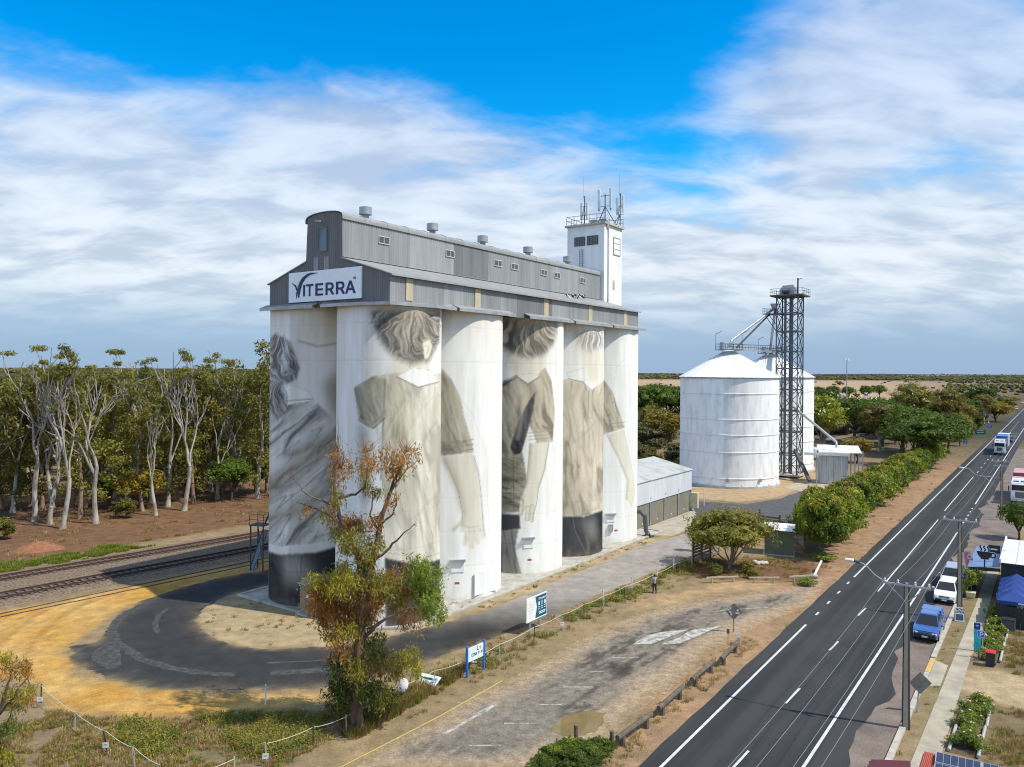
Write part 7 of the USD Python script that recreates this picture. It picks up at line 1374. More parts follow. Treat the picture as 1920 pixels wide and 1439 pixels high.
def make_car(label, paint, loc, rz, kind='suv', group=None, roofbag=None):
    t_ = thing({'suv': 'parked_car', 'ute': 'pickup_truck', 'sedan': 'car'}[kind], label, 'car' if kind != 'ute' else 'pickup truck', loc, rz, group)
    L = {'suv': 4.65, 'ute': 5.2, 'sedan': 4.5}[kind]; f, b = L / 2, -L / 2; H = {'suv': 1.70, 'ute': 1.76, 'sedan': 1.46}[kind]; bz = {'suv': 1.04, 'ute': 1.06, 'sedan': .92}[kind]; g = .27 if kind != 'ute' else .34
    cowl = f - 1.28; lower = mhull(sect([(f, .66, g + .12, bz - .36), (f - .12, .80, g + .02, bz - .20), (f - .5, .86, g, bz - .09), (cowl, .88, g, bz)])) + mhull(sect([(cowl, .88, g, bz), (b + .35, .88, g, bz + .02), (b + .05, .82, g + .1, bz - .02)]))
    wy = (f - .88, b + .95); r = .36 if kind != 'ute' else .40
    for y in wy: lower = lower - MF.cylinder(2.4, r + .07, r + .07, 28).rotate([0, 90, 0]).translate([-1.2, y, r - .01])
    m = lower.to_mesh(); body = (np.array(m.vert_properties[:, :3]), np.array(m.tri_verts)); part(t_, 'body', body, paint, smooth=28)
    cb = b + .12 if kind == 'suv' else (b + .62 if kind == 'sedan' else -.95); ct = b + .40 if kind == 'suv' else (b + 1.15 if kind == 'sedan' else -.80); cf, tf = cowl + .10, cowl - .72
    lo = [(-.84, cf, bz - .02), (.84, cf, bz - .02), (.84, cb, bz - .02), (-.84, cb, bz - .02)]; hi = [(-.63, tf, H - .05), (.63, tf, H - .05), (.63, ct, H - .05), (-.63, ct, H - .05)]
    part(t_, 'cabin', hull(lo + hi + [(-.55, tf - .1, H), (.55, tf - .1, H), (.55, ct + .1, H), (-.55, ct + .1, H)]), paint, smooth=25)
    quad_pane(t_, 'windscreen', [lo[1], lo[0], hi[0], hi[1]][::1] if True else None, 'car_glass', .08); quad_pane(t_, 'rear_window', [lo[3], lo[2], hi[2], hi[3]], 'car_glass', .12)
    for s in (0, 1):
        A, B, C, D = (lo[1], lo[2], hi[2], hi[1]) if s else (lo[3], lo[0], hi[0], hi[3]); A, B, C, D = map(np.array, (A, B, C, D))
        for a0, a1 in ((.04, .50), (.53, .95)): quad_pane(t_, 'side_window', [A + (B - A) * a0, A + (B - A) * a1, D + (C - D) * a1, D + (C - D) * a0], 'car_glass', .10)
    for s in (-1, 1):
        for y in wy: wheel(t_, s * .78, y, r, .24)
        part(t_, 'headlight', rbox((s * .64, f - .15, bz - .33), (.34, .22, .17), .04), 'lamp_glass'); part(t_, 'mirror', rbox((s * 1.02, cowl - .12, bz + .08), (.2, .12, .16), .04), paint); part(t_, 'fog_lamp', rbox((s * .62, f - .06, g + .2), (.16, .1, .1), .02), 'lamp_glass'); part(t_, 'tail_light', rbox((s * .74, b + .08, bz - .12), (.14, .1, .26), .03), 'warning_red')
    part(t_, 'grille', rbox((0, f - .05, bz - .36), (.86, .1, .2), .03), 'black_trim'); part(t_, 'grille_bar', box((0, f + .006, bz - .33), (.8, .02, .04)), 'chrome'); part(t_, 'bumper', rbox((0, f - .04, g + .16), (1.5, .16, .26), .06), 'black_trim'); part(t_, 'number_plate', box((0, f + .055, g + .17), (.38, .02, .12)), 'plate_white')
    if kind == 'ute':
        part(t_, 'tray_canopy', hull([(s * .84, y, z) for s in (-1, 1) for y, z in ((-1.0, bz), (b + .1, bz))] + [(s * .68, y, H - .07) for s in (-1, 1) for y in (-1.02, b + .22)]), paint, smooth=25)
        part(t_, 'bull_bar', cat(tube([(-.72, f + .12, g + .1), (-.68, f + .16, bz - .12), (.68, f + .16, bz - .12), (.72, f + .12, g + .1)], .04, 6), tube([(-.7, f + .15, bz - .38), (.7, f + .15, bz - .38)], .035, 6)), 'black_trim'); part(t_, 'roof_rack', beam((0, -.3, H + .02), (0, -.9, H + .02), .9, .03), 'black_trim') if False else None
    return t_
hd_ = RZ + math.pi
make_car('blue pickup truck with black bull bar parked nearest at the kerb', 'paint_blue', (*TN(69.4, -8.1), .0), hd_, 'ute')
make_car('white car parked at the kerb between the blue pickup and the silver car', 'paint_white', (*TN(81.2, -8.05), .0), hd_, 'suv')
make_car('silver-blue car parked behind the white car, half hidden by a power pole', 'paint_silver', (*TN(87.4, -8.2), .0), hd_, 'ute')
make_car('dark blue car following the truck on the distant highway', 'paint_darkblue', (*TN(285, -11.6), .03), hd_, 'suv')
make_car('white car far away on the highway bend', 'paint_white', (*TN(560, -19.5), .03), hd_, 'suv'); make_car('pale car farthest away at the end of the highway', 'paint_white', (*TN(690, -20), .03), hd_, 'suv')
for i, (u, v, pnt) in enumerate(((299, 893, 'paint_blue'), (222, 890, 'paint_darkblue'), (232, 865, 'paint_white'))): make_car(('blue car glimpsed between gum trunks beyond the plantation, right of the others', 'dark blue car glimpsed between the pale trunks beyond the plantation', 'white car parked beyond the plantation')[i], pnt, (*G(u, v), 0), 1.3, 'suv')
mat('curtain_maroon', (.26, .075, .085), (.20, .055, .065), sc=1, rough=.6, stretch=(1, 1, .1)); mat('curtain_blue', (.03, .15, .48), (.025, .12, .40), sc=1, rough=.6); mat('curtain_white', (.74, .74, .73), (.66, .66, .66), sc=1, rough=.5); mat('tarp_pink', (.50, .30, .29), (.42, .22, .22), sc=1.5, rough=.6)
def make_truck(label, loc, rz, boxes):
    t_ = thing('truck', label, 'truck', loc, rz)
    part(t_, 'cab', rbox((0, -.9, 2.05), (2.46, 2.1, 2.7), .14), 'paint_white', smooth=25); part(t_, 'roof_fairing', hull([(s * 1.18, y, 3.38) for s in (-1, 1) for y in (.1, -1.9)] + [(s * 1.08, y, 4.0) for s in (-1, 1) for y in (-.35, -1.9)]), 'paint_white', smooth=25)
    part(t_, 'windscreen', rbox((0, .15, 2.66), (2.16, .05, .86), .02), 'car_glass'); part(t_, 'sun_visor', rbox((0, .26, 3.2), (2.2, .28, .14), .04), 'paint_white'); part(t_, 'grille', rbox((0, .17, 1.55), (1.2, .08, .95), .03), 'black_trim')
    for z in np.arange(1.15, 2.0, .12): part(t_, 'grille_bar', box((0, .22, z), (1.16, .03, .04)), 'chrome')
    part(t_, 'bumper', rbox((0, .2, .72), (2.46, .34, .46), .08), 'chrome'); part(t_, 'number_plate', box((0, .39, .72), (.4, .02, .13)), 'plate_white')
    for s in (-1, 1):
        part(t_, 'headlight', rbox((s * .95, .18, 1.18), (.42, .1, .26), .03), 'lamp_glass'); part(t_, 'mirror', rbox((s * 1.5, .0, 2.5), (.16, .12, .8), .03), 'black_trim'); part(t_, 'roof_window', box((s * .5, -.13, 3.66), (.72, .12, .2)), 'car_glass'); part(t_, 'side_window', box((s * 1.235, -.5, 2.66), (.03, .9, .7)), 'car_glass'); part(t_, 'exhaust_stack', cyl((s * 1.15, -2.15, 1), .09, 3.2, 8), 'chrome')
        for y in (-.6, -3.2, -4.4): wheel(t_, s * 1.05, y, .52, .32)
    part(t_, 'chassis', box((0, -3.0, .85), (1.0, 5.4, .3)), 'black_trim'); y = -2.6
    for L_, w, z1, mt, rm in boxes:
        part(t_, 'trailer_box', rbox((0, y - L_ / 2, (1.2 + z1) / 2), (w, L_, z1 - 1.2), .05), mt); part(t_, 'trailer_roof', rbox((0, y - L_ / 2, z1 + .03), (w + .02, L_ + .02, .07), .02), rm)
        for k in range(1, 4): part(t_, 'roof_bow', box((0, y - L_ * k / 4, z1 + .08), (w, .12, .04)), 'curtain_white')
        for s in (-1, 1):
            for yy in (y - L_ + 1.0, y - L_ + 2.2): wheel(t_, s * 1.0, yy, .5, .32)
        y -= L_ + .25
    return t_
make_truck('white-cabbed truck with maroon, blue and white trailers driving up the highway', (*TN(235.5, -11.75), .03), hd_, [(6.0, 2.4, 3.7, 'curtain_maroon', 'curtain_maroon'), (7.0, 2.5, 4.3, 'curtain_blue', 'curtain_blue'), (4.5, 2.5, 4.45, 'curtain_white', 'curtain_white')])
make_truck('white truck with a pink-roofed trailer parked at the right edge behind the power pole', (*TN(147.5, -4.6), .0), hd_, [(6.0, 2.5, 3.5, 'curtain_white', 'tarp_pink'), (7.5, 2.5, 4.1, 'curtain_maroon', 'tarp_pink')])

# ------------------------------------------------------------------ shop, verandah, gazebos and street things at the right edge
mat('shop_black', (.022, .022, .024), (.015, .015, .016), sc=2, rough=.6); mat('shop_dark', (.055, .055, .06), rough=.7); mat('shop_roof', (.66, .66, .64), (.54, .54, .52), sc=1, rough=.5, stretch=(1, 1, 1)); mat('verandah_blue', (.16, .25, .42), (.12, .19, .34), sc=1.5, rough=.5); mat('gazebo_blue', (.008, .045, .22), (.007, .04, .19), sc=2, rough=.7); mat('canvas_pink', (.66, .16, .24), rough=.7)
t_ = thing('cafe_building', 'black-walled cafe with a pale ribbed flat roof at the right edge', 'cafe'); c0, c1, cn0, cn1, cz = 84.0, 94.5, -3.95, 8.0, 3.35
for (ta, na), (tb, nb) in (((c0, cn0), (c0, cn1)), ((c0, cn1), (c1, cn1)), ((c1, cn1), (c1, cn0)), ((c1, cn0), (c0, cn0))): a, b = TN(ta, na), TN(tb, nb); part(t_, 'wall', beam((*a, cz / 2), (*b, cz / 2), .12, cz), 'shop_black')
o2 = .15; 
for k in range(10):
    na, nb = cn0 - o2 + k * (cn1 - cn0 + .3) / 10, cn0 - o2 + (k + 1) * (cn1 - cn0 + .3) / 10 - .03; q = [T3(c0 - o2, na, cz + .08), T3(c0 - o2, nb, cz + .08), T3(c1, nb, cz + .4), T3(c1, na, cz + .4)]; part(t_, 'roof_sheet', slab(q[::-1], .06), 'shop_roof')
part(t_, 'parapet', beam(T3(c0 - .2, cn0 - .12, cz + .18), T3(c1, cn0 - .12, cz + .5), .12, .4), 'antenna_white'); part(t_, 'fascia', beam(T3(c0 - .2, cn0, cz - .02), T3(c0 - .2, cn1, cz - .02), .08, .16), 'shop_black')
E = np.array([*DR, 0]); p = T3(c0 - .08, -1.0, 2.55); k = part(t_, 'round_sign', upright(lathe([(.01, .03), (.62, .03), (.62, 0)], 24), p, E), 'shop_black'); 
for s_, x in (('S', -.3), ('U', .02)): part(k, 'letter', upright(xf(text(s_, .36, .02, True), (x, -.18)), p - np.array([*D1, 0]) * .035, E), 'antenna_white')
part(t_, 'teal_awning', hexa([T3(c0 - 2.8, .2, 2.0), T3(c0 - 2.8, 2.6, 2.0), T3(c0 - .1, 2.6, 2.9), T3(c0 - .1, .2, 2.9)], [T3(c0 - 2.8, .2, 2.06), T3(c0 - 2.8, 2.6, 2.06), T3(c0 - .1, 2.6, 2.96), T3(c0 - .1, .2, 2.96)]), 'faded_board')
t2 = thing('verandah', 'dark-posted verandah with a blue roof over the footpath beside the cafe', 'verandah')
part(t2, 'roof', hexa([T3(c0 - .1, -6.7, 2.55), T3(c0 - .1, -4.1, 2.95), T3(c1, -4.1, 2.95), T3(c1, -6.7, 2.55)], [T3(c0 - .1, -6.7, 2.62), T3(c0 - .1, -4.1, 3.02), T3(c1, -4.1, 3.02), T3(c1, -6.7, 2.62)]), 'verandah_blue'); part(t2, 'beam', beam(T3(c0 - .15, -6.75, 2.5), T3(c0 - .15, -4.05, 2.7), .1, .3), 'shop_black')
for t in np.arange(c0, c1 + .1, 2.6): part(t2, 'post', beam(T3(t, -6.55, 0), T3(t, -6.55, 2.6), .11), 'shop_black')
part(t2, 'post', beam(T3(c0, -6.15, 0), T3(c0, -6.15, 2.6), .11), 'shop_black'); part(t2, 'screen', beam(T3(c0 + .3, -6.55, .55), T3(c0 + 4, -6.55, .55), .06, 1.0), 'shop_black')
# cup sign
p = T3(c0 - .2, -5.3, 3.55); t3 = thing('cup_sign', 'black coffee cup shaped sign with three wisps of steam above the verandah', 'sign'); E = np.array([*DR, 0])
cup = Polygon([(-.62, .70), (.62, .70), (.60, .50), (.50, .26), (.30, .08), (.34, 0), (-.30, 0), (-.26, .08), (-.46, .26), (-.58, .50)]).union(Point(.66, .44).buffer(.26).difference(Point(.66, .44).buffer(.15)))
part(t3, 'cup', upright(poly3(cup.buffer(0), 0, .08), p, E), 'shop_black'); part(t3, 'rim', upright(poly3(cup.buffer(.025).difference(cup), .02, .06), p, E), 'antenna_white')
for x in (-.3, 0, .3):
    z = np.linspace(0, 1, 9); L_ = LineString(np.column_stack([x + .07 * np.sin(z * 6), .78 + z * .42])); k = part(t3, 'steam', upright(poly3(L_.buffer(.055), 0, .06), p, E), 'shop_black'); part(k, 'steam_edge', upright(poly3(LineString(np.column_stack([x + .06 + .07 * np.sin(z * 6), .78 + z * .42])).buffer(.02), .02, .05), p, E), 'antenna_white')
part(t3, 'post', beam(p + [0, 0, -.9] + np.array([*D1, 0]) * .1, p + [0, 0, .1] + np.array([*D1, 0]) * .1, .08), 'shop_black')
q = T3(c0 + 2.5, cn0 - .75, cz + .7); t3 = thing('box_sign', 'black box sign beside the cafe roof edge', 'sign'); part(t3, 'board', upright(box((0, 0, 0), (.95, .75, .1)), q, E), 'shop_black'); part(t3, 'lettering', upright(box((0, 0, .055), (.55, .12, .01)), q, E), 'antenna_white'); part(t3, 'bracket', beam(q + E * .4, q + E * .9, .06), 'galvanised')
for i, t in enumerate((76.6, 78.9, 80.9, 82.6)):
    p = TN(t, -2.75); t_ = thing('gazebo', ('blue pop-up gazebo nearest the camera, with white lettering on its valance', 'second blue pop-up gazebo of the row beside the cafe', 'third blue pop-up gazebo of the row beside the cafe', 'blue pop-up gazebo touching the cafe wall')[i], 'gazebo', (*p, 0), RZ + .08, 'gazebos beside the cafe'); w = 1.2
    c = [(-w, -w, 2.05), (w, -w, 2.05), (w, w, 2.05), (-w, w, 2.05)]; ap_ = (0, 0, 2.85)
    for j in range(4): a, b = np.array(c[j]), np.array(c[(j + 1) % 4]); m_ = (a + b) / 2 - [0, 0, .0]; part(t_, 'canopy_panel', (np.array([a, m_ * [.96, .96, 1], b, ap_, (np.array(a) + ap_) / 2 + [0, 0, -.05], (np.array(b) + ap_) / 2 + [0, 0, -.05]]), np.array([[0, 1, 4], [1, 5, 4], [1, 2, 5], [4, 5, 3]])), 'gazebo_blue'); part(t_, 'valance', beam(a - [0, 0, .13], b - [0, 0, .13], .02, .26), 'gazebo_blue'); part(t_, 'leg', beam((a[0] * .98, a[1] * .98, 0), (a[0] * .98, a[1] * .98, 2.05), .05), 'shop_dark')
    if i == 0: part(t_, 'lettering', box((.55, -w - .02, 1.94), (.6, .02, .12)), 'antenna_white')
t_ = thing('black_screen', 'black timber screen around the dark courtyard beside the gazebos', 'screen')
for k, n in enumerate(np.arange(-3.9, 7, .42)): part(t_, 'plank', beam(T3(75.0, n, .85), T3(75.0, n + .40, .85), .04, 1.7 - .02 * (k % 3)), 'shop_black')
struct('courtyard', poly3(Polygon([tuple(TN(t, n)) for t, n in ((75.1, -3.9), (84, -3.9), (84, 7.5), (75.1, 7.5))]), .02), 'shop_dark', 'dark paved courtyard beside the cafe')
mat('cart_grey', (.07, .07, .075), rough=.7); q = TN(75.9, -3.0); t_ = thing('bench_box', 'dark grey crate standing in the courtyard beside the screen', 'crate', (*TN(74.2, -3.0), 0), RZ); part(t_, 'body', rbox((0, 0, .45), (.9, .8, .9), .05), 'cart_grey'); part(t_, 'lid', rbox((0, 0, .93), (.95, .85, .06), .02), 'shop_black')
# feather flag, banner, pot plant, sandwich board, pylon, parking sign, bin
q = G(1820, 1104); zb_, zt_ = Hat(1816, 1067, q[1]), Hat(1806, 1036, q[1]); t_ = thing('feather_flag', 'pink feather flag with white letters by the parked cars', 'flag', (*q, 0), RZ)
part(t_, 'pole', tube([(0, 0, 0), (-.25, 0, 1.7), (-.55, 0, 3.0), (-.5, 0, 3.45), (-.2, 0, 3.6)], .025, 6), 'galvanised')
sail = Polygon([(-.60, 3.35), (-.42, 3.52), (-.1, 3.45), (.12, 3.1), (.2, 2.7), (.15, 2.2), (-.02, 1.9), (-.2, 1.85), (-.42, 2.5)]); part(t_, 'sail', upright(poly3(sail, 0, .02), (0, -.02, 0), (1, 0, 0)), 'canvas_pink')
for s_, z in (('O', 2.86), ('P', 2.3)): part(t_, 'letter', upright(xf(text(s_, .42, .012, True), (-.34 + (2.86 - z) * .3, z)), (0, -.042, 0), (1, 0, 0)), 'antenna_white')
q = G(1821, 1101); t_ = thing('lean_banner', 'narrow black and white banner under the pink flag', 'banner', (*(q + [.1, -.3]), 0), RZ); part(t_, 'cloth', hexa([(-.12, 0, .1), (.18, 0, .1), (.18, .03, .1), (-.12, .03, .1)], [(-.5, 0, 1.75), (-.2, 0, 1.75), (-.2, .03, 1.75), (-.5, .03, 1.75)]), 'shop_dark')
for j in range(6): part(t_, 'lettering', xf(box((0, 0, 0), (.14, .015, .14)), (.0 - j * .055, -.02, .35 + j * .24)), 'antenna_white')
q = TN(83.0, -6.3); t_ = thing('pot_plant', 'leafy shrub in a pale square pot at the verandah corner', 'pot plant', (*q, 0), RZ); part(t_, 'pot', hexa([(-.3, -.3, 0), (.3, -.3, 0), (.3, .3, 0), (-.3, .3, 0)], [(-.4, -.4, .55), (.4, -.4, .55), (.4, .4, .55), (-.4, .4, .55)]), 'cream'); rp = np.random.default_rng(6); part(t_, 'stem', tube([(0, 0, .4), (.05, 0, 1.4)], .04, 5), 'bark_dark'); part(t_, 'foliage', leaves(rp, np.column_stack([rp.normal(size=(14, 2)) * .4, rp.uniform(.9, 2.4, 14)]), .42, 90, .2, .1), 'leaf_green')
q = G(1798, 1164); t_ = thing('sandwich_board', 'white sandwich board reading NOW OPEN on the verge', 'sandwich board', (*q, 0), RZ + .25)
def panel(s): a = np.array([[-.36, s * .3, .02], [.36, s * .3, .02], [.30, s * .05, 1.1], [-.30, s * .05, 1.1]]); return hexa(a, a + [0, s * .03, 0])
part(t_, 'front_panel', panel(-1), 'white_paint'); part(t_, 'back_panel', panel(1), 'white_paint'); tl = np.array([0, .25, 1.08]); tl /= np.linalg.norm(tl)
for s_, z in (('NOW', .90), ('OPEN', .68)): part(t_, 'lettering', upright(xf(text(s_, .17, .006, True), (-.26 if s_ == 'NOW' else -.31, 0)), (0, -.33 + .25 * (z / 1.08) - .008, z), (1, 0, 0), tuple(tl)), 'black_trim')
part(t_, 'chalk_panel', upright(box((0, 0, 0), (.56, .50, .008)), (0, -.33 + .25 * (.35 / 1.08) - .004, .35), (1, 0, 0), tuple(tl)), 'paint_darkblue')
mat('teal_pylon', (.02, .44, .46), (.02, .40, .42), rough=.45); mat('pylon_blue', (.012, .05, .30), rough=.45)
q = G(1832, 1222); hh = Hat(1834, 1168, q[1]); t_ = thing('information_pylon', 'tall narrow teal information pylon with a dark blue top beside the footpath', 'pylon sign', (*q, 0), RZ + .05)
part(t_, 'panel', rbox((0, 0, hh * .39), (.42, .12, hh * .78), .03), 'teal_pylon'); k = part(t_, 'top_panel', rbox((0, 0, hh * .89), (.42, .12, hh * .215), .03), 'pylon_blue')
for r in (.05, .10, .15): part(k, 'wave_symbol', upright(poly3(Point(0, 0).buffer(r).difference(Point(0, 0).buffer(r - .03)).intersection(Polygon([(0, 0), (-.3, .3), (.3, .3)])), 0, .008), (0, -.066, hh * .86), (1, 0, 0)), 'antenna_white')
for z in (.64, .3): part(t_, 'text_line', box((-.04, -.063, hh * z), (.22, .008, .06)), 'sign_cyan')
q = G(1842, 1236); t_ = thing('parking_sign', 'blue square parking sign with a white P on a post by the teal pylon', 'parking sign', (*q, 0), RZ + .1); zc = Hat(1838, 1190, q[1]); part(t_, 'post', cyl((0, .05, 0), .035, zc + .3, 8), 'galvanised'); k = part(t_, 'plate', rbox((-.1, 0, zc), (.52, .03, .52), .012), 'sign_blue')
part(k, 'letter', upright(xf(text('P', .30, .008, True), (-.21, zc - .15)), (0, -.018, 0), (1, 0, 0)), 'antenna_white'); fr = shapely.box(-.34, zc - .24, .14, zc + .24); part(k, 'border', upright(poly3(fr.difference(fr.buffer(-.03)), 0, .006), (0, -.018, 0), (1, 0, 0)), 'antenna_white')
mat('lid_red', (.55, .02, .035), rough=.5); q = G(1857, 1249); t_ = thing('wheelie_bin', 'black bin with a bright red lid at the end of the rose bed', 'bin', (*q, 0), RZ); part(t_, 'body', hexa([(-.24, -.26, .05), (.24, -.26, .05), (.24, .26, .05), (-.24, .26, .05)], [(-.29, -.33, .95), (.29, -.33, .95), (.29, .33, .95), (-.29, .33, .95)]), 'black_trim'); part(t_, 'lid', rbox((0, 0, 1.01), (.64, .72, .12), .05), 'lid_red'); part(t_, 'wheel', tube([(-.3, .28, .1), (-.22, .28, .1)], .1, 10), 'tyre'); part(t_, 'wheel', tube([(.22, .28, .1), (.3, .28, .1)], .1, 10), 'tyre')
# rose beds
mat('petal_pink', (.66, .24, .24), (.72, .42, .36), sc=6, rough=.6); mat('bed_mulch', (.13, .085, .05), (.07, .05, .032), sc=4, rough=.95, bump=.03)
def bed(pix, name): 
    poly = pg(*pix); struct('garden_bed', poly3(poly, .012), 'bed_mulch', name); return poly
bd1 = bed([(1779, 1411), (1807, 1317), (1858, 1323), (1834, 1424)], 'mulched rose bed nearest the camera'); bd2 = bed([(1836, 1239), (1852, 1168), (1893, 1168), (1875, 1244)], 'mulched rose bed between the sandy drive and the courtyard')
for a, b, l in (((1779, 1411), (1807, 1317), 'pale edging log left of the nearer rose bed'), ((1834, 1424), (1858, 1323), 'pale edging log right of the nearer rose bed'), ((1838, 1236), (1852, 1168), 'pale edging log left of the farther rose bed'), ((1875, 1244), (1893, 1168), 'pale edging log right of the farther rose bed')):
    t_ = thing('edging_log', l, 'log'); A, B = G(*a), G(*b); M_ = A + (B - A) * .52; part(t_, 'log', tube([(*A, .14), (*M_, .15)], .085, 8), 'post_grey'); part(t_, 'log', tube([(*(M_ + [.1, .05]), .13), (*B, .14)], .08, 8), 'post_grey')
rr = np.random.default_rng(33)
rose = proto_class('rose_form'); rose.SetTypeName('Xform'); C = np.column_stack([rr.normal(size=(12, 2)) * .3, rr.uniform(.3, 1.0, 12)]); part(rose, 'foliage', leaves(rr, C, .30, 90, .11, .07), 'leaf_green'); part(rose, 'stem', cat([tube([(0, 0, 0), tuple(c)], .015, 4) for c in C[:6]]), 'bark_dark')
for c in C[:3]: part(rose, 'flower', xf(rock((.065, .065, .05), 3), c + [0, 0, .28]), 'petal_pink')
spots = []
for u, v in ((1800, 1400), (1815, 1385), (1808, 1365), (1825, 1360), (1818, 1340), (1838, 1345), (1832, 1325), (1845, 1332), (1826, 1400), (1832, 1408), (1858, 1228), (1848, 1215), (1866, 1205), (1856, 1190), (1875, 1190), (1862, 1175), (1880, 1176), (1868, 1222), (1850, 1238)): spots.append((u, v))
for i, (u, v) in enumerate(spots): stamp(rose, 'rose_bush', 'green rose bush with pink flowers in the ' + ('nearer' if i < 10 else 'farther') + ' rose bed', 'rose bush', (*G(u, v), 0), i * 1.3, (.95, .95, .72), 'roses in the nearer bed' if i < 10 else 'roses in the farther bed')
for i, (u, v) in enumerate(((1868, 1160), (1885, 1158), (1902, 1160), (1915, 1165))): stamp(TREE['garden_shrub'], 'shrub', ('pale green shrub against the black screen, nearest the footpath', 'second pale green shrub against the black screen', 'third pale green shrub against the black screen', 'pale green shrub against the black screen at the photo edge')[i], 'shrub', (*G(u, v), 0), i, (.9, .9, .9))
# roofs at the bottom edge
mat('roof_maroon', (.11, .018, .018), (.085, .014, .014), sc=1, rough=.45); mat('roof_red', (.42, .10, .065), (.33, .075, .05), sc=2, rough=.6); mat('solar_cell', (.018, .024, .055), (.014, .02, .045), sc=4, rough=.18); mat('solar_line', (.34, .37, .42), rough=.4)
def roof_from(pix, zr): return [np.array([*G(u, v, zr), zr]) for u, v in pix]
q = roof_from([(1634, 1424), (1706, 1427), (1712, 1470), (1600, 1480)], 2.7); t_ = thing('bus_shelter', 'dark maroon flat shelter roof at the bottom edge by the kerb', 'shelter'); part(t_, 'roof', slab(q[::-1] if np.cross(q[1] - q[0], q[2] - q[0])[2] < 0 else q, .12), 'roof_maroon')
for c in q: part(t_, 'post', beam((c[0] * .998, c[1], 0), (c[0] * .998, c[1], 2.6), .09), 'shop_dark')
q = roof_from([(1733, 1410), (1960, 1462), (1960, 1560), (1712, 1480)], 3.4); t_ = thing('red_roof_shed', 'building with a red corrugated roof carrying solar panels in the bottom right corner', 'shed'); n_r = 34; A, B, C_, D_ = q
rows = np.stack([np.stack([A + (B - A) * s + np.array([0, 0, .05 * (i % 2)]), D_ + (C_ - D_) * s + np.array([0, 0, .05 * (i % 2)])]) for i, s in enumerate(np.linspace(0, 1, 4 * n_r + 1))]); part(t_, 'roof', grid_mesh(rows), 'roof_red')
for a, b in ((A, B), (B, C_), (C_, D_), (D_, A)): part(t_, 'wall', beam((a[0], a[1], 1.65), (b[0], b[1], 1.65), .1, 3.3), 'pole_concrete')
ex = unit(B - A); ey = unit((D_ - A) - ex * ((D_ - A) @ ex)); PW, PL = 1.75, 1.06; org = np.array([*G(1755, 1412, 3.55), 3.55])
for r_ in range(2):
    for c_ in range(4):
        o_ = org + ex * (c_ * (PW + .03)) + ey * (r_ * (PL + .10)) + np.array([0, 0, .02]); t3 = thing('solar_panel', f'{("first", "second", "third", "fourth")[c_]} solar panel from the left in the {("upper", "lower")[r_]} row on the red roof', 'solar panel', group='solar panels on the red roof')
        fr_ = [o_, o_ + ex * PW, o_ + ex * PW + ey * PL, o_ + ey * PL]; fr_ = fr_ if np.cross(fr_[1] - fr_[0], fr_[2] - fr_[0])[2] > 0 else fr_[::-1]; part(t3, 'frame', hexa(fr_, [p + [0, 0, .04] for p in fr_]), 'solar_line')
        for a in range(6):
            for b in range(2):
                p = o_ + ex * (.04 + a * (PW - .06) / 6) + ey * (.04 + b * (PL - .06) / 2) + np.array([0, 0, .041]); w, h = (PW - .06) / 6 - .02, (PL - .06) / 2 - .02; c4_ = [p, p + ex * w, p + ex * w + ey * h, p + ey * h]; c4_ = c4_ if np.cross(c4_[1] - c4_[0], c4_[2] - c4_[0])[2] > 0 else c4_[::-1]; part(t3, 'cell', hexa(c4_, [x + [0, 0, .006] for x in c4_]), 'solar_cell')
# ------------------------------------------------------------------ the person
mat('skin', (.42, .26, .18), rough=.6); mat('shirt_grey', (.33, .33, .35), (.20, .20, .22), sc=22, rough=.85, detail=1, contrast=(.45, .55)); mat('trousers_black', (.02, .02, .024), rough=.85); mat('hair_dark', (.03, .022, .018), rough=.7)
def chain(joints, bones, ref=.035):
    S = lambda p, r: MF.sphere(r, 12).translate([float(x) for x in p]); out = None
    for a, b in bones:
        h = MF.batch_hull([S(*joints[a]), S(*joints[b])]) if hasattr(MF, 'batch_hull') else MF.hull(S(*joints[a]) + S(*joints[b])); out = h if out is None else out + h
    m = out.refine_to_length(ref).to_mesh(); tm = trimesh.Trimesh(np.array(m.vert_properties[:, :3]), np.array(m.tri_verts), process=True); trimesh.smoothing.filter_taubin(tm, iterations=8); return np.array(tm.vertices), np.array(tm.faces)
J = {'pel': ((0, 0, .95), .12), 'hl': ((-.09, 0, .92), .105), 'hr': ((.09, 0, .92), .105), 'kl': ((-.12, .02, .50), .062), 'kr': ((.13, -.02, .50), .062), 'al': ((-.13, 0, .09), .042), 'ar': ((.16, -.02, .09), .042), 'tl': ((-.14, .15, .04), .034), 'tr': ((.19, .12, .04), .034),
     'wa': ((0, 0, 1.10), .115), 'ch': ((0, .01, 1.32), .125), 'sl': ((-.185, .0, 1.41), .06), 'sr': ((.185, .0, 1.41), .06), 'nk': ((0, .01, 1.50), .052), 'hd': ((0, .03, 1.63), .092), 'hd2': ((0, .05, 1.60), .075), 'hd3': ((0, .01, 1.67), .085),
     'el': ((-.27, .04, 1.15), .042), 'er': ((.27, .04, 1.15), .042), 'wl': ((-.12, .26, 1.20), .03), 'wr': ((.12, .26, 1.20), .03)}
for s, k in ((-1, 'l'), (1, 'r')):
    w = np.array(J['w' + k][0]); pl_ = w + [-s * .05, .05, .03]; J['p' + k] = (tuple(pl_), .026)
    for i, dz in enumerate((.028, .009, -.010, -.027)): J[f'f{i}{k}'] = (tuple(pl_ + [-s * (.03 + .012 * (i in (1, 2))), .03, dz]), .0095)
    J['th' + k] = (tuple(w + [-s * .01, .075, .045]), .011)
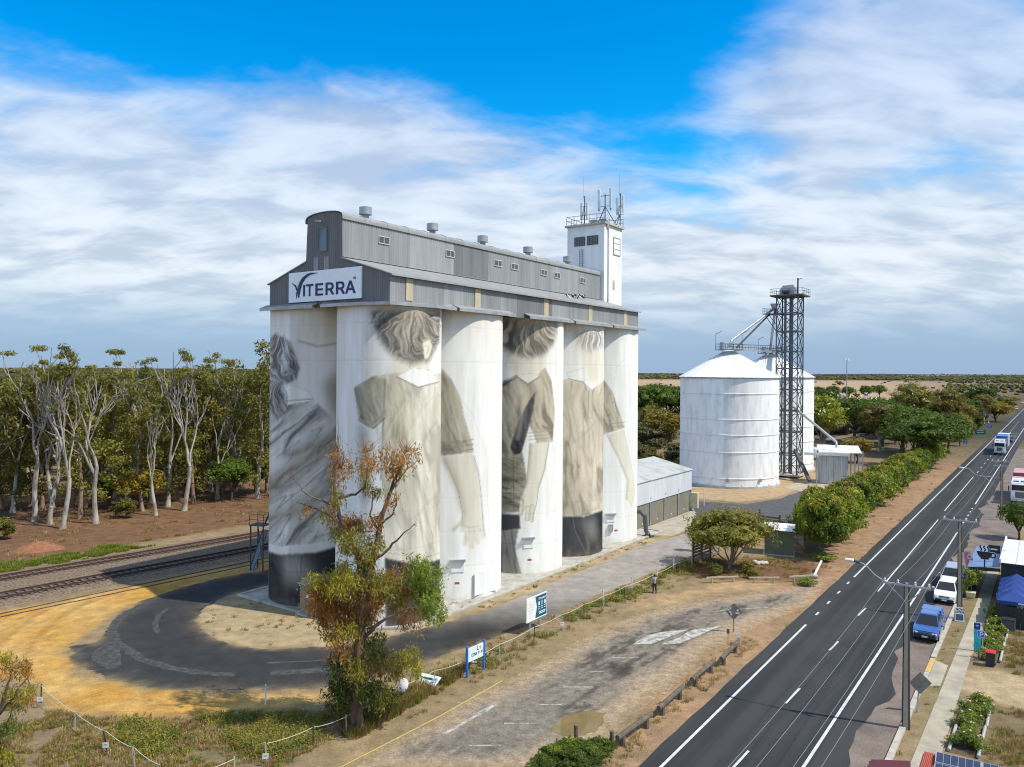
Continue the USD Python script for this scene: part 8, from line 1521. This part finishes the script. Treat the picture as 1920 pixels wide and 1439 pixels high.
BN = [('hl', 'hr'), ('pel', 'wa'), ('wa', 'ch'), ('sl', 'sr'), ('ch', 'sl'), ('ch', 'sr'), ('ch', 'nk'), ('nk', 'hd'), ('hd', 'hd2'), ('hd', 'hd3')]
for k in 'lr': BN += [('h' + k, 'k' + k), ('k' + k, 'a' + k), ('a' + k, 't' + k), ('s' + k, 'e' + k), ('e' + k, 'w' + k), ('w' + k, 'p' + k), ('w' + k, 'th' + k)] + [('p' + k, f'f{i}{k}') for i in range(4)]
pq = G(1227, 1113); per = thing('person', 'person seen from behind in a grey checked shirt and black trousers, standing by the fence', 'person', (*pq, 0), .25)
part(per, 'body', chain(J, BN, .02), 'skin', smooth=True)
def fat(names, d): return {k: (J[k][0], J[k][1] + d) for k in names}
part(per, 'shirt', chain({**fat(('wa', 'ch', 'sl', 'sr', 'pel'), .018), **{'el2': (tuple(np.array(J['el'][0]) * .75 + np.array(J['sl'][0]) * .25), .058), 'er2': (tuple(np.array(J['er'][0]) * .75 + np.array(J['sr'][0]) * .25), .058)}}, [('pel', 'wa'), ('wa', 'ch'), ('sl', 'sr'), ('ch', 'sl'), ('ch', 'sr'), ('sl', 'el2'), ('sr', 'er2')]), 'shirt_grey', smooth=True)
part(per, 'trousers', chain(fat(('pel', 'hl', 'hr', 'kl', 'kr', 'al', 'ar'), .016), [('hl', 'hr'), ('hl', 'kl'), ('kl', 'al'), ('hr', 'kr'), ('kr', 'ar'), ('pel', 'hl'), ('pel', 'hr')]), 'trousers_black', smooth=True)
part(per, 'hair', chain({'a': ((0, -.005, 1.69), .092), 'b': ((0, -.02, 1.63), .088), 'c': ((0, .05, 1.71), .07)}, [('a', 'b'), ('a', 'c')]), 'hair_dark', smooth=True)
for k in 'lr': part(per, 'shoe', chain({'a': (J['a' + k][0][:2] + (.045,), .05), 't': (J['t' + k][0], .043)}, [('a', 't')]), 'trousers_black', smooth=True)

# ------------------------------------------------------------------ birds
mat('feather_white', (.82, .82, .80), rough=.8); mat('feather_dark', (.05, .05, .055), rough=.8); mat('beak', (.35, .33, .30), rough=.6)
def bird_form(name, mt):
    c = proto_class(name); c.SetTypeName('Xform')
    b = rock((.085, .17, .09), 1); v = b[0] @ np.array([[1, 0, 0], [0, .85, .5], [0, -.5, .85]]); part(c, 'body', cat((v + [0, 0, .16], b[1]), xf(rock((.058, .065, .06), 2), (0, .15, .30))), mt, smooth=True)
    part(c, 'tail', hull([(-.04, -.12, .10), (.04, -.12, .10), (-.05, -.30, .0), (.05, -.30, .0), (0, -.30, .02), (0, -.12, .13)]), mt); part(c, 'beak', hull([(-.015, .2, .31), (.015, .2, .31), (0, .2, .28), (0, .25, .28)]), 'beak')
    return c
bw, bd_ = bird_form('white_bird_form', 'feather_white'), bird_form('dark_bird_form', 'feather_dark')
rb = np.random.default_rng(77)
def birds_on(u0, v0, u1, v1, Y, n, where):
    for i in range(n):
        u, v = rb.uniform(u0, u1), rb.uniform(v0, v1); Yb = Y + rb.normal() * 2; stamp(bw, 'white_bird', f'white bird perched {where}', 'bird', (XatY(u, v, Yb), Yb, Hat(u, v, Yb)), rb.uniform(0, 6), rb.uniform(1.3, 1.6), f'white birds {where}')
birds_on(1552, 738, 1645, 752, 228, 22, 'on the broad dark pine behind the loading bin'); birds_on(1822, 712, 1860, 732, 415, 22, 'on the dark tree near the distant highway'); birds_on(1532, 755, 1560, 800, 196, 7, 'on the bright yellow-green tree'); birds_on(1690, 735, 1770, 800, 235, 8, 'in the gums behind the biggest pine')
birds_on(30, 800, 300, 870, 108, 9, 'low in the gum plantation')
for i, (u, v) in enumerate(((402, 893), (408, 897), (413, 894), (270, 905))): stamp(bw, 'white_bird', 'white bird on the ground among the gum trunks', 'bird', (*G(u, v), 0), i, 1.5, 'white birds on the ground among the gums')
for i in range(14): a = 28 + i * .62 + rb.normal() * .15; b = -1.2 + .6 * rb.random() + i * .16; z = ZE + (b + BW) / (B0 + BW) * (ZG0 - ZE) + .06; stamp(bw if i % 4 == 0 else bd_, 'roof_bird', ('white' if i % 4 == 0 else 'dark') + ' bird of the row resting on the lower grey roof', 'bird', lw(a, b, z), rb.uniform(0, 6), 1.25, ('white' if i % 4 == 0 else 'dark') + ' birds on the grey roof')

# ------------------------------------------------------------------ grass and weeds
def tuft(name, seed, n, h, w, bw_, mt):
    r = np.random.default_rng(seed); az = r.uniform(0, 6.28, n); ro = r.random(n) ** .5 * w; b = np.column_stack([ro * np.cos(az), ro * np.sin(az), np.zeros(n)]); hh = h * r.uniform(.45, 1.1, n); ln = r.uniform(.1, .75, n)
    tip = b + np.column_stack([np.cos(az) * ln * hh, np.sin(az) * ln * hh, hh]); mid = b * .6 + tip * .4 + np.column_stack([0 * az, 0 * az, hh * .14]); s = np.column_stack([-np.sin(az + r.normal(size=n) * .6), np.cos(az), 0 * az]) * bw_ / 2
    v = np.stack([b - s, b + s, mid + s * .8, mid - s * .8, tip], 1).reshape(-1, 3); q = np.arange(n)[:, None] * 5
    c = proto_class(name); c.SetTypeName('Xform'); part(c, 'blades', (v, np.vstack([q + [0, 1, 2], q + [0, 2, 3], q + [3, 2, 4]])), mt); return c
leafmat('grass_dry', [(0, (.22, .16, .07)), (.5, (.40, .30, .145)), (1, (.56, .45, .25))], .4, 3, .25); leafmat('grass_green', [(0, (.10, .105, .02)), (.5, (.20, .20, .035)), (1, (.34, .30, .06))], .4, 3, .3); leafmat('grass_bright', [(0, (.08, .12, .012)), (.5, (.15, .20, .018)), (1, (.24, .26, .03))], .4, 3, .3); leafmat('weed_brown', [(0, (.14, .085, .04)), (.5, (.28, .17, .07)), (1, (.42, .28, .12))], .4, 3, .25)
TF = [tuft('dry_tuft', 1, 26, .34, .22, .03, 'grass_dry'), tuft('green_tuft', 2, 30, .42, .26, .035, 'grass_green'), tuft('weed_tuft', 3, 26, .45, .25, .035, 'weed_brown'), tuft('bright_tuft', 4, 30, .26, .26, .045, 'grass_bright')]
def clump(name, seed, mt):
    r = np.random.default_rng(seed); c = proto_class(name); c.SetTypeName('Xform'); C = np.column_stack([r.normal(size=(5, 2)) * .22, r.uniform(.08, .26, 5)]); part(c, 'leaves', leaves(r, C, .20, 26, .13, .06, 0, .4), mt); return c
TF += [clump('green_clump', 11, 'leaf_green'), clump('brown_clump', 12, 'leaf_golden'), clump('olive_clump', 13, 'leaf_olive')]
rg = np.random.default_rng(19)
def scatter(poly, n, p, s0, s1, seed, clump=.5, sc=.35):
    x0, y0, x1, y1 = poly.bounds; q = np.column_stack([rg.uniform(x0, x1, n * 6), rg.uniform(y0, y1, n * 6)]); q = q[shapely.contains_xy(poly, q[:, 0], q[:, 1])]
    f = meshkit.fbm(np.column_stack([q * sc, 0 * q[:, 0]]), 3, seed); q = q[f > clump][:n]
    q = q[~shapely.contains_xy(loop_poly, q[:, 0], q[:, 1]) & ~shapely.contains_xy(lot_poly, q[:, 0], q[:, 1])]
    p = list(p) + [0] * (7 - len(p)); return q, rg.choice(7, len(q), p=np.array(p) / sum(p)), rg.uniform(s0, s1, len(q))
FENCEL = LineString([tuple(G(*p)) for p in ((700, 1345), (815, 1280), (937, 1230), (1052, 1172), (1132, 1136), (1228, 1093), (1298, 1058))])
SETS = [scatter(NEARLEFT, 5200, [.50, .06, .28, .02, .03, .05, .06], .30, .75, 3, .40), scatter(GREENPATCH, 4200, [.10, .22, .14, .06, .20, .12, .16], .45, 1.05, 4, .44, .30), scatter(FENCEL.buffer(1.0), 1000, [.15, .25, .1, .1, .2, .08, .12], .6, 1.3, 5, .47, .6), scatter(FENCEL.buffer(2.2), 600, [.6, .15, .25, 0], .4, .85, 6, .5, .6),
        scatter(pg((640, 1350), (800, 1285), (880, 1245), (860, 1270), (760, 1330), (660, 1390)), 700, [.2, .4, .4, 0], .9, 1.6, 7, .42), scatter(MULCH, 260, [.4, .25, .3, .05], .5, 1.0, 8, .5, .6), scatter(VERGE, 1500, [.55, .12, .31, .02], .3, .8, 9, .50), scatter(ISLAND, 500, [.35, .35, .2, .1], .35, .75, 10, .56, .5),
        scatter(Polygon([tuple(TN(t, n)) for t, n in ((33, -20.2), (60, -20.0), (60, -18.3), (33, -18.4))]), 500, [.85, .03, .12, 0], .4, .8, 11, .46, .5), scatter(pg((0, 1075), (-60, 1085), (-60, 1066), (80, 1048), (190, 1026), (285, 1013), (290, 1024), (190, 1043), (90, 1064)), 700, [0, .1, 0, .9], .8, 1.5, 12, .42),
        scatter(WOODFLOOR, 1500, [.35, .2, .45, 0], .6, 1.2, 13, .5), scatter(Polygon([tuple(W(a, b)) for a, b in ((-1, -5.5), (44, -5.5), (44, -6.6), (-1, -6.6))]), 320, [.15, .1, .1, .65], .5, 1.2, 14, .56, .5),
        scatter(Polygon([tuple(TN(t, n)) for t, n in ((40, -2.9), (57, -2.8), (57, 6), (40, 6))]), 1400, [.45, .2, .33, .02], .4, .8, 15, .42, .5), scatter(Polygon([tuple(TN(t, n)) for t, n in ((63.5, -2.9), (74.5, -2.9), (74.5, 6), (63.5, 6))]), 900, [.45, .25, .28, .02], .4, .8, 16, .42, .5), scatter(Polygon([tuple(TN(t, n)) for t, n in ((40, -6.9), (98, -6.9), (98, -6.15), (40, -6.15))]), 240, [.3, .2, .3, .2], .4, .8, 17, .58, .6),
        scatter(pg((1190, 880), (1300, 880), (1290, 850), (1190, 850)), 500, [.6, .2, .2, 0], 1, 2.2, 18, .4)]
pos = np.vstack([np.column_stack([q, np.zeros(len(q))]) for q, _, _ in SETS]); idx = np.concatenate([i for _, i, _ in SETS]); scs = np.concatenate([s for _, _, s in SETS])
instancer('grass', 'dry and green grass tufts and weeds on the verges and open ground', TF, pos, rg.uniform(0, 6.28, len(pos)), scs, idx)
# fallen leaves and twigs would be too small; scattered stones on the loop island read as grain of the ground

# ------------------------------------------------------------------ air
HAZE = 0.0
if HAZE:
    MT['haze_air'] = usdkit.material(stage, '/World/Looks/haze_air', {'v': ('principled_volume', {'color': (.72, .82, 1.0), 'density': HAZE, 'anisotropy': .2})}, [], volume='v.volume')
    hz = solo('haze', box((0, 0, 70), (36000, 36000, 240)), 'haze_air', 'thin blue air over the plain', None, kind='stuff')
